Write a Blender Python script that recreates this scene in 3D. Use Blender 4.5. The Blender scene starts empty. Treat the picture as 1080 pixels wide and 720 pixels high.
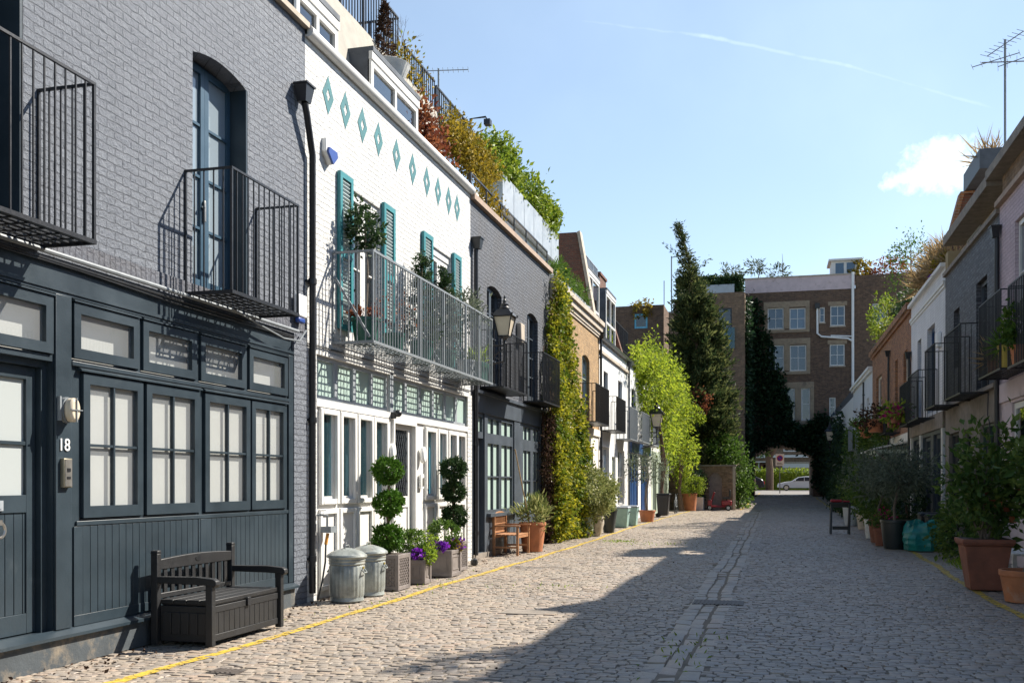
import bpy, math, random
import numpy as np
from mathutils import Vector
random.seed(7); rng = np.random.default_rng(11)
S = bpy.context.scene; COL = S.collection
PI = math.pi
# ---------------------------------------------------------------- helpers
class Frame:
    def __init__(s, o, U, V, W):
        s.o = np.array(o, float); s.M = np.array([U, V, W], float)
        s.flip = np.dot(np.cross(s.M[0], s.M[1]), s.M[2]) < 0
    def pts(s, p): return np.asarray(p, float) @ s.M + s.o
XL, XR, YE = -5.7, 4.3, 78.0
FL = Frame((XL, 0, 0), (0, 1, 0), (0, 0, 1), (1, 0, 0))      # left terrace: u along street, v up, w towards street
FR = Frame((XR, 0, 0), (0, 1, 0), (0, 0, 1), (-1, 0, 0))     # right terrace
FE = Frame((0, YE, 0), (1, 0, 0), (0, 0, 1), (0, -1, 0))     # end building
def shifted(fr, dw):
    f = Frame(fr.o + fr.M[2] * dw, *fr.M); return f

class MB:
    """collects polygons and links them as ONE mesh object"""
    def __init__(s, fr=None): s.v = []; s.f = []; s.n = 0; s.fr = fr; s.attr = None
    def add(s, verts, faces):
        p = np.asarray(verts, float).reshape(-1, 3); flip = False
        if s.fr is not None: p = s.fr.pts(p); flip = s.fr.flip
        s.v.append(p)
        for f in faces:
            g = [i + s.n for i in f]
            s.f.append(g[::-1] if flip else g)
        s.n += len(p)
    def quad(s, a, b, c, d): s.add([a, b, c, d], [(0, 1, 2, 3)])
    def box(s, a0, a1, b0, b1, c0, c1):
        s.add([(a0,b0,c0),(a1,b0,c0),(a1,b1,c0),(a0,b1,c0),(a0,b0,c1),(a1,b0,c1),(a1,b1,c1),(a0,b1,c1)],
              [(3,2,1,0),(4,5,6,7),(0,1,5,4),(1,2,6,5),(2,3,7,6),(3,0,4,7)])
    def bar(s, p, q, a, b=None, up=(0, 0, 1)):
        """square-section bar from p to q, a x b"""
        b = a if b is None else b
        p = np.array(p, float); q = np.array(q, float); d = q - p; d /= max(np.linalg.norm(d), 1e-9)
        u = np.array(up, float)
        if abs(d @ u) > .95: u = np.array((1., 0, 0))
        x = np.cross(d, u); x /= np.linalg.norm(x); y = np.cross(x, d)
        c = [(-a/2, -b/2), (a/2, -b/2), (a/2, b/2), (-a/2, b/2)]
        V = [p + x*i + y*j for i, j in c] + [q + x*i + y*j for i, j in c]
        s.add(V, [(3,2,1,0),(4,5,6,7),(0,1,5,4),(1,2,6,5),(2,3,7,6),(3,0,4,7)])
    def tube(s, path, r, n=8, cap=True):
        path = [np.array(p, float) for p in path]; m = len(path)
        rs = r if hasattr(r, '__len__') else [r]*m
        V = []; prev = None
        for i, p in enumerate(path):
            d = path[min(i+1, m-1)] - path[max(i-1, 0)]; d /= max(np.linalg.norm(d), 1e-9)
            if prev is None:
                u = np.array((0, 0, 1.)) if abs(d[2]) < .9 else np.array((1., 0, 0))
            else: u = prev
            x = np.cross(d, u); x /= max(np.linalg.norm(x), 1e-9); y = np.cross(x, d); prev = y
            for k in range(n):
                t = 2*PI*k/n; V.append(p + rs[i]*(math.cos(t)*x + math.sin(t)*y))
        F = [(i*n+k, i*n+(k+1) % n, (i+1)*n+(k+1) % n, (i+1)*n+k) for i in range(m-1) for k in range(n)]
        F = [f[::-1] for f in F]
        if cap: F += [tuple(range(n)), tuple(range((m-1)*n, m*n))[::-1]]
        s.add(V, F)
    def lathe(s, prof, c=(0, 0, 0), n=20, flute=0, nf=0):
        V = []; m = len(prof)
        for r, z in prof:
            for k in range(n):
                t = 2*PI*k/n; rr = r*(1 + (flute*math.cos(nf*t) if nf else 0))
                V.append((c[0]+rr*math.cos(t), c[1]+rr*math.sin(t), c[2]+z))
        F = [(i*n+k, i*n+(k+1) % n, (i+1)*n+(k+1) % n, (i+1)*n+k) for i in range(m-1) for k in range(n)]
        F += [tuple(range(n))[::-1], tuple(range((m-1)*n, m*n))]
        s.add(V, F)
    def frustum(s, c, w0, d0, w1, d1, h):
        """square tapered block, bottom centre c"""
        x, y, z = c
        V = [(x+i*w0/2, y+j*d0/2, z) for i, j in ((-1,-1),(1,-1),(1,1),(-1,1))] + [(x+i*w1/2, y+j*d1/2, z+h) for i, j in ((-1,-1),(1,-1),(1,1),(-1,1))]
        s.add(V, [(3,2,1,0),(4,5,6,7),(0,1,5,4),(1,2,6,5),(2,3,7,6),(3,0,4,7)])
    def prism(s, poly, c0, c1):
        """polygon in (a,b), extruded c0..c1"""
        n = len(poly); V = [(a, b, c0) for a, b in poly] + [(a, b, c1) for a, b in poly]
        F = [tuple(range(n))[::-1], tuple(range(n, 2*n))] + [(i, (i+1) % n, (i+1) % n+n, i+n) for i in range(n)]
        s.add(V, F)
    def ball(s, c, r, n=10, sq=(1, 1, 1)):
        prof = []
        V = []; m = n//2+1
        for i in range(m):
            a = -PI/2 + PI*i/(m-1)
            for k in range(n):
                t = 2*PI*k/n
                V.append((c[0]+sq[0]*r*max(math.cos(a), .02)*math.cos(t), c[1]+sq[1]*r*max(math.cos(a), .02)*math.sin(t), c[2]+sq[2]*r*math.sin(a)))
        F = [(i*n+k, i*n+(k+1) % n, (i+1)*n+(k+1) % n, (i+1)*n+k) for i in range(m-1) for k in range(n)]
        F += [tuple(range(n))[::-1], tuple(range((m-1)*n, m*n))]
        s.add(V, F)
    def leaves(s, P, size, asp=.5, out=None, k=.8, var=.5):
        """one small folded leaf per point"""
        P = np.asarray(P, float); N = len(P)
        if N == 0: return
        d = rng.normal(size=(N, 3))
        if out is not None: d = d*(1-k) + out*k + rng.normal(size=(N, 3))*.25
        d /= np.linalg.norm(d, axis=1)[:, None]
        r = rng.normal(size=(N, 3)); x = np.cross(d, r); x /= np.linalg.norm(x, axis=1)[:, None]
        nrm = np.cross(x, d); L = size*(1 + var*rng.uniform(-1, 1, N))[:, None]
        V = np.empty((N, 4, 3)); V[:, 0] = P; V[:, 1] = P + d*L*.45 + x*L*asp/2 + nrm*L*.08
        V[:, 2] = P + d*L - nrm*L*.08; V[:, 3] = P + d*L*.45 - x*L*asp/2 + nrm*L*.08
        idx = (np.arange(N*4).reshape(N, 4) + s.n).tolist()
        s.v.append(V.reshape(-1, 3)); s.f.extend(idx); s.n += 4*N
    def build(s, name, m, parent=None, smooth=True, bevel=0):
        root = parent
        off = np.zeros(3)
        while root is not None: off += np.array(root.location); root = root.parent
        V = (np.concatenate(s.v) if s.v else np.zeros((0, 3))) - off
        me = bpy.data.meshes.new(name); me.from_pydata(V.tolist(), [], s.f); me.update()
        me.materials.append(m)
        if smooth:
            me.shade_smooth(); me.set_sharp_from_angle(angle=math.radians(38))
        o = bpy.data.objects.new(name, me); COL.objects.link(o)
        if parent is not None: o.parent = parent
        if bevel:
            b = o.modifiers.new('bevel', 'BEVEL'); b.width = bevel; b.segments = 2; b.limit_method = 'ANGLE'
        return o

def tag(o, label=None, cat=None, group=None, kind=None):
    if label: o['label'] = label
    if cat: o['category'] = cat
    if group: o['group'] = group
    if kind: o['kind'] = kind
    return o
def thing(name, label, cat, loc=(0, 0, 0), group=None):
    o = bpy.data.objects.new(name, None); COL.objects.link(o); o.location = loc
    o.empty_display_size = .2
    return tag(o, label, cat, group)
def structure(name, mb, m, smooth=True): return tag(mb.build(name, m, smooth=smooth), kind='structure')
def copy_tree(o, parent=None):
    c = o.copy(); COL.objects.link(c)
    if parent is not None: c.parent = parent
    for ch in o.children: copy_tree(ch, c)
    return c
def place(o, loc, rz=0, sc=1, label=None, group=None):
    o.location = loc; o.rotation_euler = (0, 0, rz); o.scale = (sc, sc, sc)
    if label: o['label'] = label
    if group: o['group'] = group
    return o
def gz(y):
    """street level: flat, then a gentle rise towards the arch"""
    y = np.asarray(y, float)
    t = np.clip((y-54)/30, 0, 1); return .62*t*t*(3-2*t) + .22*np.clip((y-84)/25, 0, 1)

# ---------------------------------------------------------------- materials
def newmat(name):
    m = bpy.data.materials.new(name); m.use_nodes = True; nt = m.node_tree
    return m, nt, nt.nodes['Principled BSDF'], nt.nodes['Material Output']
def N(nt, t, **kw):
    n = nt.nodes.new(t)
    for k, v in kw.items():
        if k in n.inputs: n.inputs[k].default_value = v
        else: setattr(n, k, v)
    return n
def rgb(c): return (c[0], c[1], c[2], 1)
def noise(nt, pos, scale, detail=4, rough=.6):
    n = N(nt, 'ShaderNodeTexNoise'); n.inputs['Scale'].default_value = scale; n.inputs['Detail'].default_value = detail
    n.inputs['Roughness'].default_value = rough; nt.links.new(pos, n.inputs['Vector']); return n.outputs['Fac']
def ramp(nt, fac, a, b, c0=(0, 0, 0), c1=(1, 1, 1)):
    r = N(nt, 'ShaderNodeValToRGB'); e = r.color_ramp.elements
    e[0].position = a; e[1].position = b; e[0].color = rgb(c0); e[1].color = rgb(c1)
    nt.links.new(fac, r.inputs[0]); return r.outputs[0]
def mixc(nt, fac, a, b, typ='MIX'):
    n = N(nt, 'ShaderNodeMixRGB', blend_type=typ)
    for i, x in ((0, fac), (1, a), (2, b)):
        if isinstance(x, (int, float)): n.inputs[i].default_value = x
        elif isinstance(x, tuple): n.inputs[i].default_value = rgb(x)
        else: nt.links.new(x, n.inputs[i])
    return n.outputs[0]
def bumpn(nt, h, strength, dist, prev=None):
    b = N(nt, 'ShaderNodeBump'); b.inputs['Strength'].default_value = strength; b.inputs['Distance'].default_value = dist
    nt.links.new(h, b.inputs['Height'])
    if prev is not None: nt.links.new(prev, b.inputs['Normal'])
    return b.outputs[0]
def sc3(c, k): return tuple(min(1, x*k) for x in c)
def mat(name, col, rough=.55, var=.2, vs=4, bump=.15, bs=60, metal=0, dirt=0, spec=.5, dirtc=(.12, .1, .075)):
    """plain surface with uneven colour, roughness and a fine grain"""
    m, nt, p, out = newmat(name)
    g = N(nt, 'ShaderNodeNewGeometry'); pos = g.outputs['Position']
    n1 = noise(nt, pos, vs, 6)
    c = mixc(nt, ramp(nt, n1, .3, .7), sc3(col, 1-var), sc3(col, 1+var))
    if dirt:
        n2 = noise(nt, pos, 2.3, 8, .7)
        c = mixc(nt, ramp(nt, n2, .62-.25*dirt, .8-.2*dirt), c, dirtc)
    nt.links.new(c, p.inputs['Base Color'])
    p.inputs['Metallic'].default_value = metal; p.inputs['Specular IOR Level'].default_value = spec
    r = N(nt, 'ShaderNodeMapRange'); r.inputs[3].default_value = max(.05, rough-.12); r.inputs[4].default_value = min(1, rough+.12)
    nt.links.new(n1, r.inputs[0]); nt.links.new(r.outputs[0], p.inputs['Roughness'])
    if bump: nt.links.new(bumpn(nt, noise(nt, pos, bs, 4), bump, .01), p.inputs['Normal'])
    return m
def wallvec(nt, swap=False):
    g = N(nt, 'ShaderNodeNewGeometry'); s = N(nt, 'ShaderNodeSeparateXYZ'); nt.links.new(g.outputs['Position'], s.inputs[0])
    a = N(nt, 'ShaderNodeMath', operation='ADD'); nt.links.new(s.outputs[0], a.inputs[0]); nt.links.new(s.outputs[1], a.inputs[1])
    c = N(nt, 'ShaderNodeCombineXYZ')
    nt.links.new(a.outputs[0], c.inputs[1 if swap else 0]); nt.links.new(s.outputs[2], c.inputs[0 if swap else 1])
    nz = N(nt, 'ShaderNodeTexNoise'); nz.inputs['Scale'].default_value = 9; nz.inputs['Detail'].default_value = 4; nt.links.new(c.outputs[0], nz.inputs['Vector'])
    sub = N(nt, 'ShaderNodeVectorMath', operation='SUBTRACT'); nt.links.new(nz.outputs['Color'], sub.inputs[0]); sub.inputs[1].default_value = (.5, .5, .5)
    scl = N(nt, 'ShaderNodeVectorMath', operation='SCALE'); scl.inputs['Scale'].default_value = .045; nt.links.new(sub.outputs[0], scl.inputs[0])
    ad = N(nt, 'ShaderNodeVectorMath', operation='ADD'); nt.links.new(c.outputs[0], ad.inputs[0]); nt.links.new(scl.outputs[0], ad.inputs[1])
    return ad.outputs[0], g.outputs['Position']
def brick(name, c1, c2, mortar, bw=.225, bh=.075, ms=.009, bump=.7, rough=.8, dirt=.25, dirtc=(.1, .09, .08), swap=False, chips=None, bd=.02, mottle=0):
    m, nt, p, out = newmat(name); vec, pos = wallvec(nt, swap)
    b = N(nt, 'ShaderNodeTexBrick'); b.inputs['Scale'].default_value = 1; b.inputs['Brick Width'].default_value = bw
    b.inputs['Row Height'].default_value = bh; b.inputs['Mortar Size'].default_value = ms; b.inputs['Mortar Smooth'].default_value = .35
    b.inputs['Color1'].default_value = rgb(c1); b.inputs['Color2'].default_value = rgb(c2); b.inputs['Mortar'].default_value = rgb(mortar)
    nt.links.new(vec, b.inputs['Vector'])
    c = b.outputs['Color']
    st = N(nt, 'ShaderNodeMapping'); st.inputs['Scale'].default_value = (5, 5, .35); nt.links.new(pos, st.inputs['Vector'])
    c = mixc(nt, ramp(nt, noise(nt, st.outputs[0], 1, 5, .65), .5, .78), c, mixc(nt, .3, c, sc3(dirtc, .7)))
    if mottle:
        c = mixc(nt, mottle, c, ramp(nt, noise(nt, pos, 4.5, 6, .85), .3, .7, (.3, .3, .3), (1, 1, 1)), 'MULTIPLY')
    n1 = noise(nt, pos, 1.1, 8, .7)
    c = mixc(nt, ramp(nt, n1, .35, .75), c, mixc(nt, .55, c, dirtc)) if dirt else c
    n2 = noise(nt, pos, 45, 3)
    c = mixc(nt, .5, c, ramp(nt, n2, .25, .75, (.6, .6, .6), (1.25, 1.25, 1.25)), 'MULTIPLY') if False else mixc(nt, ramp(nt, n2, .55, .8), c, mixc(nt, .25, c, (.03, .03, .03)))
    if chips:
        n3 = noise(nt, pos, 14, 6, .75); c = mixc(nt, ramp(nt, n3, .645, .675), c, chips)
    nt.links.new(c, p.inputs['Base Color']); p.inputs['Roughness'].default_value = rough; p.inputs['Specular IOR Level'].default_value = .3
    inv = N(nt, 'ShaderNodeMath', operation='SUBTRACT'); inv.inputs[0].default_value = 1; nt.links.new(b.outputs['Fac'], inv.inputs[1])
    h = N(nt, 'ShaderNodeMath', operation='MULTIPLY_ADD'); nt.links.new(noise(nt, pos, 19, 7, .72), h.inputs[0]); h.inputs[1].default_value = 1.35; nt.links.new(inv.outputs[0], h.inputs[2])
    nt.links.new(bumpn(nt, h.outputs[0], bump, bd), p.inputs['Normal'])
    return m
def leafmat(name, a, b, trans=.35, rough=.45, c=None):
    m, nt, p, out = newmat(name)
    g = N(nt, 'ShaderNodeNewGeometry')
    col = ramp(nt, g.outputs['Random Per Island'], .1, .9, a, b)
    if c is not None:
        n1 = noise(nt, g.outputs['Position'], 2.2, 3); col = mixc(nt, ramp(nt, n1, .48, .6), col, c)
    nt.links.new(col, p.inputs['Base Color']); p.inputs['Roughness'].default_value = rough+.1; p.inputs['Specular IOR Level'].default_value = .22
    t = N(nt, 'ShaderNodeBsdfTranslucent'); nt.links.new(mixc(nt, .5, col, (.25, .3, .03), 'ADD') if trans > .4 else col, t.inputs['Color'])
    mx = N(nt, 'ShaderNodeMixShader'); mx.inputs[0].default_value = trans
    nt.links.new(p.outputs[0], mx.inputs[1]); nt.links.new(t.outputs[0], mx.inputs[2]); nt.links.new(mx.outputs[0], out.inputs[0])
    return m
def glassmat(name, tint=(.75, .85, .88), refl=1.0, base=0.0, bc=(.3, .4, .45)):
    """window glass: see-through with a fresnel reflection, optional diffuse share for frosted panes or painted reflections"""
    m, nt, p, out = newmat(name); nt.nodes.remove(p)
    g = N(nt, 'ShaderNodeNewGeometry')
    tr = N(nt, 'ShaderNodeBsdfTransparent'); tr.inputs[0].default_value = rgb(tint)
    gl = N(nt, 'ShaderNodeBsdfGlossy'); gl.inputs['Roughness'].default_value = .015
    nt.links.new(bumpn(nt, noise(nt, g.outputs['Position'], 1.2, 1), .035, .05), gl.inputs['Normal'])
    f = N(nt, 'ShaderNodeLayerWeight'); f.inputs['Blend'].default_value = .5
    f5 = N(nt, 'ShaderNodeMath', operation='POWER'); nt.links.new(f.outputs['Facing'], f5.inputs[0]); f5.inputs[1].default_value = 4
    k = N(nt, 'ShaderNodeMath', operation='MULTIPLY_ADD', use_clamp=True); k.inputs[1].default_value = .9*refl; k.inputs[2].default_value = .06*refl; nt.links.new(f5.outputs[0], k.inputs[0])
    a = tr.outputs[0]
    if base:
        d = N(nt, 'ShaderNodeBsdfDiffuse'); d.inputs[0].default_value = rgb(bc)
        mm = N(nt, 'ShaderNodeMixShader'); mm.inputs[0].default_value = base
        nt.links.new(a, mm.inputs[1]); nt.links.new(d.outputs[0], mm.inputs[2]); a = mm.outputs[0]
    mx = N(nt, 'ShaderNodeMixShader'); nt.links.new(k.outputs[0], mx.inputs[0]); nt.links.new(a, mx.inputs[1]); nt.links.new(gl.outputs[0], mx.inputs[2])
    nt.links.new(mx.outputs[0], out.inputs[0]); return m

M = {}
M['grey_brick'] = brick('grey painted brick', (.18, .198, .23), (.152, .168, .2), (.098, .108, .13), bump=1., dirt=.2, dirtc=(.12, .134, .16), rough=.5, ms=.008)
M['grey_soldier'] = brick('grey painted soldier course', (.14, .15, .18), (.12, .13, .16), (.09, .095, .12), bump=1., swap=True, dirt=.1, rough=.6)
M['white_brick'] = brick('white painted brick', (.70, .70, .69), (.655, .655, .645), (.55, .55, .535), bump=1., dirt=.1, dirtc=(.56, .56, .54), rough=.6, chips=(.34, .32, .28), ms=.008)
M['slate_brick'] = brick('slate painted brick', (.125, .136, .16), (.108, .118, .14), (.07, .077, .09), bump=1., dirt=.1, rough=.6)
M['stock_brick'] = brick('yellow stock brick', (.62, .38, .17), (.42, .26, .115), (.5, .4, .28), dirt=.25, dirtc=(.2, .13, .07), mottle=.75)
M['brown_brick'] = brick('brown soot brick', (.27, .16, .10), (.13, .08, .055), (.27, .21, .16), dirt=.35, dirtc=(.08, .06, .05), mottle=.75)
M['brown_brick2'] = brick('lighter brown brick', (.42, .27, .165), (.23, .15, .095), (.36, .28, .2), dirt=.3, dirtc=(.07, .055, .045), mottle=.75)
M['orange_brick'] = brick('orange brick', (.56, .24, .10), (.27, .115, .06), (.46, .36, .27), dirt=.2, dirtc=(.16, .09, .06), mottle=.75)
M['red_brick'] = brick('red brick', (.28, .10, .06), (.18, .07, .045), (.2, .15, .11), dirt=.2, mottle=.75)
M['charcoal_brick'] = brick('charcoal painted brick', (.14, .147, .165), (.055, .058, .07), (.03, .032, .038), bump=1., dirt=.1, rough=.55)
M['pink_brick'] = brick('lilac painted brick', (.68, .55, .60), (.60, .48, .53), (.46, .37, .40), bump=1., dirt=.15, dirtc=(.35, .28, .3))
M['shade_white'] = brick('white brick', (.82, .83, .85), (.76, .77, .8), (.62, .63, .66), bump=1., dirt=.1, dirtc=(.5, .5, .5))
M['teal_paint'] = mat('dark teal paint', (.021, .034, .045), .42, .2, 2.2, .1, 40, dirt=.1, dirtc=(.045, .06, .07))
M['teal_door'] = mat('blue teal door paint', (.03, .07, .11), .4, .12, 3, .06, 40)
M['teal_plinth'] = mat('worn teal plinth', (.05, .06, .068), .8, .2, 3, .5, 30, dirt=.5, dirtc=(.26, .21, .15))
M['slate_paint'] = mat('slate timber paint', (.055, .068, .085), .45, .15, 3, .06, 40)
M['white_paint'] = mat('white gloss paint', (.66, .65, .625), .42, .05, 3, .05, 40, dirt=.05, dirtc=(.6, .57, .52))
M['cream_render'] = mat('cream render', (.66, .62, .54), .8, .1, 3, .3, 40, dirt=.15, dirtc=(.4, .36, .3))
M['white_render'] = mat('white render', (.66, .66, .645), .75, .05, 3, .3, 40, dirt=.1, dirtc=(.55, .54, .5))
M['pink_render'] = mat('pale pink render', (.56, .46, .47), .85, .1, 2, .3, 40, dirt=.2, dirtc=(.3, .24, .23))
M['pale_grey_render'] = mat('pale grey render', (.55, .57, .6), .8, .08, 2, .3, 40)
M['stone'] = mat('pale stone', (.42, .36, .29), .85, .18, 5, .4, 40, dirt=.2)
M['sandstone'] = mat('sandy stone surround', (.29, .225, .155), .85, .2, 5, .4, 40, dirt=.3)
M['stone_dark'] = mat('weathered stone', (.22, .19, .16), .9, .25, 5, .4, 40, dirt=.25)
M['copper_stone'] = mat('brownish coping', (.34, .25, .19), .85, .18, 5, .4, 40)
M['black_iron'] = mat('black ironwork', (.012, .013, .016), .4, .2, 20, .1, 80)
M['black_plastic'] = mat('black plastic', (.014, .015, .017), .38, .2, 6, .08, 60)
M['grey_iron'] = mat('grey painted ironwork', (.19, .21, .225), .45, .12, 10, .1, 80)
M['lead'] = mat('lead sheet', (.07, .08, .095), .55, .3, 4, .15, 20)
M['zinc'] = mat('zinc sheet', (.36, .39, .42), .45, .12, 3, .08, 20, metal=.3)
M['galvanised'] = mat('galvanised steel', (.27, .295, .285), .45, .35, 7, .12, 25, metal=.35, dirt=.3, dirtc=(.46, .43, .36))
M['green_shutter'] = mat('sea green shutter paint', (.03, .20, .22), .45, .12, 5, .08, 40)
M['green_mark'] = mat('sea green wall paint', (.03, .15, .17), .7, .2, 9, .3, 50)
M['louvre'] = mat('pale louvre slats', (.42, .52, .52), .6, .1, 5, .05, 40)
M['bench_plastic'] = mat('charcoal wood-grain plastic', (.011, .0115, .013), .5, .25, 9, .25, 60)
M['teak'] = mat('oiled hardwood', (.33, .155, .068), .5, .25, 12, .2, 60)
M['terracotta'] = mat('terracotta', (.40, .15, .065), .8, .22, 5, .25, 40, dirt=.18, dirtc=(.42, .3, .22))
M['old_terracotta'] = mat('dark weathered terracotta', (.23, .085, .05), .8, .22, 5, .25, 40, dirt=.15, dirtc=(.3, .2, .15))
M['lead_planter'] = mat('grey lead-effect planter', (.19, .165, .155), .6, .18, 8, .15, 50)
M['soil'] = mat('soil', (.05, .035, .025), .95, .3, 20, .6, 30)
M['green_pot'] = mat('dark green glazed pot', (.015, .085, .06), .35, .15, 6, .06, 40)
M['black_pot'] = mat('blackish green pot', (.016, .022, .022), .4, .2, 6, .06, 40)
M['stone_pot'] = mat('pale stone pot', (.42, .37, .3), .8, .18, 6, .3, 40, dirt=.2)
M['white_pot'] = mat('whitewashed pot', (.62, .62, .6), .6, .15, 6, .2, 40, dirt=.15)
M['brass'] = mat('dull brass', (.36, .28, .06), .4, .15, 6, .08, 40, metal=.5)
M['bin_green'] = mat('pale green bin plastic', (.22, .34, .31), .45, .15, 5, .08, 40)
M['bark'] = mat('bark', (.13, .085, .055), .9, .3, 12, .6, 40)
M['bark_grey'] = mat('grey bark', (.16, .13, .1), .9, .3, 12, .6, 40)
M['cane'] = mat('bamboo cane', (.3, .2, .1), .7, .2, 12, .2, 40)
M['navy'] = mat('navy gloss paint', (.015, .055, .16), .35, .12, 3, .05, 40)
M['sage'] = mat('sage paint', (.36, .42, .34), .5, .1, 3, .05, 40)
M['dark_green'] = mat('dark green paint', (.03, .06, .045), .5, .15, 3, .05, 40)
M['phone'] = mat('beige metal', (.3, .27, .2), .4, .1, 8, .05, 60, metal=.6)
M['chrome'] = mat('brushed steel', (.5, .48, .44), .35, .1, 8, .05, 60, metal=.9)
M['lampglass'] = mat('milky lamp glass', (.60, .52, .40), .3, .08, 4, .02, 30)
M['whiteplastic'] = mat('white plastic', (.78, .78, .76), .4, .05, 5, .03, 40)
M['blueplastic'] = mat('blue plastic', (.02, .06, .26), .4, .1, 5, .03, 40)
M['bag'] = mat('turquoise woven plastic', (.012, .20, .18), .4, .25, 9, .25, 30)
M['blind'] = mat('white roller blind', (.72, .715, .69), .85, .04, 3, .05, 60)
M['curtain_blue'] = mat('light blue curtain', (.2, .42, .52), .85, .12, 3, .1, 30)
M['curtain_grey'] = mat('grey blind', (.42, .45, .45), .85, .1, 3, .1, 30)
M['dark_inside'] = mat('dim room', (.06, .06, .06), .9, .2, 2, 0)  # near-black backing colour, painted as the darkness of a room
M['roof_slate'] = mat('roof slate', (.085, .09, .1), .65, .25, 6, .3, 20)
M['yellow'] = None
M['red_paint'] = mat('red gloss', (.2, .012, .02), .35, .12, 4, .04, 40)
M['red_cloth'] = mat('red cushion', (.34, .02, .03), .8, .15, 8, .1, 40)
M['tyre'] = mat('tyre rubber', (.015, .015, .015), .8, .2, 8, .1, 40)
M['silver_paint'] = mat('silver car paint', (.55, .56, .57), .32, .02, 1, 0, metal=.15)
M['dark_paint'] = mat('dark car paint', (.02, .02, .025), .25, .1, 3, 0)
M['tail_light'] = mat('red lamp lens', (.5, .02, .02), .25, .1, 3, 0)
M['sign_white'] = mat('white sign face', (.78, .78, .78), .5, .03, 3, 0)
M['sign_blue'] = mat('blue sign face', (.02, .05, .4), .5, .05, 3, 0)
M['sign_red'] = mat('red sign face', (.5, .02, .02), .5, .05, 3, 0)
M['gold_brick'] = mat('painted ochre wall', (.3, .23, .12), .85, .15, 3, .3, 30)
G_ = {}
G_['clear'] = glassmat('greyed window glass', (.9, .92, .92), 1.5, .3, (.40, .42, .43))  # grey diffuse share added to soften the bar shadows on the blinds
G_['dark'] = glassmat('dim window glass', (.5, .58, .62), 1.5)
G_['blue'] = glassmat('sky reflecting glass', (.4, .52, .62), 1.7)
G_['frost'] = glassmat('frosted glass', (.75, .86, .82), .6, .75, (.50, .64, .58))
G_['pale'] = glassmat('curtain and sky-toned glass', (.6, .68, .72), 1.6, .5, (.46, .56, .64))  # pale share: white curtain plus sky reflection put into the colour
G_['frostgrey'] = glassmat('etched glass', (.8, .85, .85), .8, .75, (.50, .54, .54))
G_['sky'] = glassmat('sky-toned sash glass', (.4, .5, .6), 1.3, .4, (.13, .22, .34))  # blue diffuse share painted in place of reflected sky
G_['teal'] = glassmat('sea green tinted glass', (.45, .68, .75), .8, .12, (.08, .22, .28))
# foliage
M['leaf_top'] = leafmat('glossy topiary leaf', (.045, .115, .012), (.10, .21, .025), .25, .35)
M['leaf_dark'] = leafmat('dark evergreen leaf', (.015, .04, .014), (.05, .09, .028), .25, .4)
M['leaf_ivy'] = leafmat('gold ivy leaf', (.09, .13, .012), (.46, .42, .03), .40, .5, (.08, .13, .015))
M['leaf_ivydark'] = leafmat('dark ivy leaf', (.012, .032, .014), (.028, .06, .022), .25, .4)
M['leaf_vine'] = leafmat('lime vine leaf', (.09, .16, .012), (.34, .38, .028), .45, .6, (.08, .13, .012))
M['leaf_cypress'] = leafmat('cypress sprig', (.03, .055, .018), (.17, .18, .06), .38, .6, (.03, .05, .018))
M['leaf_olive'] = leafmat('olive leaf', (.085, .11, .07), (.19, .22, .155), .25, .5)
M['leaf_mid'] = leafmat('mid green leaf', (.045, .10, .015), (.12, .20, .03), .35, .45)
M['leaf_varieg'] = leafmat('variegated leaf', (.12, .16, .04), (.42, .42, .17), .3, .5)
M['leaf_red'] = leafmat('russet creeper leaf', (.12, .03, .018), (.28, .10, .04), .4, .5)
M['leaf_amber'] = leafmat('amber hedge leaf', (.15, .13, .015), (.38, .27, .03), .35, .5)
M['leaf_hedge'] = leafmat('laurel hedge leaf', (.10, .17, .018), (.30, .36, .035), .35, .4)
M['leaf_brown'] = leafmat('dead creeper', (.035, .02, .014), (.09, .05, .03), .15, .8)
M['leaf_shrub'] = leafmat('shade shrub leaf', (.045, .10, .02), (.16, .22, .045), .35, .4, (.05, .10, .02))
M['straw'] = leafmat('dry grass', (.24, .16, .075), (.42, .30, .15), .35, .7)
M['grass'] = leafmat('grass blade', (.07, .14, .015), (.22, .30, .03), .45, .5)
M['purple'] = leafmat('purple petal', (.12, .015, .3), (.28, .04, .55), .3, .5)
M['magenta'] = leafmat('magenta petal', (.3, .01, .1), (.55, .04, .2), .3, .5)
M['wire'] = M['black_iron']
# ---------------------------------------------------------------- camera, sun, sky
TH = math.atan(275/1050)
cam = bpy.data.objects.new('camera', bpy.data.cameras.new('camera')); COL.objects.link(cam)
cam.location = (0, 0, 1.5); cam.rotation_euler = (PI/2, 0, TH)
cam.data.lens = 35; cam.data.sensor_width = 36; cam.data.shift_y = 150/1080
cam.data.clip_start = .05; cam.data.clip_end = 3000; S.camera = cam
sd = Vector((.54, .45, .66)).normalized()
sun = bpy.data.objects.new('sun', bpy.data.lights.new('sun', 'SUN')); COL.objects.link(sun)
sun.data.energy = 5.0; sun.data.angle = math.radians(.53); sun.data.color = (1, .93, .82)
sun.rotation_euler = sd.to_track_quat('Z', 'Y').to_euler()
W = bpy.data.worlds.new('World'); S.world = W; W.use_nodes = True
nt = W.node_tree; bg = nt.nodes['Background']
sky = N(nt, 'ShaderNodeTexSky', sky_type='NISHITA', sun_disc=False)
sky.sun_elevation = math.asin(sd.z); sky.sun_rotation = math.atan2(sd.x, sd.y)
sky.air_density = 1.0; sky.dust_density = .25; sky.ozone_density = 1.0; sky.altitude = 30
tc = N(nt, 'ShaderNodeTexCoord'); dirv = tc.outputs['Generated']
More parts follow.
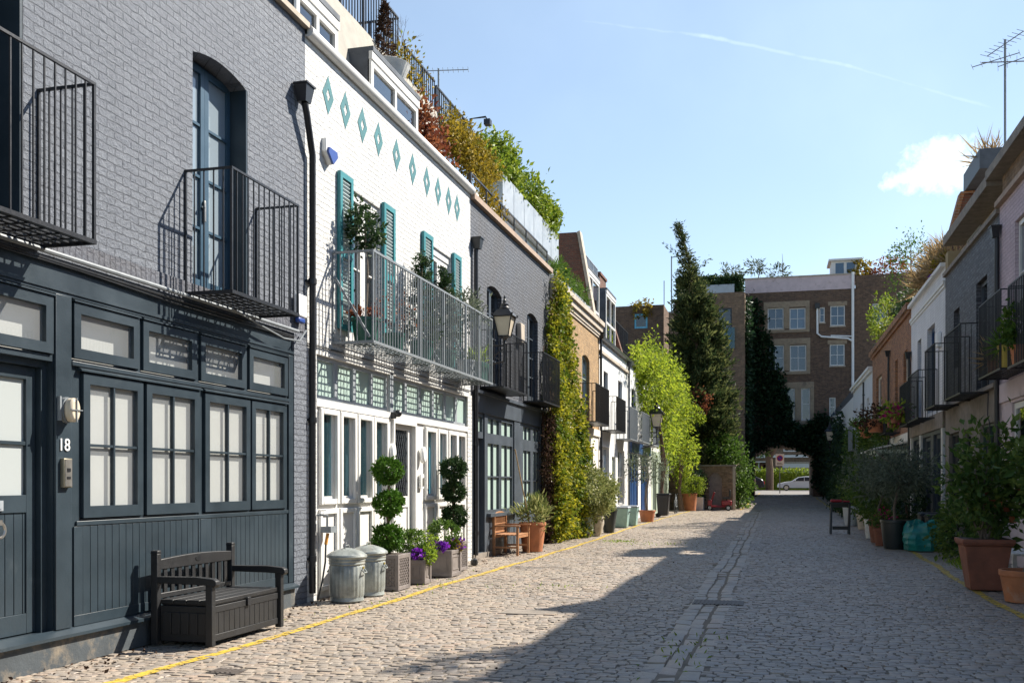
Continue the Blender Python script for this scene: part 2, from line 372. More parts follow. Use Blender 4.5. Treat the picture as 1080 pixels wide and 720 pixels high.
def wdir(px, py):
    x = (px-540)/1050; c, s = math.cos(TH), math.sin(TH)
    return Vector((-s+x*c, c+x*s, (510-py)/1050)).normalized()
def dotn(v):
    n = N(nt, 'ShaderNodeVectorMath', operation='DOT_PRODUCT'); nt.links.new(dirv, n.inputs[0]); n.inputs[1].default_value = tuple(v); return n.outputs['Value']
def mth(op, a, b=None, clamp=False):
    n = N(nt, 'ShaderNodeMath', operation=op, use_clamp=clamp)
    for i, x in enumerate((a, b)):
        if x is None: continue
        if isinstance(x, (int, float)): n.inputs[i].default_value = x
        else: nt.links.new(x, n.inputs[i])
    return n.outputs[0]
def mapr(x, a, b, c=0., d=1.):
    n = N(nt, 'ShaderNodeMapRange', interpolation_type='SMOOTHSTEP'); nt.links.new(x, n.inputs[0])
    for i, v in enumerate((a, b, c, d)): n.inputs[1+i].default_value = v
    return n.outputs[0]
# one small cumulus
c0 = wdir(988, 176); rt = c0.cross(Vector((0, 0, 1))).normalized(); up = rt.cross(c0).normalized()
e = mth('ADD', mth('POWER', mth('ABSOLUTE', mth('DIVIDE', dotn(rt), .047)), 2.), mth('POWER', mth('ABSOLUTE', mth('DIVIDE', dotn(up), .027)), 2.))
nz = N(nt, 'ShaderNodeTexNoise'); nz.inputs['Scale'].default_value = 34; nz.inputs['Detail'].default_value = 10; nz.inputs['Roughness'].default_value = .66; nt.links.new(dirv, nz.inputs['Vector'])
cl = mth('MULTIPLY', mapr(mth('ADD', mth('MULTIPLY', e, .32), mth('MULTIPLY', nz.outputs['Fac'], 1.15)), 1.0, .50), mapr(dotn(c0), .96, .99))
# thin veil low in the sky + the vapour trail (bands along great circles)
def trail(p, q, w, s0, s1, amp):
    a, b = wdir(*p), wdir(*q); n_ = a.cross(b).normalized(); t = (b-a).normalized()
    wob = mth('MULTIPLY', mth('SUBTRACT', nz.outputs['Fac'], .5), .004)
    d = mth('ABSOLUTE', mth('ADD', dotn(n_), wob))
    al = dotn(t); lo, hi = a.dot(t), b.dot(t)
    return mth('MULTIPLY', mth('MULTIPLY', mapr(d, w, 0.), amp), mth('MULTIPLY', mapr(al, lo-s0, lo+s0), mapr(al, hi+s1, hi-s1)))
n2 = N(nt, 'ShaderNodeTexNoise'); n2.inputs['Scale'].default_value = 60; n2.inputs['Detail'].default_value = 6; nt.links.new(dirv, n2.inputs['Vector'])
streak = mapr(n2.outputs['Fac'], .2, .6, .65, 1.)
tr = mth('MULTIPLY', mth('ADD', mth('ADD', trail((560, 16), (760, 40), .004, .10, .02, .24), trail((742, 38), (900, 71), .0044, .03, .02, .30)), trail((893, 69), (1052, 116), .004, .015, .03, .25)), streak)
n3 = N(nt, 'ShaderNodeTexNoise'); n3.inputs['Scale'].default_value = 3.2; n3.inputs['Detail'].default_value = 7; nt.links.new(dirv, n3.inputs['Vector'])
veil = mth('MULTIPLY', mth('ADD', mapr(n3.outputs['Fac'], .4, .75, 0., .10), .14), mapr(dotn(wdir(800, 200)), .72, .96))
allc = mth('MAXIMUM', cl, mth('MAXIMUM', tr, veil))
mx = N(nt, 'ShaderNodeMixRGB'); nt.links.new(allc, mx.inputs[0]); nt.links.new(sky.outputs[0], mx.inputs[1]); mx.inputs[2].default_value = (7.5, 8.9, 9.5, 1)
nt.links.new(mx.outputs[0], bg.inputs[0]); bg.inputs[1].default_value = .083
S.view_settings.view_transform = 'Standard'; S.view_settings.look = 'None'; S.view_settings.exposure = 1.12; S.view_settings.gamma = 1
S.cycles.use_denoising = True; S.cycles.max_bounces = 8; S.cycles.diffuse_bounces = 3; S.cycles.glossy_bounces = 3
S.cycles.transmission_bounces = 3; S.cycles.transparent_max_bounces = 10; S.cycles.sample_clamp_indirect = 6; S.cycles.caustics_reflective = False; S.cycles.caustics_refractive = False

# ---------------------------------------------------------------- ground
def sheet(xs, ys, dz):
    mb = MB(); V = [(x, y, float(gz(y))+dz) for y in ys for x in xs]; n = len(xs)
    mb.add(V, [(j*n+i, j*n+i+1, (j+1)*n+i+1, (j+1)*n+i) for j in range(len(ys)-1) for i in range(n-1)]); return mb
ys = [-300, -60, -10] + list(np.arange(0, 112, 2.)) + [130, 200, 500, 1500]
M['earth'] = mat('sandy joint earth', (.19, .16, .12), .95, .3, 3, .5, 40, dirt=.3, dirtc=(.075, .075, .04))
structure('ground', sheet([-1200, -200, -40, 40, 200, 1200], ys, -.05), mat('far ground', (.12, .115, .1), .95, .2, .5, 0))
rb = sheet(list(np.arange(-6.2, 4.61, .36)), list(np.arange(1, 62, .4)), -.011); rv = rb.v[0]; rv[:, 2] += .012*np.sin(rv[:, 0]*1.3)*np.sin(rv[:, 1]*.9)
structure('road_bed', rb, M['earth'])
def setts_material(name='granite setts', tone=1., sd=.26):
    m, nt, p, out = newmat(name); g = N(nt, 'ShaderNodeNewGeometry')
    r = N(nt, 'ShaderNodeValToRGB'); el = r.color_ramp.elements
    cols = [(0, (.29, .265, .25)), (.2, (.42, .365, .32)), (.4, (.34, .315, .305)), (.55, (.50, .415, .34)), (.7, (.41, .37, .34)), (.85, (.50, .39, .32)), (1, (.32, .31, .315))]
    cols = [(q, sc3((c[0]*.81, c[1]*.775, c[2]*.71), tone)) for q, c in cols]
    el[0].color = rgb(cols[0][1]); el[1].color = rgb(cols[-1][1])
    for q, c in cols[1:-1]: x = el.new(q); x.color = rgb(c)
    nt.links.new(g.outputs['Random Per Island'], r.inputs[0])
    pos = g.outputs['Position']
    c = mixc(nt, ramp(nt, noise(nt, pos, .55, 6, .65), .4, .7), r.outputs[0], mixc(nt, .45, r.outputs[0], (.40, .34, .265)))
    c = mixc(nt, ramp(nt, noise(nt, pos, .9, 8, .72), .56, .72), c, mixc(nt, .5, c, (.11, .10, .085)))
    c = mixc(nt, ramp(nt, noise(nt, pos, 34, 5, .7), .3, .75), c, mixc(nt, .35, c, (.1, .095, .09)))
    nt.links.new(c, p.inputs['Base Color']); p.inputs['Roughness'].default_value = .48; p.inputs['Specular IOR Level'].default_value = .5
    nt.links.new(bumpn(nt, noise(nt, pos, 38, 6, .7), .45, .012), p.inputs['Normal']); return m
M['setts'] = setts_material()
def setts(x0f, x1f, y0, y1, pitch, wmin, wmax, gap=.014, along=False, zoff=0., jit=.006, dome=.006):
    """rows of individual domed granite setts, numpy-built; returns (V,F)"""
    Vs = []; k = 0
    C = []
    y = y0
    while y < y1:
        ph = pitch*rng.uniform(.86, 1.14); xa, xb = x0f(y), x1f(y)
        x = xa - rng.uniform(0, wmax)*.5
        while x < xb:
            w = rng.uniform(wmin, wmax); C.append((x+w/2, y+ph/2, w-gap*rng.uniform(.6, 1.7), ph-gap*rng.uniform(.6, 1.7))); x += w
        y += ph
    C = np.array(C); n = len(C)
    C[:, 0] += rng.normal(0, .006, n); C[:, 1] += rng.normal(0, .005, n) + .014*np.sin(C[:, 0]*2.1) + .02*np.sin(C[:, 0]*.7+C[:, 1]*.3)
    sg = np.array([(-1, -1), (1, -1), (1, 1), (-1, 1)])
    z = gz(C[:, 1]) + rng.normal(0, jit*.5, n) + zoff + .012*np.sin(C[:, 0]*1.3)*np.sin(C[:, 1]*.9)
    tx, ty = rng.normal(0, .02, n), rng.normal(0, .03, n)
    V = np.empty((n, 12, 3))
    for ring, (ins, dz) in enumerate(((0.0, -.05), (.003, -.0045), (.014, 0.))):
        for q in range(4):
            ox = sg[q, 0]*(C[:, 2]/2-ins) + rng.normal(0, .0045, n); oy = sg[q, 1]*(C[:, 3]/2-ins) + rng.normal(0, .0035, n)
            V[:, ring*4+q, 0] = C[:, 0]+ox; V[:, ring*4+q, 1] = C[:, 1]+oy
            V[:, ring*4+q, 2] = z + dz + (tx*ox + ty*oy if ring else 0)
    F = []
    for ring in (0, 1):
        for q in range(4): F.append((ring*4+q, ring*4+(q+1) % 4, ring*4+4+(q+1) % 4, ring*4+4+q))
    F.append((8, 9, 10, 11))
    F = np.array(F)
    FF = (F[None] + (np.arange(n)*12)[:, None, None]).reshape(-1, 4)
    return V.reshape(-1, 3), FF
road = MB(); drain = MB()
def addnp(mb, V, F): mb.v.append(V); mb.f.extend((F+mb.n).tolist()); mb.n += len(V)
GL, GR = -1.04, -.52
lw = lambda y: -5.68; rw = lambda y: 4.28
for a, b in ((lw, lambda y: GL-.03), (lambda y: GR+.02, rw)): addnp(road, *setts(a, b, 4.2, 57.5, .079, .08, .145, gap=.0065))
addnp(road, *setts(lambda y: -2.1, lambda y: 3.6, 57.5, 84, .16, .2, .34))
for k in range(3):
    x0 = GL + .01 + k*.172
    # long drain setts laid along the street
    C = []; y = 4.2 + rng.uniform(0, .3)
    V, F = setts(lambda y: 4.2, lambda y: 57.5, x0, x0+.05, .165, .26, .42, gap=.016, zoff=.0 - (.006 if k == 1 else 0), jit=.004)
    V[:, 2] += .012*np.sin(V[:, 1]*1.3)*np.sin(V[:, 0]*.9) - .012*np.sin(V[:, 0]*1.3)*np.sin(V[:, 1]*.9)
    V = V[:, [1, 0, 2]]; F = F[:, ::-1]
    addnp(drain, V, F)
structure('drain_channel', drain, setts_material('drain setts', 1.1))
road_o = tag(road.build('cobbled_road', M['setts'], smooth=True), kind='structure')
# street beyond the arch
M['asphalt'] = mat('pale worn asphalt', (.17, .16, .15), .9, .15, 1, .4, 40)
structure('cross_street', sheet([-60, -20, -6, 0, 6, 20, 60], [84, 88, 92, 98, 104, 112], -.004), M['asphalt'])
# yellow lines
def paint_material():
    m, nt, p, out = newmat('worn yellow line paint'); g = N(nt, 'ShaderNodeNewGeometry'); pos = g.outputs['Position']
    c = mixc(nt, ramp(nt, noise(nt, pos, 6, 5), .3, .75), (.64, .43, .035), (.46, .33, .06)); nt.links.new(c, p.inputs['Base Color']); p.inputs['Roughness'].default_value = .6
    t = N(nt, 'ShaderNodeBsdfTransparent'); mx = N(nt, 'ShaderNodeMixShader')
    nt.links.new(ramp(nt, noise(nt, pos, 13, 8, .78), .485, .57), mx.inputs[0]); nt.links.new(p.outputs[0], mx.inputs[1]); nt.links.new(t.outputs[0], mx.inputs[2]); nt.links.new(mx.outputs[0], out.inputs[0]); return m
M['yellow'] = paint_material()
def yline(path):
    mb = MB(); V = []
    for x, y in path:
        w = .056 + rng.normal(0, .007)
        V += [(x-w, y, float(gz(y))+.006+.012*math.sin((x)*1.3)*math.sin(y*.9)), (x+w, y, float(gz(y))+.006+.012*math.sin(x*1.3)*math.sin(y*.9))]
    mb.add(V, [(2*i, 2*i+1, 2*i+3, 2*i+2) for i in range(len(path)-1)]); return mb
def wob(pts, step=.25):
    out = []
    for (xa, ya), (xb, yb) in zip(pts, pts[1:]):
        n = max(1, int((yb-ya)/step))
        for i in range(n): t = i/n; out.append((xa+(xb-xa)*t + .02*math.sin((ya+(yb-ya)*t)*1.7)+rng.normal(0, .006), ya+(yb-ya)*t))
    return out
structure('yellow_line', yline(wob([(-4.85, 4.5), (-4.70, 9.4), (-4.72, 13.8), (-4.63, 19.1), (-4.58, 24), (-4.70, 34), (-4.6, 45), (-4.4, 56)])), M['yellow'], False)
structure('yellow_line', yline(wob([(2.62, 5), (2.75, 15.3), (2.98, 23), (3.2, 34), (3.4, 47), (3.3, 60), (3.0, 77)])), M['yellow'], False)
structure('yellow_line', yline(wob([(-1.75, 58), (-1.2, 78), (-1.1, 92)])), M['yellow'], False)
# iron covers flush with the setts
M['iron_cover'] = mat('worn cast iron', (.10, .085, .075), .6, .3, 12, .4, 30, metal=.3)
def cover(name, label, x, y, wx, wy, m, ribs=True):
    mb = MB(); z = .007 + .012*math.sin(x*1.3)*math.sin(y*.9)
    mb.box(x-wx/2, x+wx/2, y-wy/2, y+wy/2, -.03, z)
    if ribs:
        n = int(wx/.05)
        for i in range(n): a = x-wx/2+.02+i*(wx-.04)/n; mb.box(a, a+.02, y-wy/2+.02, y+wy/2-.02, z-.002, z+.006)
    return tag(mb.build(name, m), label, 'drain cover')
cover('drain_cover', 'small square iron cover in the setts before the black storage bench', -4.22, 7.12, .26, .2, M['iron_cover'])
cover('drain_grate', 'long iron drain grate across the central gutter', -.66, 12.75, .62, .46, M['iron_cover'])
cover('drain_cover', 'wide pale stone-filled cover in the sunlit setts near the wooden chair', -2.75, 11.35, .62, .4, M['stone_dark'], False)

# ---------------------------------------------------------------- foliage shapes
def blob(c, r, n, clumps=60, shell=.55, spread=.16, seed=None):
    """points in clumps through an ellipsoid, with outward directions"""
    c = np.array(c, float); r = np.array(r if hasattr(r, '__len__') else (r, r, r), float)
    d = rng.normal(size=(clumps, 3)); d /= np.linalg.norm(d, axis=1)[:, None]
    rad = rng.uniform(shell, 1, clumps)[:, None]
    cc = d*rad
    i = rng.integers(0, clumps, n)
    p = cc[i] + rng.normal(0, spread, (n, 3))
    o = p/np.maximum(np.linalg.norm(p, axis=1)[:, None], .05)
    return c + p*r, o
def drape(fr, poly_lo, poly_hi, u0, u1, n, depth, size_w=.12, clump=90):
    """points hanging on a wall between v = poly_lo(u) and poly_hi(u); returns world points, outward dirs"""
    cu = rng.uniform(u0, u1, clump*4); lo = np.array([poly_lo(u) for u in cu]); hi = np.array([poly_hi(u) for u in cu])
    cv = lo + (hi-lo)*rng.uniform(0, 1, len(cu)); ok = hi > lo; cu, cv = cu[ok], cv[ok]
    dd = np.array([depth(u, v) for u, v in zip(cu, cv)]); cw = dd*rng.uniform(.45, 1.05, len(cu))
    i = rng.integers(0, len(cu), n)
    P = np.stack([cu[i], cv[i], cw[i]], 1) + rng.normal(0, size_w, (n, 3))*(1, 1.2, .8)
    P[:, 2] = np.maximum(P[:, 2], .03)
    o = np.zeros((n, 3)); o[:, 2] = .8; o[:, 1] = -.25
    o += rng.normal(0, .3, (n, 3))
    return fr.pts(P), o @ fr.M
def limbs(mb, base, top, r0, n=6, spread=.5, seed=1, rt=.25):
    """tapered trunk with limbs running into the crown"""
    rs = random.Random(seed); base = np.array(base, float); top = np.array(top, float); L = np.linalg.norm(top-base)
    path = [base + (top-base)*t + np.array((rs.gauss(0, .03), rs.gauss(0, .03), 0))*L*(t > 0) for t in (0, .25, .5, .75, 1)]
    mb.tube(path, [r0, r0*.85, r0*.7, r0*.5, r0*rt], 7)
    for i in range(n):
        t = rs.uniform(.35, .95); s = base+(top-base)*t; a = rs.uniform(0, 2*PI); l = L*spread*rs.uniform(.5, 1)
        e = s + np.array((math.cos(a)*l, math.sin(a)*l, l*rs.uniform(.3, 1)))
        mb.tube([s, (s+e)/2+np.array((0, 0, -.04*l)), e], [r0*.4, r0*.28, r0*.12], 5)

# ---------------------------------------------------------------- architecture
def wallgrid(mb, u0, u1, v0, v1, opens, w=0, depth=.22):
    """front face with rectangular openings and their reveals"""
    us = sorted({u0, u1, *[o[0] for o in opens], *[o[1] for o in opens]}); vs = sorted({v0, v1, *[o[2] for o in opens], *[o[3] for o in opens]})
    us = [x for x in us if u0 <= x <= u1]; vs = [x for x in vs if v0 <= x <= v1]
    for i in range(len(us)-1):
        for j in range(len(vs)-1):
            cu, cv = (us[i]+us[i+1])/2, (vs[j]+vs[j+1])/2
            if any(o[0] < cu < o[1] and o[2] < cv < o[3] for o in opens): continue
            mb.quad((us[i], vs[j], w), (us[i+1], vs[j], w), (us[i+1], vs[j+1], w), (us[i], vs[j+1], w))
    for a, b, c, d in [o[:4] for o in opens]:
        x = w-depth
        mb.quad((a, c, w), (a, d, w), (a, d, x), (a, c, x)); mb.quad((b, c, x), (b, d, x), (b, d, w), (b, c, w))
        mb.quad((a, d, w), (b, d, w), (b, d, x), (a, d, x)); mb.quad((a, c, x), (b, c, x), (b, c, w), (a, c, w))
def shell(mb, u0, u1, v0, v1, w=0, deep=7):
    """side walls, back and flat roof of a house behind its front wall"""
    mb.quad((u0, v0, w-deep), (u0, v0, w), (u0, v1, w), (u0, v1, w-deep)); mb.quad((u1, v0, w), (u1, v0, w-deep), (u1, v1, w-deep), (u1, v1, w))
    mb.quad((u1, v0, w-deep), (u0, v0, w-deep), (u0, v1, w-deep), (u1, v1, w-deep)); mb.quad((u0, v1, w), (u1, v1, w), (u1, v1, w-deep), (u0, v1, w-deep))
def archfill(mb, u0, u1, vt, rise, w=0, depth=.22, n=10):
    """turns a square opening head into a flat segmental arch"""
    mid = (u0+u1)/2; hw = (u1-u0)/2
    P = [(u0+(u1-u0)*i/n, vt-rise+rise*(1-((u0+(u1-u0)*i/n-mid)/hw)**2)) for i in range(n+1)]
    for (a, va), (b, vb) in zip(P, P[1:]):
        mb.quad((a, va, w), (b, vb, w), (b, vt, w), (a, vt, w)); mb.quad((a, va, w-depth), (b, vb, w-depth), (b, vb, w), (a, va, w))
def rectframe(mb, u0, u1, v0, v1, w0, w1, t, tb=None):
    tb = t if tb is None else tb
    mb.box(u0, u0+t, v0, v1, w0, w1); mb.box(u1-t, u1, v0, v1, w0, w1)
    mb.box(u0+t, u1-t, v1-t, v1, w0, w1); mb.box(u0+t, u1-t, v0, v0+tb, w0, w1)
def window(par, fr, u0, u1, v0, v1, fm, gm='clear', cols=1, rows=2, inset=.08, fw=.05, bar=.022, thick=.05, blind=None, bw=.12, bh=(0, 1), name='window', sill=None, tb=None, bm=None):
    mb = MB(fr); a, b = -inset-thick, -inset
    rectframe(mb, u0, u1, v0, v1, a, b, fw, tb)
    for i in range(1, cols): x = u0+fw+(u1-u0-2*fw)*i/cols; mb.box(x-bar/2, x+bar/2, v0+(tb or fw), v1-fw, a+.012, b-.004)
    for j in range(1, rows): y = v0+(tb or fw)+(v1-v0-fw-(tb or fw))*j/rows; mb.box(u0+fw, u1-fw, y-bar/2, y+bar/2, a+.014, b-.007)
    o = mb.build(name, fm, par)
    g = MB(fr); w = a+.018; e = .004; g.quad((u0+fw-e, v0+fw-e, w), (u1-fw+e, v0+fw-e, w), (u1-fw+e, v1-fw+e, w), (u0+fw-e, v1-fw+e, w)); g.build('pane', G_[gm], o, False)
    if blind:
        k = MB(fr); x = a-bw; y0 = v0+(v1-v0)*bh[0]; y1 = v0+(v1-v0)*bh[1]
        k.box(u0-.02, u1+.02, y0, y1, x-.01, x); k.build('blind', M[blind], o, False)
    if sill:
        k = MB(fr); k.box(u0-.05, u1+.05, v0-sill, v0, -inset-.02, .05); k.build('sill', bm or fm, o)
    return o
def balcony(par, fr, u0, u1, v0, v1, d, m, bar=.11, r=.006, top=.022, grate=True, gt=.045, posts=(), solid=None, brace=False):
    fl = MB(fr)
    rectframe(fl, u0, u1, 0, d, 0, .04, .03) if False else None
    t = .035
    fl.box(u0, u1, v0-t, v0, d-.025, d); fl.box(u0, u0+.025, v0-t, v0, 0, d-.025); fl.box(u1-.025, u1, v0-t, v0, 0, d-.025)
    if grate:
        n = max(3, int(d/.085))
        for i in range(n): w = .02+(d-.05)*i/n; fl.box(u0+.025, u1-.025, v0-.016, v0-.004, w, w+gt)
        m_ = int((u1-u0)/.16)
        for i in range(1, m_): x = u0+(u1-u0)*i/m_; fl.box(x-.012 if gt > .03 else x-.004, x+.012 if gt > .03 else x+.004, v0-.024, v0-.0165, .0, d-.03)
    else:
        fl.box(u0+.025, u1-.025, v0-.022, v0-.006, 0, d-.025)
    o = fl.build('balcony', m, par)
    rl = MB(fr)
    rl.box(u0, u1, v1-top, v1, d-top-.004, d-.004); rl.box(u0, u0+top, v1-top, v1, 0, d-top-.004); rl.box(u1-top, u1, v1-top, v1, 0, d-top-.004)
    for x in (u0+.012, u1-.012): rl.box(x-.012, x+.012, v0, v1-top, d-.028, d-.006)
    for x in (u0+.012, u1-.012): rl.box(x-.012, x+.012, v0, v1-top, 0.002, .02)
    n = max(2, int((u1-u0)/bar))
    for i in range(1, n): x = u0+(u1-u0)*i/n; rl.box(x-r, x+r, v0, v1-top, d-.016-r, d-.016+r)
    k = max(2, int(d/bar))
    for x in (u0+.011, u1-.011):
        for i in range(1, k): w = d*i/k; rl.box(x-r, x+r, v0, v1-top, w-r, w+r)
    for x in posts: rl.box(x-.02, x+.02, v0, v1-top, d-.04, d-.004)
    if brace:
        rl.bar((u0+.05, v1-.35, .03), (u0+.05, v0+.05, d-.08), .03)
        for x in posts[1::2]: rl.bar((x, v1-.35, .03), (x, v0+.05, d-.08), .03)
    rl.build('railing', m, o)
    if solid:
        sp = MB(fr); sp.box(u0+.03, u1-.03, v0+.03, v1-.06, d-.012, d-.004); sp.build('panel', solid, o)
    return o
def pipe(par, fr, u, v0, v1, m=None, hopper=False, w=.07, r=.042, swan=None):
    mb = MB(fr)
    pth = [(u, v0, w), (u, v1, w)] if not swan else [(u, v0, w), (u, v1-.55, w), (u-.06, v1-.45, w+.01), (swan+.06, v1-.12, w+.04), (swan, v1, w+.04)]
    mb.tube(pth, r, 10)
    v = v0+.4
    while v < v1-.6: mb.tube([(u, v, w), (u, v+.07, w)], r*1.28, 10); mb.box(u-r*1.7, u+r*1.7, v+.02, v+.05, .0, w-r*.6); v += 1.75
    o = mb.build('drainpipe', m or M['black_iron'], par)
    if hopper:
        h = MB(fr); x = swan if swan else u; ww = w+.03
        h.add([(x-.07, v1, ww-.06), (x+.07, v1, ww-.06), (x+.07, v1, ww+.06), (x-.07, v1, ww+.06), (x-.11, v1+.2, ww-.08), (x+.11, v1+.2, ww-.08), (x+.11, v1+.2, ww+.09), (x-.11, v1+.2, ww+.09)],
              [(3,2,1,0),(4,5,6,7),(0,1,5,4),(1,2,6,5),(2,3,7,6),(3,0,4,7)])
        h.box(x-.125, x+.125, v1+.2, v1+.22, ww-.09, ww+.105); h.build('hopper', m or M['black_iron'], o)
    return o
def boxpart(par, fr, name, m, *bx, bevel=0):
    mb = MB(fr)
    for b in bx: mb.box(*b)
    return mb.build(name, m, par, bevel=bevel)
def house(name, label, fr, u0, u1, v1, wm, opens, arches=(), deep=7, v0=0, split=None, lower=None, depth=.22, lopens=(), ldepth=None):
    r = thing(name, label, 'house', tuple(fr.pts([((u0+u1)/2, 0, 0)])[0]))
    mb = MB(fr); s = split if split else v0
    wallgrid(mb, u0, u1, s, v1, opens, 0, depth)
    for a in arches: archfill(mb, *a, depth=depth)
    shell(mb, u0, u1, v0, v1, 0, deep)
    mb.build('wall', wm, r, False)
    if split and lower:
        lb = MB(fr); wallgrid(lb, u0, u1, v0, split, lopens, 0, ldepth or depth); lb.build('shopfront_wall', lower, r, False)
    return r
# ================================================================ LEFT TERRACE
# ---------------------------------------------------------------- 1 dark teal house
D2 = (8.96, 10.05, 3.46, 5.98); D1 = (5.4, 6.59, 3.46, 5.98)
dh = house('terraced_house', 'grey brick house with dark teal timber front, number 18, nearest on the left', FL, 2.6, 11.47, 7.22, M['grey_brick'], [D1, D2], [(8.96, 10.05, 5.98, .09), (5.4, 6.59, 5.98, .09)], split=3.34, depth=.3, ldepth=.2,
           lower=M['teal_paint'], lopens=[(5.88, 6.93, .29, 2.5), (5.98, 6.92, 2.55, 3.03), (7.15, 8.06, 2.55, 3.03), (8.1, 9.01, 2.55, 3.03), (9.07, 9.99, 2.55, 3.03), (10.05, 10.98, 2.55, 3.03),
                   (7.26, 8.11, 1.2, 2.45), (8.145, 9.05, 1.2, 2.45), (9.14, 10.075, 1.2, 2.45), (10.095, 10.94, 1.2, 2.45)])
boxpart(dh, FL, 'soldier_course', M['grey_soldier'], (2.6, 11.47, 3.4, 3.53, 0, .012))
boxpart(dh, FL, 'coping', M['stone'], (2.6, 11.47, 7.22, 7.29, -.3, .07))
mb = MB(FL); mb.box(2.6, 11.1, 0, .235, 0, .05); mb.build('plinth', M['teal_plinth'], dh)
mb = MB(FL); mb.add([(2.6, .236, .0), (11.12, .236, .0), (11.12, .236, .1), (2.6, .236, .1), (2.6, .3, .0), (11.12, .3, .0), (11.12, .262, .1), (2.6, .262, .1)], [(3,2,1,0),(4,5,6,7),(0,1,5,4),(1,2,6,5),(2,3,7,6),(3,0,4,7)]); mb.build('sill_board', M['teal_paint'], dh)
boxpart(dh, FL, 'end_pier', M['grey_brick'], (11.12, 11.47, 0, 3.33, 0, .03))
mb = MB(FL); mb.tube([(2.6, 3.375, .045), (11.2, 3.375, .045)], .022, 8); mb.build('ledge_pipe', M['grey_iron'], dh)
mb = MB(FL); mb.tube([(2.6, 3.325, .03), (6, 3.32, .03), (8, 3.31, .035), (11.1, 3.3, .03)], .013, 6); mb.tube([(2.6, 3.295, .03), (7.2, 3.3, .03), (8.6, 3.27, .03), (11.1, 3.28, .03)], .009, 6)
mb.build('cable', M['black_plastic'], dh)
mb = MB(FL); mb.tube([(9.6, 3.38, .08), (10.1, 3.3, .1), (10.7, 3.22, .11), (11.1, 3.24, .11), (11.3, 3.4, .1)], .012, 6); mb.build('loose_cable', M['grey_iron'], dh)
mb = MB(FL); mb.box(2.6, 11.12, 3.085, 3.115, 0, .03); mb.box(2.6, 11.12, 3.06, 3.085, 0, .018)
mb.build('fascia_moulding', M['teal_paint'], dh)
# posts and boarding
mb = MB(FL)
for a, b in ((6.94, 7.13), (11.0, 11.12)): mb.box(a, b, .3, 3.06, 0, .022)
mb.box(9.05, 9.085, .3, 2.5, 0, .012)
mb.box(7.13, 11.0, 2.49, 2.53, 0, .03); mb.box(7.2, 11.0, 1.145, 1.185, .0, .018)
mb.build('timber_post', M['teal_paint'], dh, bevel=.004)
mb = MB(FL)
for a, b in ((7.17, 9.045), (9.09, 10.99)):
    mb.box(a, b, .3, .39, 0, .014); mb.box(a, a+.11, .39, 1.14, 0, .014)
    x = a+.115
    while x < b-.05: w = min(.098, b-x); mb.box(x, x+w-.007, .39, 1.14, 0, .011); x += .098
mb.build('boarding', M['teal_paint'], dh, bevel=.002)
mb = MB(FL)
for a, b in ((7.22, 9.07), (9.12, 10.96)):
    mb.add([(a, 2.455, 0), (b, 2.455, 0), (b, 2.455, .05), (a, 2.455, .05), (a, 2.495, 0), (b, 2.495, 0), (b, 2.47, .05), (a, 2.47, .05)], [(3,2,1,0),(4,5,6,7),(0,1,5,4),(1,2,6,5),(2,3,7,6),(3,0,4,7)])
for a, b in ((7.15, 8.06), (8.1, 9.01), (9.07, 9.99), (10.05, 10.98), (5.98, 6.92)):
    mb.add([(a, 3.032, 0), (b, 3.032, 0), (b, 3.032, .04), (a, 3.032, .04), (a, 3.06, 0), (b, 3.06, 0), (b, 3.045, .04), (a, 3.045, .04)], [(3,2,1,0),(4,5,6,7),(0,1,5,4),(1,2,6,5),(2,3,7,6),(3,0,4,7)])
mb.build('drip_moulding', M['teal_paint'], dh)
for i, (a, b) in enumerate(((7.27, 8.10), (8.155, 9.04), (9.15, 10.065), (10.105, 10.93))):
    window(dh, FL, a, b, 1.21, 2.44, M['teal_paint'], 'clear', 2, 2, inset=-.03, fw=.085, bar=.022, thick=.055, blind='blind', bw=.012, name='casement_window', tb=.1)
for a, b in ((5.98, 6.92), (7.15, 8.06), (8.1, 9.01), (9.07, 9.99), (10.05, 10.98)):
    window(dh, FL, a+.01, b-.01, 2.56, 3.025, M['teal_paint'], 'clear', 1, 1, inset=-.025, fw=.085, thick=.055, blind='blind', bw=.08, name='transom_window')
# front door
mb = MB(FL); x0, x1 = 5.97, 6.86; w0, w1 = -.16, -.11
rectframe(mb, x0, x1, .3, 2.44, w0, w1, .1, .16); mb.box(x0+.1, x1-.1, 1.27, 1.41, w0+.005, w1); mb.box(6.4, 6.43, 1.41, 2.34, w0+.01, w1-.004); mb.box(x0+.1, x1-.1, 1.81, 1.84, w0+.012, w1-.006)
x = x0+.1
while x < x1-.12: mb.box(x, x+.088, .46, 1.27, w0+.01, w1-.012); x += .095
do = mb.build('front_door', M['teal_paint'], dh, bevel=.003)
g = MB(FL); g.quad((x0+.08, 1.4, w0+.02), (x1-.08, 1.4, w0+.02), (x1-.08, 2.36, w0+.02), (x0+.08, 2.36, w0+.02)); g.build('frosted_pane', G_['frostgrey'], do, False)
boxpart(do, FL, 'letterbox', M['zinc'], (6.26, 6.5, 1.29, 1.37, w1, w1+.012), (6.28, 6.48, 1.305, 1.355, w1+.012, w1+.018))
mb = MB(FL); mb.tube([(6.44+.055*math.cos(t), 1.14+.06*math.sin(t), w1+.03) for t in np.linspace(0, 2*PI, 20)], .012, 6); mb.box(6.42, 6.46, 1.18, 1.22, w1, w1+.04); mb.build('ring_knocker', M['chrome'], do)
boxpart(dh, FL, 'door_frame', M['teal_paint'], (5.88, 5.96, .29, 2.5, -.2, -.05), (6.865, 6.93, .29, 2.5, -.2, -.06), (5.96, 6.865, 2.445, 2.5, -.2, -.06))
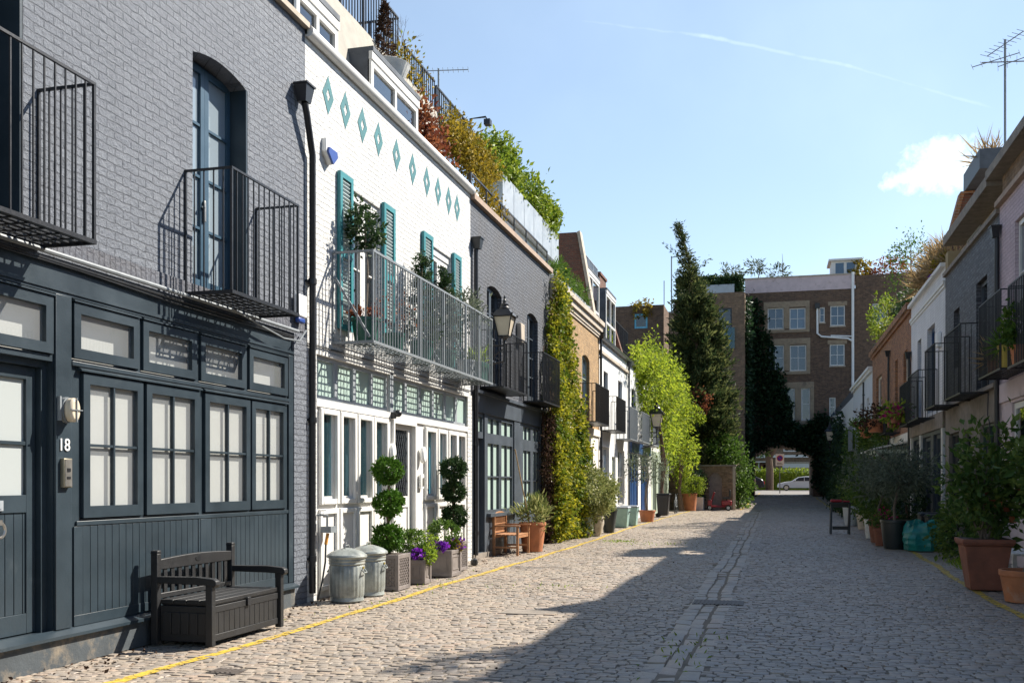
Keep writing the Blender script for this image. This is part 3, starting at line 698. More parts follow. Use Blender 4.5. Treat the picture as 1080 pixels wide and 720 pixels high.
# wall light, number, entry phone, alarm
mb = MB(FL)
mb.lathe([(.03, 0), (.075, .01), (.085, .04), (.085, .17), (.07, .21), (.02, .225)], (7.05, 2.0, .1), 14) if False else None
V = []
mb.prism([(7.05+.062*math.cos(t), 2.11+.1*math.sin(t)) for t in np.linspace(0, 2*PI, 20, False)], .05, .13)
wl = mb.build('bulkhead_light', M['lampglass'], dh, bevel=.02)
mb = MB(FL); mb.prism([(7.05+.07*math.cos(t), 2.11+.108*math.sin(t)) for t in np.linspace(0, 2*PI, 20, False)], .02, .052); mb.box(6.955, 6.975, 2.02, 2.22, .02, .05); mb.bar((7.05, 2.01, .136), (7.05, 2.21, .136), .008); mb.bar((6.98, 2.11, .136), (7.12, 2.11, .136), .008); mb.build('cage', M['grey_iron'], wl)
def text(par, s, size, fr_loc, rot, m, name):
    cu = bpy.data.curves.new(name, 'FONT'); cu.body = s; cu.size = size; cu.extrude = .004; cu.align_x = 'CENTER'
    o = bpy.data.objects.new(name, cu); COL.objects.link(o); bpy.context.view_layer.update()
    dg = bpy.context.evaluated_depsgraph_get(); me = bpy.data.meshes.new_from_object(o.evaluated_get(dg)); me.name = name
    bpy.data.objects.remove(o); o = bpy.data.objects.new(name, me); COL.objects.link(o); me.materials.clear(); me.materials.append(m)
    o.rotation_euler = rot
    if par is not None: o.parent = par; o.location = Vector(fr_loc)-par.location
    else: o.location = fr_loc
    return o
text(dh, '18', .145, (XL+.028, 7.03, 1.775), (PI/2, 0, PI/2), M['whiteplastic'], 'house_number')
ip = boxpart(dh, FL, 'entry_phone', M['phone'], (6.99, 7.09, 1.47, 1.71, .022, .06), bevel=.004)
boxpart(ip, FL, 'speaker_plate', M['chrome'], (7.0, 7.08, 1.48, 1.7, .0605, .066))
boxpart(ip, FL, 'button_panel', M['black_plastic'], (7.02, 7.06, 1.6, 1.63, .0665, .07), (7.02, 7.06, 1.54, 1.56, .0665, .07))
al = boxpart(dh, FL, 'alarm_box', M['whiteplastic'], (11.1, 11.34, 3.55, 3.83, .03, .1), bevel=.02)
boxpart(al, FL, 'blue_base', M['blueplastic'], (11.13, 11.31, 3.48, 3.548, .03, .09), bevel=.02)
# upper french doors with balconies
def french(par, fr, a, b, c, d, m, gm='dark', inset=.12, rows=4, blind=None):
    mid = (a+b)/2
    for i, (x0, x1) in enumerate(((a, mid-.002), (mid+.002, b))):
        window(par, fr, x0, x1, c, d, m, gm, 1, rows, inset=inset, fw=.075, bar=.028, thick=.05, name='french_door', tb=.2, blind=blind, bw=.05)
french(dh, FL, 8.97, 10.04, 3.47, 5.94, M['teal_door'], 'pale', .2, 4, 'blind'); french(dh, FL, 5.41, 6.58, 3.47, 5.94, M['teal_door'], 'blue', .2)
boxpart(dh, FL, 'dark_shaded_reveal', M['teal_paint'], (10.02, 10.055, 3.455, 5.9, -.29, -.0)); boxpart(dh, FL, 'dark_shaded_reveal', M['teal_paint'], (6.56, 6.595, 3.455, 5.9, -.29, -.0))  # teal reveal strips added on the shaded jambs, shade put into the colour
boxpart(dh, FL, 'door_handle', M['chrome'], (9.46, 9.49, 4.3, 4.52, -.198, -.17), (9.43, 9.46, 4.44, 4.46, -.19, -.16), bevel=.004)
b2 = balcony(dh, FL, 8.81, 10.25, 3.42, 4.64, .54, M['black_iron'], .105)
balcony(dh, FL, 5.3, 6.77, 3.42, 4.66, .54, M['black_iron'], .105)
pipe(dh, FL, 11.54, .12, 6.2, hopper=True, swan=11.24)

# ---------------------------------------------------------------- 2 white house
WO = [(12.87, 13.95, 3.5, 5.62), (16.24, 17.35, 3.5, 5.62)]
wh = house('terraced_house', 'white painted brick house with sea green diamonds and shutters', FL, 11.475, 18.56, 7.16, M['white_brick'], WO, split=3.22, depth=.16, ldepth=.05, lower=M['white_paint'],
           lopens=[(11.8, 14.28, 2.6, 3.17), (14.42, 18.36, 2.6, 3.17), (11.92, 12.34, 1.3, 2.45), (12.54, 12.93, 1.3, 2.45), (13.12, 13.54, 1.3, 2.45), (13.71, 14.13, 1.3, 2.45), (14.45, 15.38, .1, 2.5),
                   (15.96, 16.39, 1.3, 2.42), (16.6, 16.96, 1.3, 2.42), (17.19, 17.56, 1.3, 2.42), (17.69, 18.09, 1.3, 2.42)])
boxpart(wh, FL, 'pilaster', M['white_brick'], (11.475, 11.74, 0, 3.215, 0, .03), (18.3, 18.56, 0, 3.215, 0, .03))
mb = MB(FL); mb.tube([(11.475, 7.2, .04), (18.56, 7.2, .04)], .075, 10); mb.box(11.475, 18.56, 7.16, 7.27, -.3, .03); mb.build('coping', M['white_paint'], wh)
for y in (12.14, 12.69, 13.28, 13.88, 14.62, 15.34, 16.03, 16.62, 17.21, 17.71):
    mb = MB(FL); z = 6.64; a, b, c, d = .17, .255, .06, .09
    O = [(y-a, z), (y, z-b), (y+a, z), (y, z+b)]; I = [(y-c, z), (y, z-d), (y+c, z), (y, z+d)]
    for i in range(4):
        j = (i+1) % 4; mb.add([(*O[i], .006), (*O[j], .006), (*I[j], .006), (*I[i], .006), (*O[i], 0), (*O[j], 0), (*I[j], 0), (*I[i], 0)], [(0, 1, 2, 3), (0, 4, 5, 1), (3, 2, 6, 7)])
    mb.build('diamond_ornament', M['green_mark'], wh, False)
for a, b in ((12.41, 12.84), (13.98, 14.44), (15.74, 16.21), (17.37, 17.82)):
    mb = MB(FL); rectframe(mb, a, b, 3.6, 5.73, .01, .06, .075); mb.box(a+.075, b-.075, 4.58, 4.68, .01, .058)
    sh = mb.build('shutter', M['green_shutter'], wh)
    for z, ze in ((3.7, 4.54), (4.69, 5.63)):
        k = MB(FL)
        while z < ze:
            k.add([(a+.075, z, .014), (b-.075, z, .014), (b-.075, z+.045, .045), (a+.075, z+.045, .045), (a+.075, z+.008, .012), (b-.075, z+.008, .012), (b-.075, z+.053, .043), (a+.075, z+.053, .043)], [(0, 1, 2, 3), (4, 7, 6, 5), (2, 6, 7, 3), (0, 4, 5, 1)]); z += .052
        k.build('louvre', M['louvre'], sh, False)
for a, b, c, d in WO:
    boxpart(wh, FL, 'window_surround', M['white_paint'], (a-.0, b, d-.12, d, -.15, -.03))
    mid = (a+b)/2
    for x0, x1 in ((a, mid-.002), (mid+.002, b)): window(wh, FL, x0, x1, c, d-.12, M['white_paint'], 'blue', 1, 2, inset=.05, fw=.085, thick=.06, name='french_door', tb=.2)
# transom band of blinds
def band(x0, x1, n):
    for i in range(n):
        a = x0+(x1-x0)*i/n; window(wh, FL, a+.002, a+(x1-x0)/n-.002, 2.605, 3.165, M['zinc'], 'frost', 1, 1, inset=.015, fw=.05, thick=.05, blind='blind', bw=.1, name='transom_window')
band(11.8, 14.28, 4); band(14.42, 18.36, 6)
boxpart(wh, FL, 'transom_post', M['zinc'], (14.285, 14.415, 2.58, 3.2, 0, .03))
mb = MB(FL); mb.box(11.74, 18.3, 2.5, 2.595, 0, .035); mb.box(11.74, 18.3, 3.172, 3.215, 0, .03); mb.box(11.74, 18.3, 1.2, 1.245, 0, .02) if False else None
mb.build('transom_rail', M['white_paint'], wh)
for i, (a, b) in enumerate(((11.92, 12.34), (12.54, 12.93), (13.12, 13.54), (13.71, 14.13), (15.96, 16.39), (16.6, 16.96), (17.19, 17.56), (17.69, 18.09))):
    mb = MB(FL); rectframe(mb, a-.075, b+.075, 1.225, 2.485 if i < 4 else 2.46, 0, .05, .076); f = mb.build('window_moulding', M['white_paint'], wh, bevel=.012)
    window(wh, FL, a, b, 1.3, 2.45 if i < 4 else 2.42, M['white_paint'], 'teal', 1, 1, inset=.012, fw=.035, thick=.04, blind='curtain_blue' if i in (0, 4, 5) else 'dark_inside', bw=.1 if i in (0, 4, 5) else .3, name='tall_window')  # dark sheets here are not blinds, they stand in for unlit rooms
    mb = MB(FL); rectframe(mb, a-.075, b+.075, .1, 1.17, 0, .04, .07); mb.build('lower_panel', M['white_paint'], wh, bevel=.01)
mb = MB(FL); rectframe(mb, 14.46, 15.37, .11, 2.49, -.09, -.04, .13, .2); mb.box(14.59, 15.24, 1.12, 1.3, -.085, -.042)
mb.box(14.6, 15.23, .31, 1.11, -.08, -.06)
wd = mb.build('front_door', M['white_paint'], wh, bevel=.008)
g = MB(FL); g.quad((14.57, 1.28, -.07), (15.26, 1.28, -.07), (15.26, 2.38, -.07), (14.57, 2.38, -.07)); g.build('pane', G_['dark'], wd, False)
mb = MB(FL)
for i in range(-6, 8):
    for sgn in (1, -1):
        p = [(14.59+.65*(i*.14+t*.65) if sgn > 0 else 15.24-.65*(i*.14+t*.65), 1.3+t*1.06) for t in (0, 1)]
        (xa, za), (xb, zb) = p
        t0, t1 = 0, 1
        lo, hi = 14.59, 15.24
        dx = xb-xa
        for lim, s_ in ((lo, 1), (hi, -1)):
            tt = (lim-xa)/dx
            if (dx > 0) == (s_ > 0): t0 = max(t0, tt)
            else: t1 = min(t1, tt)
        if t1-t0 > .03: mb.bar((xa+dx*t0, za+(zb-za)*t0, -.064), (xa+dx*t1, za+(zb-za)*t1, -.064), .007)
mb.build('lead_lattice', M['lead'], wd, False)
rectm = MB(FL); rectframe(rectm, 14.4, 15.43, .1, 2.5, 0, .045, .06, .0001); rectm.build('door_surround', M['white_paint'], wh, bevel=.01)
for y in (14.28, 15.66):
    mb = MB(FL); mb.prism([(y+.085*math.cos(t), 1.98+.14*math.sin(t)) for t in np.linspace(0, 2*PI, 22, False)], .03, .11); mb.build('bulkhead_light', M['whiteplastic'], wh, bevel=.03)
e_ = boxpart(wh, FL, 'entry_phone', M['whiteplastic'], (15.6, 15.74, 1.42, 1.66, .02, .06), bevel=.006); boxpart(e_, FL, 'speaker_plate', M['chrome'], (15.65, 15.72, 1.46, 1.6, .061, .066))
mb = MB(FL); mb.box(14.3, 14.36, 2.5, 2.6, .03, .1); mb.ball((14.33, 2.58, .14), .06, 10); mb.build('security_light', M['black_plastic'], wh)
a2 = MB(FL); a2.prism([(11.95, 6.02), (12.25, 6.02), (12.28, 5.84), (12.11, 5.7), (11.93, 5.84)], 0, .07); al = a2.build('alarm_box', M['whiteplastic'], wh, bevel=.012)
a2 = MB(FL); a2.prism([(11.98, 5.9), (12.22, 5.9), (12.24, 5.83), (12.11, 5.71), (11.96, 5.83)], .071, .1); a2.build('blue_shield', M['blueplastic'], al)
bw_ = balcony(wh, FL, 12.26, 18.06, 3.4, 4.6, .6, M['grey_iron'], .1, .007, .03, gt=.012, posts=(14.1, 15.2, 16.4, 17.2), brace=True)
mb = MB(FL); mb.tube([(11.475, 3.27, .02), (13.5, 3.3, .02), (18.5, 3.3, .02)], .01, 5); mb.build('cable', M['black_plastic'], wh)
# roof: mansard with two lead dormers and a railing
FM = shifted(FL, -.55)
mb = MB(FL); mb.quad((11.475, 7.2, -.4), (18.56, 7.2, -.4), (18.56, 8.85, -.7), (11.475, 8.85, -.7)); mb.quad((11.475, 8.85, -.7), (18.56, 8.85, -.7), (18.56, 8.85, -4), (11.475, 8.85, -4))
mb.quad((11.475, 7.2, -.4), (11.475, 8.85, -.7), (11.475, 8.85, -4), (11.475, 7.2, -4)); mb.quad((18.56, 7.2, -.4), (18.56, 7.2, -4), (18.56, 8.85, -4), (18.56, 8.85, -.7))
mb.build('mansard_roof', mat('pale roof boards', (.30, .28, .24), .8, .2, 4, .3, 20), wh, False)
def dormer(par, fr, u0, u1, v0, v1, w, deep, cheek, fm, gm='blue', cols=2, rows=1, head=.12):
    mb = MB(fr); mb.box(u0, u0+.06, v0, v1, w-deep, w-.02); mb.box(u1-.06, u1, v0, v1, w-deep, w-.02); mb.box(u0, u1, v1+.001, v1+.08, w-deep, w+.05); mb.box(u0+.06, u1-.06, v0, v1-.01, w-deep, w-deep+.02)
    d = mb.build('dormer', cheek, par)
    f2 = shifted(fr, w)
    boxpart(d, f2, 'fascia', fm, (u0-.02, u1+.02, v1-head, v1, -.015, .04))
    window(d, f2, u0, u1, v0, v1-head-.002, fm, gm, cols, rows, inset=-.02, fw=.09, bar=.08, thick=.06)
    return d
dormer(wh, FL, 11.6, 12.85, 7.25, 7.95, -.2, 1.2, M['lead'], M['white_paint'])
dormer(wh, FL, 14.05, 16.1, 7.25, 8.05, -.2, 1.2, M['lead'], M['white_paint'])
def rail(par, fr, u0, u1, v0, v1, w, m, bar=.11, r=.009, name='railing', ret=0):
    mb = MB(fr); mb.box(u0, u1, v1-.03, v1, w-.02, w+.02); mb.box(u0, u1, v0+.06, v0+.085, w-.012, w+.012)
    n = max(2, int((u1-u0)/bar))
    for i in range(n+1): x = u0+(u1-u0)*i/n; q = r*(2 if i % 8 == 0 else 1); mb.box(x-q, x+q, v0, v1-.03, w-q, w+q)
    if ret:
        for x in (u0, u1):
            mb.box(x-.02, x+.02, v1-.031, v1-.001, w-ret, w-.021)
            for i in range(int(ret/bar)): mb.box(x-r, x+r, v0, v1-.03, w-.1-i*bar-r, w-.1-i*bar+r)
    return mb.build(name, m, par)
rail(wh, FL, 11.6, 16.75, 8.86, 9.85, -.8, M['black_iron'], ret=1.4)
rail(wh, FL, 16.9, 18.5, 8.6, 9.4, -.72, M['black_iron'])
# ---------------------------------------------------------------- 3 slate house
SO = [(19.72, 20.88, 3.45, 5.66), (23.18, 24.32, 3.45, 5.66)]
sh_ = house('terraced_house', 'slate grey painted house with twin black balconies behind the wall lantern', FL, 18.565, 25.7, 7.05, M['slate_brick'], SO, [(19.72, 20.88, 5.66, .12), (23.18, 24.32, 5.66, .12)], split=2.98, lower=M['slate_paint'],
            lopens=[(18.86, 19.44, .12, 2.42), (18.86, 19.44, 2.5, 2.9), (19.7, 20.72, 2.5, 2.9), (20.8, 21.85, 2.5, 2.9), (22.7, 23.6, 2.5, 2.9), (23.75, 24.5, 2.5, 2.9), (19.7, 20.72, .9, 2.4), (20.8, 21.85, .9, 2.4), (22.7, 23.6, .8, 2.35), (23.75, 24.5, .8, 2.35)])
boxpart(sh_, FL, 'fascia', M['slate_paint'], (18.75, 25.7, 2.93, 3.3, 0, .05), (18.75, 25.7, 3.3, 3.36, 0, .1))
for a, b, c, d, cl in ((18.86, 19.44, 2.5, 2.9, 1), (19.7, 20.72, 2.5, 2.9, 2), (20.8, 21.85, 2.5, 2.9, 2), (22.7, 23.6, 2.5, 2.9, 2), (23.75, 24.5, 2.5, 2.9, 2)): window(sh_, FL, a, b, c, d, M['slate_paint'], 'frost', cl, 1, inset=.0, fw=.05, bar=.03, thick=.07, blind='blind', bw=.04, name='transom_window')
for a, b, c, d in ((19.7, 20.72, .9, 2.4), (20.8, 21.85, .9, 2.4), (22.7, 23.6, .8, 2.35), (23.75, 24.5, .8, 2.35)): window(sh_, FL, a, b, c, d, M['slate_paint'], 'frost', 2, 2, inset=.0, fw=.06, bar=.03, thick=.07, blind='blind', bw=.04, name='casement_window')  # pale panes: net curtains and brightness in the glass put into the colour
boxpart(sh_, FL, 'window_sill', M['slate_paint'], (19.6, 21.95, .82, .89, 0, .12))
for a, b in ((18.6, 18.84), (19.46, 19.68), (21.87, 22.68), (24.52, 25.68)): boxpart(sh_, FL, 'timber_post', M['slate_paint'], (a, b, .1, 2.93, 0, .03))
mb = MB(FL); x = 19.7
while x < 21.84: mb.box(x, x+.17, .12, .82, 0, .016); x += .18
mb.build('boarding', M['slate_paint'], sh_)
mb = MB(FL); rectframe(mb, 18.88, 19.42, .14, 2.4, -.12, -.07, .12, .3); mb.box(19.0, 19.3, .44, 1.05, -.11, -.09); d_ = mb.build('front_door', M['slate_paint'], sh_)
g = MB(FL); g.quad((18.98, 1.05, -.1), (19.32, 1.05, -.1), (19.32, 2.3, -.1), (18.98, 2.3, -.1)); g.build('pane', G_['blue'], d_, False)
boxpart(sh_, FL, 'plinth', M['stone_dark'], (18.6, 25.7, 0, .11, 0, .06))
for a, b, c, d in SO: french(sh_, FL, a+.01, b-.01, c+.01, d-.03, M['slate_paint'], 'blue', .1, 4)
balcony(sh_, FL, 19.2, 21.25, 3.46, 4.6, .5, M['black_iron'], .1, .008, grate=False); balcony(sh_, FL, 22.8, 24.65, 3.46, 4.6, .5, M['black_iron'], .1, .008, grate=False)
boxpart(sh_, FL, 'alarm_box', M['stone'], (22.15, 22.5, 4.72, 5.2, .0, .12), bevel=.03)
pipe(sh_, FL, 18.72, .1, 6.1, hopper=True); 
boxpart(sh_, FL, 'coping', M['copper_stone'], (18.565, 25.7, 7.05, 7.16, -.3, .09))
rail(sh_, FL, 18.7, 25.6, 7.17, 7.62, -.05, M['black_iron'], bar=1.15, r=.014)
boxpart(sh_, FL, 'setback_storey', M['white_render'], (18.9, 25.6, 7.101, 8.3, -4, -.95)); rail(sh_, FL, 18.6, 21.0, 8.3, 9.35, -.72, M['black_iron'])
boxpart(sh_, FL, 'roof_terrace_floor', M['stone'], (18.565, 25.7, 7.04, 7.1, -6.5, -.31))
# ---------------------------------------------------------------- 4 yellow brick house
YO = [(30.3, 31.6, 3.5, 5.55), (27.2, 28.3, 3.5, 5.55)]
yb = house('terraced_house', 'yellow stock brick house between the gold ivy and the white houses', FL, 25.705, 33.45, 6.5, M['stock_brick'], YO, [(30.3, 31.6, 5.55, .12), (27.2, 28.3, 5.55, .12)], split=3.1, lower=M['cream_render'], lopens=[(29.2, 30.6, .9, 2.7), (31.1, 32.3, .15, 2.7), (26.3, 28.5, .9, 2.7)])
mb = MB(FL); mb.box(25.705, 33.45, 6.5, 6.62, -.3, .07); mb.box(25.705, 33.45, 6.62, 6.8, -.3, .13); mb.box(25.705, 33.45, 6.8, 6.94, -.3, .2); mb.box(25.705, 33.45, 6.42, 6.499, 0.0, .04); mb.build('cornice', M['stone'], yb)
boxpart(yb, FL, 'stone_band', M['cream_render'], (25.705, 33.45, 3.08, 3.3, 0, .06))
for a, b, c, d in YO: window(yb, FL, a+.01, b-.01, c, d-.02, M['sage'], 'sky', 2, 3, inset=.1, fw=.07)
window(yb, FL, 29.21, 30.59, .91, 2.69, M['sage'], 'sky', 2, 2, inset=.06, fw=.09, blind='curtain_grey'); window(yb, FL, 26.31, 28.49, .91, 2.69, M['sage'], 'sky', 3, 2, inset=.06, fw=.09)
window(yb, FL, 31.11, 32.29, .16, 2.69, M['sage'], 'sky', 1, 2, inset=.08, fw=.13, name='front_door')
balcony(yb, FL, 29.7, 32.2, 3.4, 4.55, .55, M['black_iron'], .12, .009, grate=False)
pipe(yb, FL, 33.4, .1, 6.4, hopper=True)
# brick mansard, party wall and two dormers above houses 3-5
boxpart(yb, FL, 'setback_storey', M['white_render'], (25.75, 31.2, 6.95, 8.35, -4, -.95))
mb = MB(FL); mb.prism([(0, 0), (0, 0)], 0, 0) if False else None
mb.add([(33.1, 6.5, -.1), (33.44, 6.5, -.1), (33.44, 6.5, -5), (33.1, 6.5, -5), (33.1, 10.0, -.72), (33.44, 10.0, -.72), (33.44, 10.0, -5), (33.1, 10.0, -5)], [(3,2,1,0),(4,5,6,7),(0,1,5,4),(1,2,6,5),(2,3,7,6),(3,0,4,7)])
mb.build('party_wall', M['red_brick'], yb, False)
mb = MB(FL); mb.add([(33.06, 6.95, -.16), (33.5, 6.95, -.16), (33.5, 10.0, -.7), (33.06, 10.0, -.7), (33.06, 6.97, -.06), (33.5, 6.97, -.06), (33.5, 10.04, -.6), (33.06, 10.04, -.6)], [(3,2,1,0),(4,5,6,7),(0,1,5,4),(1,2,6,5),(2,3,7,6),(3,0,4,7)])
mb.build('wall_coping', M['stone'], yb)
# ---------------------------------------------------------------- 5-7 white houses and a sage one behind the vines
AO = [(34.35, 35.3, 3.55, 5.45), (37.7, 38.75, 3.55, 5.45)]
wa = house('terraced_house', 'white rendered house with a black gutter between two drainpipes beyond the yellow brick house', FL, 33.455, 40.3, 6.5, M['white_render'], AO, split=3.1, lower=M['white_render'], lopens=[(34.0, 35.6, .7, 2.8), (36.2, 37.1, .1, 2.5), (37.6, 39.4, .7, 2.8)])
for a, b, c, d in AO: window(wa, FL, a+.01, b-.01, c, d, M['slate_paint'], 'sky', 2, 3, inset=.1, fw=.07)
window(wa, FL, 34.01, 35.59, .71, 2.79, M['white_paint'], 'sky', 2, 2, inset=.08); window(wa, FL, 37.61, 39.39, .71, 2.79, M['white_paint'], 'sky', 3, 2, inset=.08); window(wa, FL, 36.21, 37.09, .11, 2.49, M['sage'], 'sky', 1, 2, inset=.1, fw=.15, name='front_door')
boxpart(wa, FL, 'gutter', M['black_iron'], (33.455, 40.3, 6.42, 6.54, .0, .14)); boxpart(wa, FL, 'string_course', M['stone'], (33.455, 40.3, 5.95, 6.05, 0, .08))
boxpart(wa, FL, 'roof', M['roof_slate'], (33.6, 40.2, 6.5, 8.9, -6, -1.2)); dormer(wa, FL, 33.6, 36.3, 6.6, 8.95, -.5, 2.4, M['lead'], M['white_paint'], 'blue', 2, 2); dormer(wa, FL, 37.9, 40.2, 6.6, 8.95, -.5, 2.4, M['lead'], M['white_paint'], 'blue', 2, 2); rail(wa, FL, 33.6, 39.5, 9.0, 10.1, -1.1, M['zinc'], bar=.12)
mb = MB(FL); mb.box(40.0, 41.6, 6.8, 10.0, -2.2, -1.1); mb.box(39.95, 41.65, 10.0, 10.1, -2.25, -1.05); ch = mb.build('chimney', M['red_brick'], wa)
balcony(wa, FL, 33.8, 36.0, 3.35, 4.5, .55, M['black_iron'], .12, .009, grate=False); balcony(wa, FL, 37.2, 39.3, 3.2, 4.4, .55, M['grey_iron'], .12, .009, grate=False)
pipe(wa, FL, 40.2, .1, 6.2, M['slate_paint'], hopper=True)
BO = [(41.4, 42.7, 3.4, 5.5), (45.2, 46.4, 3.4, 5.5)]
wb = house('terraced_house', 'white rendered house with navy blue doors under the far wall lantern', FL, 40.305, 48.4, 6.5, M['white_render'], BO, split=3.0, lower=M['white_render'], lopens=[(41.0, 43.6, .1, 2.8), (44.4, 47.2, .1, 2.8)])
for a, b, c, d in BO: window(wb, FL, a+.01, b-.01, c, d, M['slate_paint'], 'sky', 2, 3, inset=.1, fw=.07)
boxpart(wb, FL, 'fascia', M['navy'], (40.8, 47.5, 2.8, 3.25, 0, .1))
for a, b in ((41.01, 43.59), (44.41, 47.19)):
    mb = MB(FL); n = 3
    for i in range(n): x0 = a+(b-a)*i/n; rectframe(mb, x0+.005, x0+(b-a)/n-.005, .11, 2.78, -.1, -.05, .1); mb.box(x0+.1, x0+(b-a)/n-.1, .2, 1.6, -.09, -.07)
    d_ = mb.build('garage_door', M['navy'], wb); g = MB(FL); g.quad((a+.05, 1.55, -.08), (b-.05, 1.55, -.08), (b-.05, 2.7, -.08), (a+.05, 2.7, -.08)); g.build('pane', G_['dark'], d_, False)
boxpart(wb, FL, 'gutter', M['black_iron'], (40.305, 48.4, 6.42, 6.54, 0, .14))
boxpart(wb, FL, 'roof', M['roof_slate'], (40.4, 48.3, 6.5, 7.6, -6, -1.2)); 
mb = MB(FL); mb.add([(41.7, 6.55, -.3), (42.1, 6.55, -.3), (42.1, 6.55, -6), (41.7, 6.55, -6), (41.7, 8.9, -1.0), (42.1, 8.9, -1.0), (42.1, 8.9, -6), (41.7, 8.9, -6)], [(3,2,1,0),(4,5,6,7),(0,1,5,4),(1,2,6,5),(2,3,7,6),(3,0,4,7)]); mb.build('party_wall', M['red_brick'], wb, False)
rail(wb, FL, 41, 47.5, 7.6, 8.7, -1.0, M['black_iron'], bar=.15, ret=1.2)
balcony(wb, FL, 40.8, 43.3, 3.25, 4.45, .55, M['grey_iron'], .12, .009, grate=False); balcony(wb, FL, 44.6, 47.2, 3.25, 4.45, .55, M['zinc'], .12, .009, grate=False)
CO = [(50.2, 51.4, 3.5, 5.4), (54, 55.2, 3.5, 5.4)]
sg_ = house('terraced_house', 'pale sage house almost hidden behind the two lime green vines', FL, 48.405, 56.9, 6.4, M['white_render'], CO, split=3.1, lower=M['sage'], lopens=[(49.2, 50.6, .1, 2.6), (51.5, 53.5, .6, 2.6)])
for a, b, c, d in CO: window(sg_, FL, a, b, c, d, M['white_paint'], 'sky', 2, 2, inset=.1)
window(sg_, FL, 49.21, 50.59, .11, 2.59, M['sage'], 'sky', 2, 2, inset=.08, fw=.1, name='front_door'); window(sg_, FL, 51.51, 53.49, .61, 2.59, M['sage'], 'sky', 3, 2, inset=.08)
boxpart(sg_, FL, 'roof', M['roof_slate'], (48.5, 56.8, 6.4, 7.3, -6, -1)); boxpart(sg_, FL, 'coping', M['stone'], (48.405, 56.9, 6.4, 6.5, -.3, .08))
# ================================================================ RIGHT TERRACE
PO = [(18.7, 20.0, 3.5, 6.3), (14.2, 15.6, 3.5, 6.2), (9.5, 10.9, 3.5, 6.2)]
pk = house('terraced_house', 'lilac painted brick house nearest on the right with white windows', FR, 5.5, 21.28, 6.9, M['pink_brick'], PO, split=3.1, lower=M['pink_render'], lopens=[(19.28, 20.25, 1.45, 3.0), (15.5, 18.0, .1, 2.8)])
for a, b, c, d in PO: window(pk, FR, a+.01, b-.01, c, d-.01, M['white_paint'], 'blue', 2, 3, inset=.06, fw=.09)
window(pk, FR, 19.29, 20.24, 1.46, 2.99, M['white_paint'], 'blue', 1, 2, inset=.04, fw=.11, bar=.07, sill=.09); window(pk, FR, 15.51, 17.99, .11, 2.79, M['white_paint'], 'dark', 4, 2, inset=.08)
boxpart(pk, FR, 'coping', M['copper_stone'], (5.5, 21.28, 6.9, 7.0, -.3, .1))
boxpart(pk, FR, 'brick_upstand', M['brown_brick2'], (19.0, 21.28, 7.0, 7.5, -.4, -.05)); boxpart(pk, FR, 'eave_slab', M['stone_dark'], (12.5, 21.5, 7.5, 7.68, -3, .22)); boxpart(pk, FR, 'upper_storey', M['brown_brick2'], (9.0, 18.99, 7.0, 7.49, -4, -.25))

for a, b in ((16.6, 19.2),):
    mb = MB(FR); mb.prism([(a, 7.69), (b, 7.69), (b, 7.95), ((a+b)/2, 9.35), (a, 7.95)], -4.5, -.55); mb.build('shadow_gable', M['roof_slate'], pk, False)  # out-of-view gable, pitched to give the street shadow slanted edges
boxpart(pk, FR, 'mansard_roof', M['roof_slate'], (5.6, 11.5, 7.01, 7.9, -5, -.9))
mb = MB(FR); mb.box(9.6, 11.8, 8.5, 9.5, -1.9, -1.1); mb.box(9.55, 11.85, 9.5, 9.58, -1.95, -1.05)
for x in (9.95, 10.7, 11.45): mb.lathe([(.13, 0), (.11, .3), (.14, .36), (.14, .42)], (x, 9.58, -1.5)) if False else mb.box(x-.11, x+.11, 9.58, 9.95, -1.6, -1.38)
mb.build('chimney', M['brown_brick2'], pk)
balcony(pk, FR, 15.2, 17.75, 3.4, 4.72, .6, M['black_iron'], .11, .008); balcony(pk, FR, 18.7, 20.55, 3.5, 4.86, .52, M['black_iron'], .11, .008)
pipe(pk, FR, 21.18, .1, 6.3, hopper=True, r=.05)
boxpart(pk, FR, 'stone_band', M['pink_render'], (5.5, 21.28, 3.06, 3.42, 0, .04))
KO = [(22.45, 23.6, 3.45, 5.85), (25.6, 26.4, 4.3, 5.72)]
ck = house('terraced_house', 'charcoal painted brick house with overhanging roof on the right', FR, 21.285, 27.62, 6.8, M['charcoal_brick'], KO, split=3.4, lower=M['stone_dark'], lopens=[(21.8, 23.2, .9, 2.75), (24.2, 25.2, .1, 2.75), (25.7, 27.1, .3, 2.75)])
for a, b, c, d in KO: window(ck, FR, a+.01, b-.01, c, d-.01, M['slate_paint'], 'dark', 1, 3, inset=.1, fw=.08)
window(ck, FR, 21.81, 23.19, .91, 2.74, M['dark_green'], 'dark', 2, 2, inset=.06); window(ck, FR, 24.21, 25.19, .11, 2.74, M['black_iron'], 'dark', 1, 2, inset=.1, fw=.14, name='front_door'); window(ck, FR, 25.71, 27.09, .31, 2.74, M['black_iron'], 'dark', 2, 2, inset=.08)
boxpart(ck, FR, 'ledge', M['stone_dark'], (21.285, 27.62, 3.4, 3.48, 0, .12)); boxpart(ck, FR, 'sill_band', M['stone_dark'], (21.285, 27.62, 6.8, 6.9, -.3, .07))
boxpart(ck, FR, 'upper_storey', M['gold_brick'], (21.6, 27.4, 6.9, 7.4, -5, -.3)); boxpart(ck, FR, 'eave_slab', M['stone_dark'], (21.505, 26.7, 7.405, 7.62, -5.5, .2))
window(ck, shifted(FR, -.29), 24.5, 26.1, 6.92, 7.36, M['zinc'], 'blue', 2, 1, inset=-.05, fw=.05)
boxpart(ck, FR, 'party_wall', M['gold_brick'], (27.25, 27.6, 6.9, 7.4, -5, .0)) 
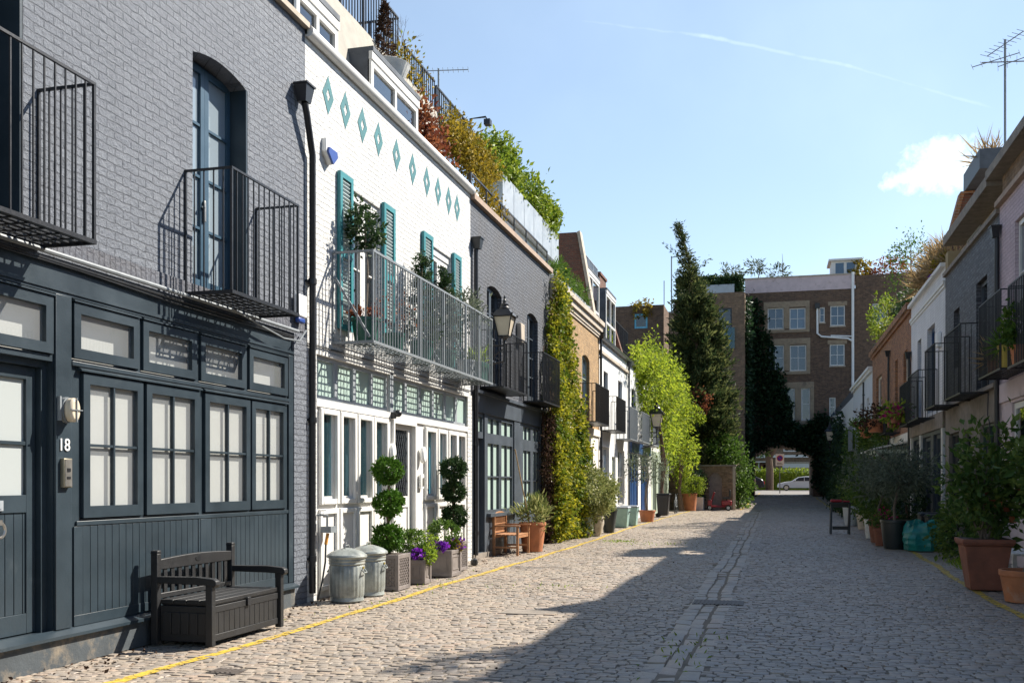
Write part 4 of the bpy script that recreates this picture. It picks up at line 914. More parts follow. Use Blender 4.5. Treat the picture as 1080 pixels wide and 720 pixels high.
balcony(ck, FR, 22.3, 24.35, 3.4, 4.83, .55, M['black_iron'], .1, .005); balcony(ck, FR, 25.7, 27.3, 3.4, 4.88, .55, M['black_iron'], .1, .005)
mb = MB(FR); mb.tube([(22.2, 3.46, .03), (22.1, 2.9, .06), (21.95, 2.7, .05), (21.9, 2.2, .03)], .012, 5); mb.build('loose_cable', M['black_plastic'], ck)
HO = [(29.35, 30.75, 3.5, 5.92), (31.9, 32.75, 3.5, 5.86)]
wk = house('terraced_house', 'bluish white brick house with dried grass along its parapet on the right', FR, 27.625, 34.15, 7.1, M['shade_white'], HO, split=3.4, lower=M['slate_paint'], lopens=[(28.0, 29.6, .1, 2.85), (30.1, 31.6, .1, 2.85), (32.1, 33.6, .1, 2.85)])
for a, b, c, d in HO: window(wk, FR, a+.01, b-.01, c, d-.01, M['navy'], 'dark', 1, 2, inset=.12, fw=.09)
for a, b in ((28.01, 29.59), (30.11, 31.59), (32.11, 33.59)): window(wk, FR, a, b, .11, 2.84, M['slate_paint'], 'dark', 2, 2, inset=.08, fw=.1, name='folding_door')
boxpart(wk, FR, 'white_post', M['white_paint'], (27.7, 27.95, 0, 2.95, 0, .06)); boxpart(wk, FR, 'white_post', M['white_paint'], (31.65, 31.9, 0, 2.95, 0, .06)); boxpart(wk, FR, 'white_post', M['white_paint'], (33.7, 33.95, 0, 2.95, 0, .06))
mb = MB(FR); mb.box(27.625, 34.15, 7.1, 7.2, -.3, .12); mb.box(27.625, 34.15, 6.65, 6.74, 0, .06); mb.box(27.625, 34.15, 6.57, 6.645, 0, .03); mb.build('cornice', M['white_render'], wk)
boxpart(wk, FR, 'fascia', M['stone_dark'], (27.625, 34.15, 2.96, 3.38, 0, .07))
balcony(wk, FR, 28.9, 31.0, 3.3, 4.6, .5, M['black_iron'], .11, .005); balcony(wk, FR, 31.6, 33.4, 3.3, 4.55, .45, M['black_iron'], .12, .01)
boxpart(wk, FR, 'alarm_box', M['whiteplastic'], (28.2, 28.5, 5.1, 5.5, 0, .12), bevel=.03)
F29 = Frame((0, 29.6, 0), (1, 0, 0), (0, 0, 1), (0, -1, 0))
mb = MB(F29); mb.prism([(XR+.15, 7.1), (XR+.7, 9.35), (XR+4, 9.35), (XR+4, 7.1)], 0, .35); mb.build('party_wall', M['red_brick'], wk, False)
mb = MB(F29); mb.prism([(XR+.05, 7.15), (XR+.63, 9.42), (XR+4.05, 9.42), (XR+4.05, 9.36), (XR+.72, 9.36), (XR+.16, 7.15)], -.04, .4); mb.build('wall_coping', M['orange_brick'], wk, False)
boxpart(wk, FR, 'roof_planter', M['lead'], (27.3, 29.5, 9.45, 9.95, -1.5, -.75))
pipe(wk, FR, 34.1, .1, 5.5, hopper=True, r=.05)
OO = [(35.1, 36.1, 3.5, 5.95), (37.7, 38.55, 3.5, 5.95), (43.1, 45.3, 3.6, 6.0), (40.2, 41.2, 3.5, 5.9)]
ob = house('terraced_house', 'orange brick house with a roof garden and hanging flowerpots on the right', FR, 34.155, 47.0, 7.0, M['orange_brick'], OO, split=3.2, lower=M['cream_render'], lopens=[(40.5, 42.5, .2, 2.6), (43.5, 45.5, .2, 2.6)])
for a, b, c, d in OO: window(ob, FR, a+.01, b-.01, c, d-.01, M['cream_render'], 'dark', 2, 2, inset=.1, fw=.08)
for a, b in ((40.51, 42.49), (43.51, 45.49)): window(ob, FR, a, b, .21, 2.59, M['dark_green'], 'dark', 3, 2, inset=.1)
mb = MB(FR); mb.box(34.155, 47.0, 7.0, 7.12, -.3, .08); mb.box(34.155, 47.0, 7.12, 7.32, -.3, .16); mb.build('cornice', M['orange_brick'], ob, False)
pipe(ob, FR, 40.0, .1, 6.3, hopper=True)
balcony(ob, FR, 37.0, 39.0, 3.3, 4.3, .5, M['black_iron'], .14, .01); balcony(ob, FR, 42.8, 45.6, 3.3, 4.3, .5, M['black_iron'], .14, .01)
# glazed porch
po = thing('glazed_porch', 'pale lean-to glazed porch on the right pavement behind the olive trees', 'porch', (XR-.5, 37, 0))
mb = MB(FR); 
for x in (34.6, 36.2, 37.8, 39.3): mb.box(x-.05, x+.05, 0, 2.5, .95, 1.05)
mb.box(34.55, 39.35, 2.5, 2.62, .94, 1.06); mb.box(34.55, 39.35, .8, .88, .96, 1.04); mb.box(34.55, 34.65, 2.5, 2.62, 0, .94); mb.box(34.55, 34.65, 0, 2.5, .02, .1); mb.build('frame', M['sage'], po)
boxpart(po, FR, 'lower_panel', M['sage'], (34.6, 39.3, 0, .8, .985, 1.01)); boxpart(po, FR, 'pane', G_['dark'], (34.6, 39.3, .88, 2.5, .995, 1.0), (34.6, 34.61, .1, 2.5, .1, .94))
mb = MB(FR); mb.add([(34.5, 2.85, .02), (39.4, 2.85, .02), (39.4, 2.62, 1.12), (34.5, 2.62, 1.12), (34.5, 2.9, .02), (39.4, 2.9, .02), (39.4, 2.67, 1.12), (34.5, 2.67, 1.12)], [(3,2,1,0),(4,5,6,7),(0,1,5,4),(1,2,6,5),(2,3,7,6),(3,0,4,7)]); mb.build('porch_roof', M['white_paint'], po)
LO = [(48.6, 49.8, 3.4, 5.5), (52, 53.2, 3.4, 5.5), (55.2, 56.3, 3.4, 5.5)]
gk = house('terraced_house', 'pale grey house with white gable far along the right side', FR, 47.005, 57.9, 6.5, M['pale_grey_render'], LO, split=3.1, lower=M['white_render'], lopens=[(48.2, 50, .1, 2.6), (52, 54, .6, 2.6)])
for a, b, c, d in LO: window(gk, FR, a+.01, b-.01, c, d-.01, M['white_paint'], 'dark', 2, 2, inset=.1, fw=.08)
for a, b, c in ((48.21, 49.99, .11), (52.01, 53.99, .61)): window(gk, FR, a, b, c, 2.59, M['white_paint'], 'dark', 2, 2, inset=.1)
mb = MB(FR); mb.box(47.005, 57.9, 6.5, 6.62, -.3, .12); mb.box(47.005, 57.9, 6.62, 6.74, -.3, .2); mb.build('cornice', M['white_render'], gk)
balcony(gk, FR, 51.4, 54, 3.2, 4.4, .55, M['grey_iron'], .14, .01); pipe(gk, FR, 50.8, .1, 6.4)
dormer(gk, FR, 49, 50.6, 6.75, 8.0, -.4, 2.2, M['lead'], M['white_paint'], 'blue', 1, 1)
fk = house('terraced_house', 'dim white house beside the arch on the right, half covered in ivy', FR, 57.905, 77.9, 6.3, M['white_render'], [(60, 61.2, 3.5, 5.3), (65, 66.2, 3.5, 5.3), (71, 72.2, 3.2, 5.2)], split=3.0, lower=M['stone_dark'], lopens=[(60, 62, .7, 2.6), (66, 69, .7, 2.6)])
for a, b, c, d in ((60.01, 61.19, 3.5, 5.3), (65.01, 66.19, 3.5, 5.3), (71.01, 72.19, 3.2, 5.2)): window(fk, FR, a, b, c, d, M['white_paint'], 'dark', 2, 2, inset=.06, fw=.09)
for a, b in ((60.01, 61.99), (66.01, 68.99)): window(fk, FR, a, b, .7, 2.6, M['dark_green'], 'dark', 3, 2, inset=.1)
boxpart(fk, FR, 'roof', M['roof_slate'], (58, 77.8, 6.3, 7.0, -6, -.2))

# ================================================================ END BUILDING WITH THE ARCH
AX0, AX1, AZ = -1.42, 2.92, 4.42
def px2e(px, py, Y=YE):
    x = (px-540)/1050; c, s = math.cos(TH), math.sin(TH); k = Y/(c+x*s)
    return k*(-s+x*c), 1.5+k*(510-py)/1050
def ewin(px0, py0, px1, py1):
    (a, d), (b, _) = px2e(px0, py0), px2e(px1, py0); (_, c) = px2e((px0+px1)/2, py1); return (a, b, c, d)
E_W = {k: ewin(*v) for k, v in {'a1': (809.5, 325, 826.7, 347), 'a2': (832.6, 325, 849.8, 347), 'a3': (875.6, 322.5, 891.3, 343.5), 'a0': (864, 324, 870, 340),
      'b1': (809, 364, 827, 391), 'b2': (833, 364, 850.5, 391), 'b3': (875, 363, 891, 385.5), 'c1': (821, 409.6, 838.5, 443), 'c2': (845, 409, 854.5, 443), 'c3': (874.6, 419, 881.5, 439), 'r1': (920, 320, 936.5, 342.5)}.items()}
TOPZ = 16.0
eb = thing('brick_building', 'dark brown brick block closing the mews over the archway', 'building', (2, YE, .6))
mb = MB(FE); opens = list(E_W.values()) + [(AX0, AX1, -.5, AZ)]
wallgrid(mb, -6.5, 16, -.5, TOPZ, opens, 0, .2); archfill(mb, AX0, AX1, AZ, .75, depth=8, n=16)
for x in (AX0, AX1): mb.quad((x, -.5, -.2), (x, -.5, -8), (x, AZ, -8), (x, AZ, -.2))
mb.quad((AX0, AZ-.02, -.2), (AX1, AZ-.02, -.2), (AX1, AZ-.02, -8), (AX0, AZ-.02, -8))
mb.quad((-6.5, TOPZ, 0), (16, TOPZ, 0), (16, TOPZ, -8), (-6.5, TOPZ, -8)); mb.quad((-6.5, -.5, -8), (AX0, -.5, -8), (AX0, TOPZ, -8), (-6.5, TOPZ, -8)); mb.quad((AX1, -.5, -8), (16, -.5, -8), (16, TOPZ, -8), (AX1, TOPZ, -8)); mb.quad((AX0, AZ, -8), (AX1, AZ, -8), (AX1, TOPZ, -8), (AX0, TOPZ, -8))
mb.quad((-6.5, -.5, 0), (-6.5, -.5, -8), (-6.5, TOPZ, -8), (-6.5, TOPZ, 0)); mb.quad((16, -.5, 0), (16, -.5, -8), (16, TOPZ, -8), (16, TOPZ, 0))
mb.build('wall', M['brown_brick'], eb, False)
for k, (a, b, c, d) in E_W.items():
    window(eb, FE, a+.01, b-.01, c+.01, d-.01, M['white_paint'], 'sky', 1 if k in ('a0', 'c2', 'c3') else 2, 2, inset=.07, fw=.07, bar=.035, blind='blind' if k in ('a2',) else None, bw=.1, sill=.1, bm=M['stone'])
mb = MB(FE)
def surround(w1, w2, t=.28):
    a, b, c, d = w1[0], w2[1], w1[2], w1[3]
    mb.box(a-t, b+t, d, d+.45, 0, .05); mb.box(a-t, a-.001, c-.1, d, 0, .05); mb.box(b+.001, b+t, c-.1, d, 0, .05); mb.box(w1[1]+.001, w2[0]-.001, c, d, 0, .05); mb.box(a-t, b+t, c-.3, c-.1, 0, .07)
surround(E_W['a1'], E_W['a2']); surround(E_W['b1'], E_W['b2']); surround(E_W['c1'], E_W['c2'])
for k in ('a3', 'b3'): a, b, c, d = E_W[k]; mb.box(a-.15, b+.15, d, d+.3, 0, .04)
mb.build('stone_surround', M['sandstone'], eb)
z1 = px2e(840, 297)[1]
boxpart(eb, FE, 'parapet', M['pink_render'], (-2.05, 5.9, TOPZ, TOPZ+1.05, -.4, .03)); boxpart(eb, FE, 'parapet_coping', M['stone'], (-2.1, 5.95, TOPZ+1.05, TOPZ+1.15, -.45, .08)); boxpart(eb, FE, 'brick_parapet', M['brown_brick'], (5.96, 16, TOPZ, TOPZ+.95, -.4, .02))
mb = MB(FE)
mb.tube([(5.75, 7, .1), (5.75, 17.2, .1)], .1, 8); x = px2e(862, 330)[0]; mb.tube([(x, 14.6, .08), (x, 12.75, .08), (x+.3, 12.5, .08), (5.4, 12.3, .08), (5.72, 12.1, .1)], .08, 8); mb.tube([(px2e(876, 355)[0], 12.55, .1), (5.7, 12.45, .1)], .05, 6)
mb.build('drainpipe', M['whiteplastic'], eb)
mb = MB(FE); mb.lathe([(.1, 0), (.2, .2), (.2, .4)], (0, 0, 0)) if False else mb.box(x-.17, x+.17, 14.6, 15.0, .0, .22); mb.build('hopper', M['black_iron'], eb)
mb = MB(FE); mb.box(4.3, 6.3, TOPZ+1.0, TOPZ+2.35, -3.5, -1.2); mb.box(4.1, 6.5, TOPZ+2.35, TOPZ+2.5, -3.8, -1.0); rh = mb.build('roof_hut', M['white_render'], eb)
boxpart(rh, FE, 'hut_window', G_['blue'], (4.6, 5.2, TOPZ+1.4, TOPZ+2.2, -1.199, -1.19), (5.4, 6.0, TOPZ+1.4, TOPZ+2.2, -1.199, -1.19))
# left block
lb = thing('brick_building', 'brown brick block with a hedge on its roof behind the cypress', 'building', (-5, 74, .4))
YL = 74.0; F66 = Frame((0, YL, 0), (1, 0, 0), (0, 0, 1), (0, -1, 0)); LX0, LX1, LXM, LZ, LZ2 = -15.7, -1.96, -4.82, 15.4, 14.05; LD = -3.9
def p66(px, py): return px2e(px, py, YL)
mb = MB(F66); wa_, wd_ = p66(757, 325), p66(772, 366)
op = [(wa_[0], wd_[0], wd_[1], wa_[1])]
wallgrid(mb, LXM, LX1, -.5, LZ, op, 0, .2); wallgrid(mb, LX0, LXM, -.5, LZ2, [], 0)
mb.quad((LX1, -.5, 0), (LX1, -.5, LD), (LX1, LZ, LD), (LX1, LZ, 0)); mb.quad((LX0, LZ2, 0), (LXM, LZ2, 0), (LXM, LZ2, LD), (LX0, LZ2, LD)); mb.quad((LXM, LZ, 0), (LX1, LZ, 0), (LX1, LZ, LD), (LXM, LZ, LD)); mb.quad((LXM, LZ2, 0), (LXM, LZ, 0), (LXM, LZ, LD), (LXM, LZ2, LD)); mb.quad((LX0, -.5, 0), (LX0, LZ2, 0), (LX0, LZ2, LD), (LX0, -.5, LD))
mb.quad((LX0, -.5, LD), (LX1, -.5, LD), (LX1, LZ2, LD), (LX0, LZ2, LD)); mb.quad((LXM, LZ2, LD), (LX1, LZ2, LD), (LX1, LZ, LD), (LXM, LZ, LD))
mb.build('wall', M['brown_brick2'], lb, False)
window(lb, F66, wa_[0]+.01, wd_[0]-.01, wd_[1]+.01, wa_[1]-.01, M['teal_plinth'], 'blue', 1, 2, inset=.03, fw=.1)
boxpart(lb, F66, 'glass_balustrade', G_['teal'], (wa_[0]+.45, wd_[0]+.2, wd_[1]-.1, wd_[1]+1.4, .18, .2))
boxpart(lb, F66, 'zinc_planter', M['zinc'], (-4.7, -2.7, LZ, LZ+.62, -.6, -.1))
boxpart(lb, F66, 'coping', M['stone_dark'], (LX0, LXM-.01, LZ2, LZ2+.13, -.3, .05))
mb = MB(F66); mb.box(-7.1, -5.8, LZ2+.13, LZ2+1.0, -1.8, -.7)
for x in (-6.75, -6.2): mb.box(x-.14, x+.14, LZ2+1.0, LZ2+1.6, -1.4, -1.05)
mb.build('chimney', M['brown_brick'], lb)
mb = MB(F66); mb.tube([(-7.3, LZ2, -.8), (-7.3, LZ2+4.4, -.8)], .045, 6); mb.tube([(-7.3, LZ2+4.3, -.8), (-5.5, LZ2+4.6, -.8)], .034, 5); mb.tube([(-7.85, LZ2, -.8), (-7.85, LZ2+2.6, -.8)], .034, 5)
tag(mb.build('aerial_mast', M['grey_iron']), 'grey aerial mast on the brick block left of the cypress top', 'aerial')
xb, zb = px2e(669, 331, 62); xc, zc = px2e(683, 346, 62)
# blue-framed roof window storey peeping over the vine
rs_ = thing('roof_pavilion', 'small brick roof room with a bright blue window above the lime vine', 'roof room', ((xb+xc)/2, 62, 0))
F62 = Frame((0, 62, 0), (1, 0, 0), (0, 0, 1), (0, -1, 0)); mb = MB(F62); wallgrid(mb, xb-2.6, xc+1.0, 0, zb+.5, [(xb, xc, zc, zb)], 0); shell(mb, xb-2.6, xc+1.0, 0, zb+.5, 0, 3); mb.build('wall', M['brown_brick'], rs_, False)
window(rs_, F62, xb+.01, xc-.01, zc+.01, zb-.01, mat('sky blue frame paint', (.12, .42, .6), .5), 'blue', 1, 1, inset=.02, fw=.1)
# garden wall with an arched door, Y 57.6
gw = thing('garden_wall', 'brown brick garden wall with an arched grey door left of the archway', 'wall', (-3.5, 57.6, 0))
F57 = Frame((0, 57.6, 0), (1, 0, 0), (0, 0, 1), (0, -1, 0))
mb = MB(F57); DX0, DX1 = -3.52, -2.78; wallgrid(mb, -5.9, -2.05, -.1, 2.5, [(DX0, DX1, -.1, 2.15)], 0, .12); archfill(mb, DX0, DX1, 2.15, .34, depth=.12)
mb.quad((-5.9, 2.5, 0), (-2.05, 2.5, 0), (-2.05, 2.5, -.35), (-5.9, 2.5, -.35)); mb.quad((-2.05, -.1, 0), (-2.05, -.1, -.35), (-2.05, 2.5, -.35), (-2.05, 2.5, 0)); mb.quad((-5.9, -.1, -.35), (-2.05, -.1, -.35), (-2.05, 2.5, -.35), (-5.9, 2.5, -.35))
mb.build('wall', M['brown_brick2'], gw, False); boxpart(gw, F57, 'coping', M['stone_dark'], (-5.95, -2.0, 2.5, 2.58, -.4, .05)); boxpart(gw, F57, 'end_pier', M['stone'], (-2.19, -2.04, 0, 2.49, .0, .04))
boxpart(gw, F57, 'arched_door', mat('silvered door boards', (.2, .16, .15), .7, .2, 6, .2), (DX0, DX1, 0, 2.14, -.14, -.1))

# ================================================================ BEYOND THE ARCH
fb = thing('apartment_building', 'brown brick flats with white bands seen through the archway', 'building', (2, 122, .8))
F12 = Frame((0, 122, 0), (1, 0, 0), (0, 0, 1), (0, -1, 0)); op = [(-2.6, -.6, 2.2, 4.2), (1.2, 3.4, 5.3, 7.6), (5.4, 7, 2.2, 4.2), (5.2, 6.8, 5.6, 7.6), (-2.4, -.8, 5.6, 7.6)]
mb = MB(F12); wallgrid(mb, -14, 18, -.5, 14, op, 0, .3); shell(mb, -14, 18, -.5, 14, 0, 8); mb.build('wall', M['brown_brick2'], fb, False)
for a, b, c, d in op: window(fb, F12, a+.01, b-.01, c+.01, d-.01, M['white_paint'], 'dark', 2, 2, inset=.05, fw=.14, bar=.08)
boxpart(fb, F12, 'white_band', M['white_render'], (-14, 18, 4.6, 4.9, 0, .2), (1.1, 4.6, 3.4, 3.9, 0, 1.2)); boxpart(fb, F12, 'balcony', M['stone'], (1.0, 4.7, 3.92, 4.05, 0.01, 1.3), (1.0, 4.7, 2.3, 3.39, 0.0, 1.1))
hp = MB(); 
pts = np.stack([rng.uniform(-12, 15, 9000), 110.4+rng.normal(0, .35, 9000), .8+rng.uniform(0, 1, 9000)**.6*2.35], 1); hp.leaves(pts, .22, .6)
hp.box(-12, 15, 110.3, 110.7, .7, 2.7)
tag(hp.build('clipped_hedge', M['leaf_hedge'], smooth=False), 'sunlit clipped green hedge across the street beyond the archway', 'hedge')
t_ = thing('street_tree', 'leaning brown tree trunk seen through the left half of the archway', 'tree', (-.35, 108, .8))
mb = MB(); mb.tube([(-.35, 108, .6), (-.3, 108, 3), (-.55, 108, 5.5), (-.8, 108, 9)], [.42, .38, .33, .25], 9); mb.tube([(-.3, 108, 4.2), (.9, 107.6, 6.5), (1.6, 107, 9)], [.25, .2, .12], 7); mb.build('trunk', M['bark'], t_)
mb = MB(); P, o = blob((-.3, 107.5, 8.6), (3.2, 2.4, 2.6), 2600, 40); mb.leaves(P, .28, .6, o); P, o = blob((-.9, 107, 5.0), (.7, .6, .8), 260, 8); mb.leaves(P, .24, .6, o); mb.build('crown', M['leaf_mid'], t_, smooth=False)
def car(label, loc, rz, paint, group=None):
    """side profile along x (front at -x), built about the origin, wheels and glass as parts"""
    r = thing('parked_car', label, 'car', loc, group); L, Wd = 4.6, 1.76
    prof = [(-2.3, .32), (-2.32, .55), (-2.2, .72), (-1.5, .9), (-.95, .96), (-.25, 1.38), (.5, 1.46), (1.45, 1.43), (2.0, 1.2), (2.22, .95), (2.3, .6), (2.26, .32), (1.75, .27), (-1.75, .27)]
    b = MB(); V = []; n = len(prof)
    for sgn, f in ((-1, .86), (-1, 1), (1, 1), (1, .86)):
        for x, z in prof:
            k = 1-.2*max(0, (z-.9)/.55) ; V.append((x*(1 if f == 1 else .985)+loc[0], sgn*Wd/2*f*k+loc[1] if f == 1 else sgn*(Wd/2*k+.0)*.985+loc[1]+0, z+loc[2] if f == 1 else z+loc[2]))
    V = []
    for y, sx in ((-1, .94), (-.86, 1), (.86, 1), (1, .94)):
        for x, z in prof:
            k = 1-.2*max(0, (z-.9)/.55); V.append((x*sx+loc[0], y*Wd/2*k+loc[1], (.27+(z-.27)*(.97 if abs(y) == 1 else 1))+loc[2]))
    F = [tuple(range(n)), tuple(range(3*n, 4*n))[::-1]] + [(j*n+i, j*n+n+i, j*n+n+(i+1) % n, j*n+(i+1) % n) for j in range(3) for i in range(n)]
    b.add(V, F); b.build('body', paint, r, bevel=.03)
    g = MB()
    for sgn in (-1, 1):
        y = loc[1]+sgn*(Wd/2*.875); y2 = loc[1]+sgn*(Wd/2*.815)
        for P in ([(-.7, .97), (-.2, 1.31), (.3, 1.37), (.3, .98)], [(.37, .98), (.37, 1.37), (1.05, 1.37), (1.05, .99)], [(1.12, .99), (1.12, 1.36), (1.5, 1.34), (1.85, 1.03)]):
            V = [(x+loc[0], loc[1]+sgn*(Wd/2*(1-.2*max(0, (z-.9)/.55))+.008), z+loc[2]) for x, z in P]; g.add(V, [(0, 1, 2, 3)])
    g.add([(-.98+loc[0], loc[1]-.72, .99+loc[2]), (-.98+loc[0], loc[1]+.72, .99+loc[2]), (-.3+loc[0], loc[1]+.6, 1.38+loc[2]), (-.3+loc[0], loc[1]-.6, 1.38+loc[2])], [(0, 1, 2, 3)])
    g.add([(2.02+loc[0], loc[1]-.62, 1.2+loc[2]), (2.02+loc[0], loc[1]+.62, 1.2+loc[2]), (1.52+loc[0], loc[1]+.6, 1.43+loc[2]), (1.52+loc[0], loc[1]-.6, 1.43+loc[2])], [(0, 1, 2, 3)])
    g.build('car_glass', mat('dark car glass', (.02, .025, .03), .1, 0, 3, 0), r, False)
    for x in (-1.42, 1.38):
        for sgn in (-1, 1):
            w = MB(); cx, cy, cz = loc[0]+x, loc[1]+sgn*(Wd/2-.1), loc[2]+.31; w.tube([(cx, cy-.1, cz), (cx, cy+.1, cz)], .31, 18); wo = w.build('wheel', M['tyre'], r)
            k = MB(); k.tube([(cx, cy+sgn*.09, cz), (cx, cy+sgn*.106, cz)], .2, 14); k.build('rim', M['chrome'], wo)
    for sgn in (-1, 1):
        k = MB(); k.box(loc[0]-2.26, loc[0]-2.12, loc[1]+sgn*.62-.17, loc[1]+sgn*.62+.17, loc[2]+.6, loc[2]+.74); k.build('headlight', M['lampglass'], r, bevel=.03)
        k = MB(); k.box(loc[0]+2.16, loc[0]+2.29, loc[1]+sgn*.66-.13, loc[1]+sgn*.66+.13, loc[2]+.62, loc[2]+.95); k.build('tail_light', M['tail_light'], r, bevel=.02)
        k = MB(); k.box(loc[0]-.62, loc[0]-.5, loc[1]+sgn*.9-.08, loc[1]+sgn*.9+.08, loc[2]+.98, loc[2]+1.1); k.build('wing_mirror', paint, r, bevel=.02)
    r.rotation_euler = (0, 0, rz); return r
car('silver estate car parked side-on beyond the archway', (2.75, 105.5, float(gz(105.5))), 0, M['silver_paint'])
car('dark car with red tail light at the left edge of the archway view', (-3.1, 106.5, float(gz(106))), 0, M['dark_paint'])
# no waiting sign on a post
sg = thing('road_sign', 'white plate with red ringed blue no waiting roundel at the archway', 'sign', (.02, 90, .7)); YS = 90
(a, zt), (b, _), (_, zb) = px2e(818, 478.5, YS), px2e(827, 478.5, YS), px2e(822, 491, YS)
FS = Frame((0, YS, 0), (1, 0, 0), (0, 0, 1), (0, -1, 0)); cx, cz = (a+b)/2, zt-(b-a)*.52; rr = (b-a)*.36
boxpart(sg, FS, 'post', M['grey_iron'], (cx-.04, cx+.04, .6, zt+.1, -.1, -.02)); boxpart(sg, FS, 'sign_plate', M['sign_white'], (a, b, zb, zt, -.019, 0))
def disc(r0, w0, w1, m, nm):
    mb = MB(FS); mb.prism([(cx+r0*math.cos(t), cz+r0*math.sin(t)) for t in np.linspace(0, 2*PI, 24, False)], w0, w1); return mb.build(nm, m, sg)
disc(rr, .001, .008, M['sign_red'], 'red_ring'); disc(rr*.76, .009, .014, M['sign_blue'], 'blue_disc')
mb = MB(FS); mb.bar((cx-rr*.6, cz+rr*.6, .018), (cx+rr*.6, cz-rr*.6, .018), rr*.2, .006); mb.build('red_slash', M['sign_red'], sg)
mb = MB(FS)
for i in range(3): mb.box(a+.1, b-.1-.06*i, zb+.1+.07*i, zb+.13+.07*i, .0, .004)
mb.build('small_print', M['black_plastic'], sg)
# ================================================================ STREET FURNITURE AND POTS, LEFT SIDE
def pxX(px, py, X):
    x = (px-540)/1050; c, s = math.cos(TH), math.sin(TH); k = X/(-s+x*c); return k*(c+x*s), 1.5+k*(510-py)/1050
def pxG(px, py):
    x = (px-540)/1050; c, s = math.cos(TH), math.sin(TH); k = 1.5*1050/(py-510); return k*(-s+x*c), k*(c+x*s)
# black storage bench against the teal house
bn = thing('storage_bench', 'black slatted storage bench against the teal house front', 'bench', (-5.3, 8.74, .012))
FB = Frame((-5.61, 8.08, .012), (0, 1, 0), (0, 0, 1), (1, 0, 0)); BW = 1.38; BD = .68; bm_ = M['bench_plastic']
boxpart(bn, FB, 'chest', bm_, (.05, BW-.05, .03, .36, .1, BD-.06), bevel=.006)
mb = MB(FB); n = 13; x0, x1 = .075, BW-.075
for i in range(n): a = x0+(x1-x0)*i/n; mb.box(a+.003, a+(x1-x0)/n-.003, .1, .3, BD-.06, BD-.045)
mb.box(x0, x1, .04, .1, BD-.06, BD-.038); mb.box(x0, x1, .3, .36, BD-.06, BD-.038)
for i in range(5): a = .13+(BD-.22)*i/5; mb.box(.038, .05, .1, .3, a+.004, a+(BD-.22)/5-.004); mb.box(BW-.05, BW-.038, .1, .3, a+.004, a+(BD-.22)/5-.004)
mb.build('slatted_panel', bm_, bn, bevel=.003)
mb = MB(FB); 
for i in range(4): a = .09+(BD-.13)*i/4; mb.box(.06, BW-.06, .375, .415, a+.004, a+(BD-.13)/4-.004)
mb.box(.065, BW-.065, .365, .39, .1, BD-.05); mb.build('seat_lid', bm_, bn, bevel=.005)
boxpart(bn, FB, 'latch', M['black_iron'], (BW/2-.03, BW/2+.03, .3, .385, BD-.037, BD-.02), bevel=.004)
mb = MB(FB); n = 10
for i in range(n): a = .1+(BW-.2)*(i+.5)/n; mb.box(a-.028, a+.028, .42, .7, .065, .085)
sl = mb.build('backrest', bm_, bn, bevel=.004)
mb = MB(FB); P = [(.06, .69), (BW-.06, .69)] + [(BW-.06-(BW-.12)*t, .785+.022*math.sin(PI*t)) for t in np.linspace(0, 1, 13)]; mb.prism(P, .055, .095); mb.prism([(.06, .42), (BW-.06, .42), (BW-.06, .47), (.06, .47)], .06, .09); mb.build('back_rail', bm_, sl, bevel=.006)
mb = MB(FB); mb.prism([(BW/2+.05*math.cos(t), .755+.025*math.sin(t)) for t in np.linspace(0, 2*PI, 16, False)], .096, .1); mb.build('oval_emblem', M['black_plastic'], sl)
for x in (0, BW-.065):
    mb = MB(FB); mb.box(x, x+.065, 0, .84, .03, .1); mb.prism([(x-.006, .84), (x+.071, .84), (x+.06, .87), (x+.005, .87)], .028, .102); mb.build('back_post', bm_, bn, bevel=.006)
    mb = MB(FB); mb.box(x, x+.065, 0, .56, BD-.08, BD-.012); mb.build('front_leg', bm_, bn, bevel=.006)
    FS_ = Frame((-5.61, 8.08+x, .012), (1, 0, 0), (0, 0, 1), (0, -1, 0))
    mb = MB(FS_); mb.prism([(.1, .57), (.1, .63), (.5, .635), (BD-.0, .62), (BD+.03, .6), (BD+.035, .565), (BD+.01, .54), (BD-.02, .555), (.5, .565)], -.07, .005); mb.build('armrest', bm_, bn, bevel=.006)
# galvanised dustbins
def dustbin(label, x, y, dents):
    r = thing('dustbin', label, 'dustbin', (x, y, .012), 'galvanised dustbins')
    b = MB(); b.lathe([(.205, 0), (.215, .015), (.21, .03), (.207, .06)], (x, y, .012), 48); b.lathe([(.207, .06), (.218, .09), (.226, .44), (.216, .46)], (x, y, .012), 96, .016, 24); b.lathe([(.216, .46), (.232, .48), (.226, .5), (.234, .52), (.228, .54), (.236, .56), (.23, .57)], (x, y, .012), 48)
    b.build('body', M['galvanised'], r)
    l = MB(); l.lathe([(.252, .555), (.258, .57), (.25, .59)], (x, y, .012), 48); l.lathe([(.25, .588), (.19, .63), (.06, .672), (.03, .676)], (x, y, .012), 72, .012, 14)
    lo = l.build('lid', M['galvanised'], r)
    h = MB(); h.tube([(x, y-.06, .685), (x, y-.05, .72), (x, y+.05, .72), (x, y+.06, .685)], .008, 6); h.build('handle', M['galvanised'], lo)
    h = MB()
    for s in (-1, 1): h.tube([(x+s*.22, y-.05, .42), (x+s*.255, y-.04, .38), (x+s*.255, y+.04, .38), (x+s*.22, y+.05, .42)], .008, 6)
    h.build('side_handle', M['galvanised'], r)
    h = MB(); h.box(x+.222, x+.232, y-.02, y+.02, .43, .455); h.build('maker_plate', M['brass'], r)
    return r
dustbin('galvanised dustbin nearest the black bench, in front of its twin', -5.24, 11.72, 1); dustbin('galvanised dustbin between its twin and the lattice planter', -5.24, 12.42, 2)
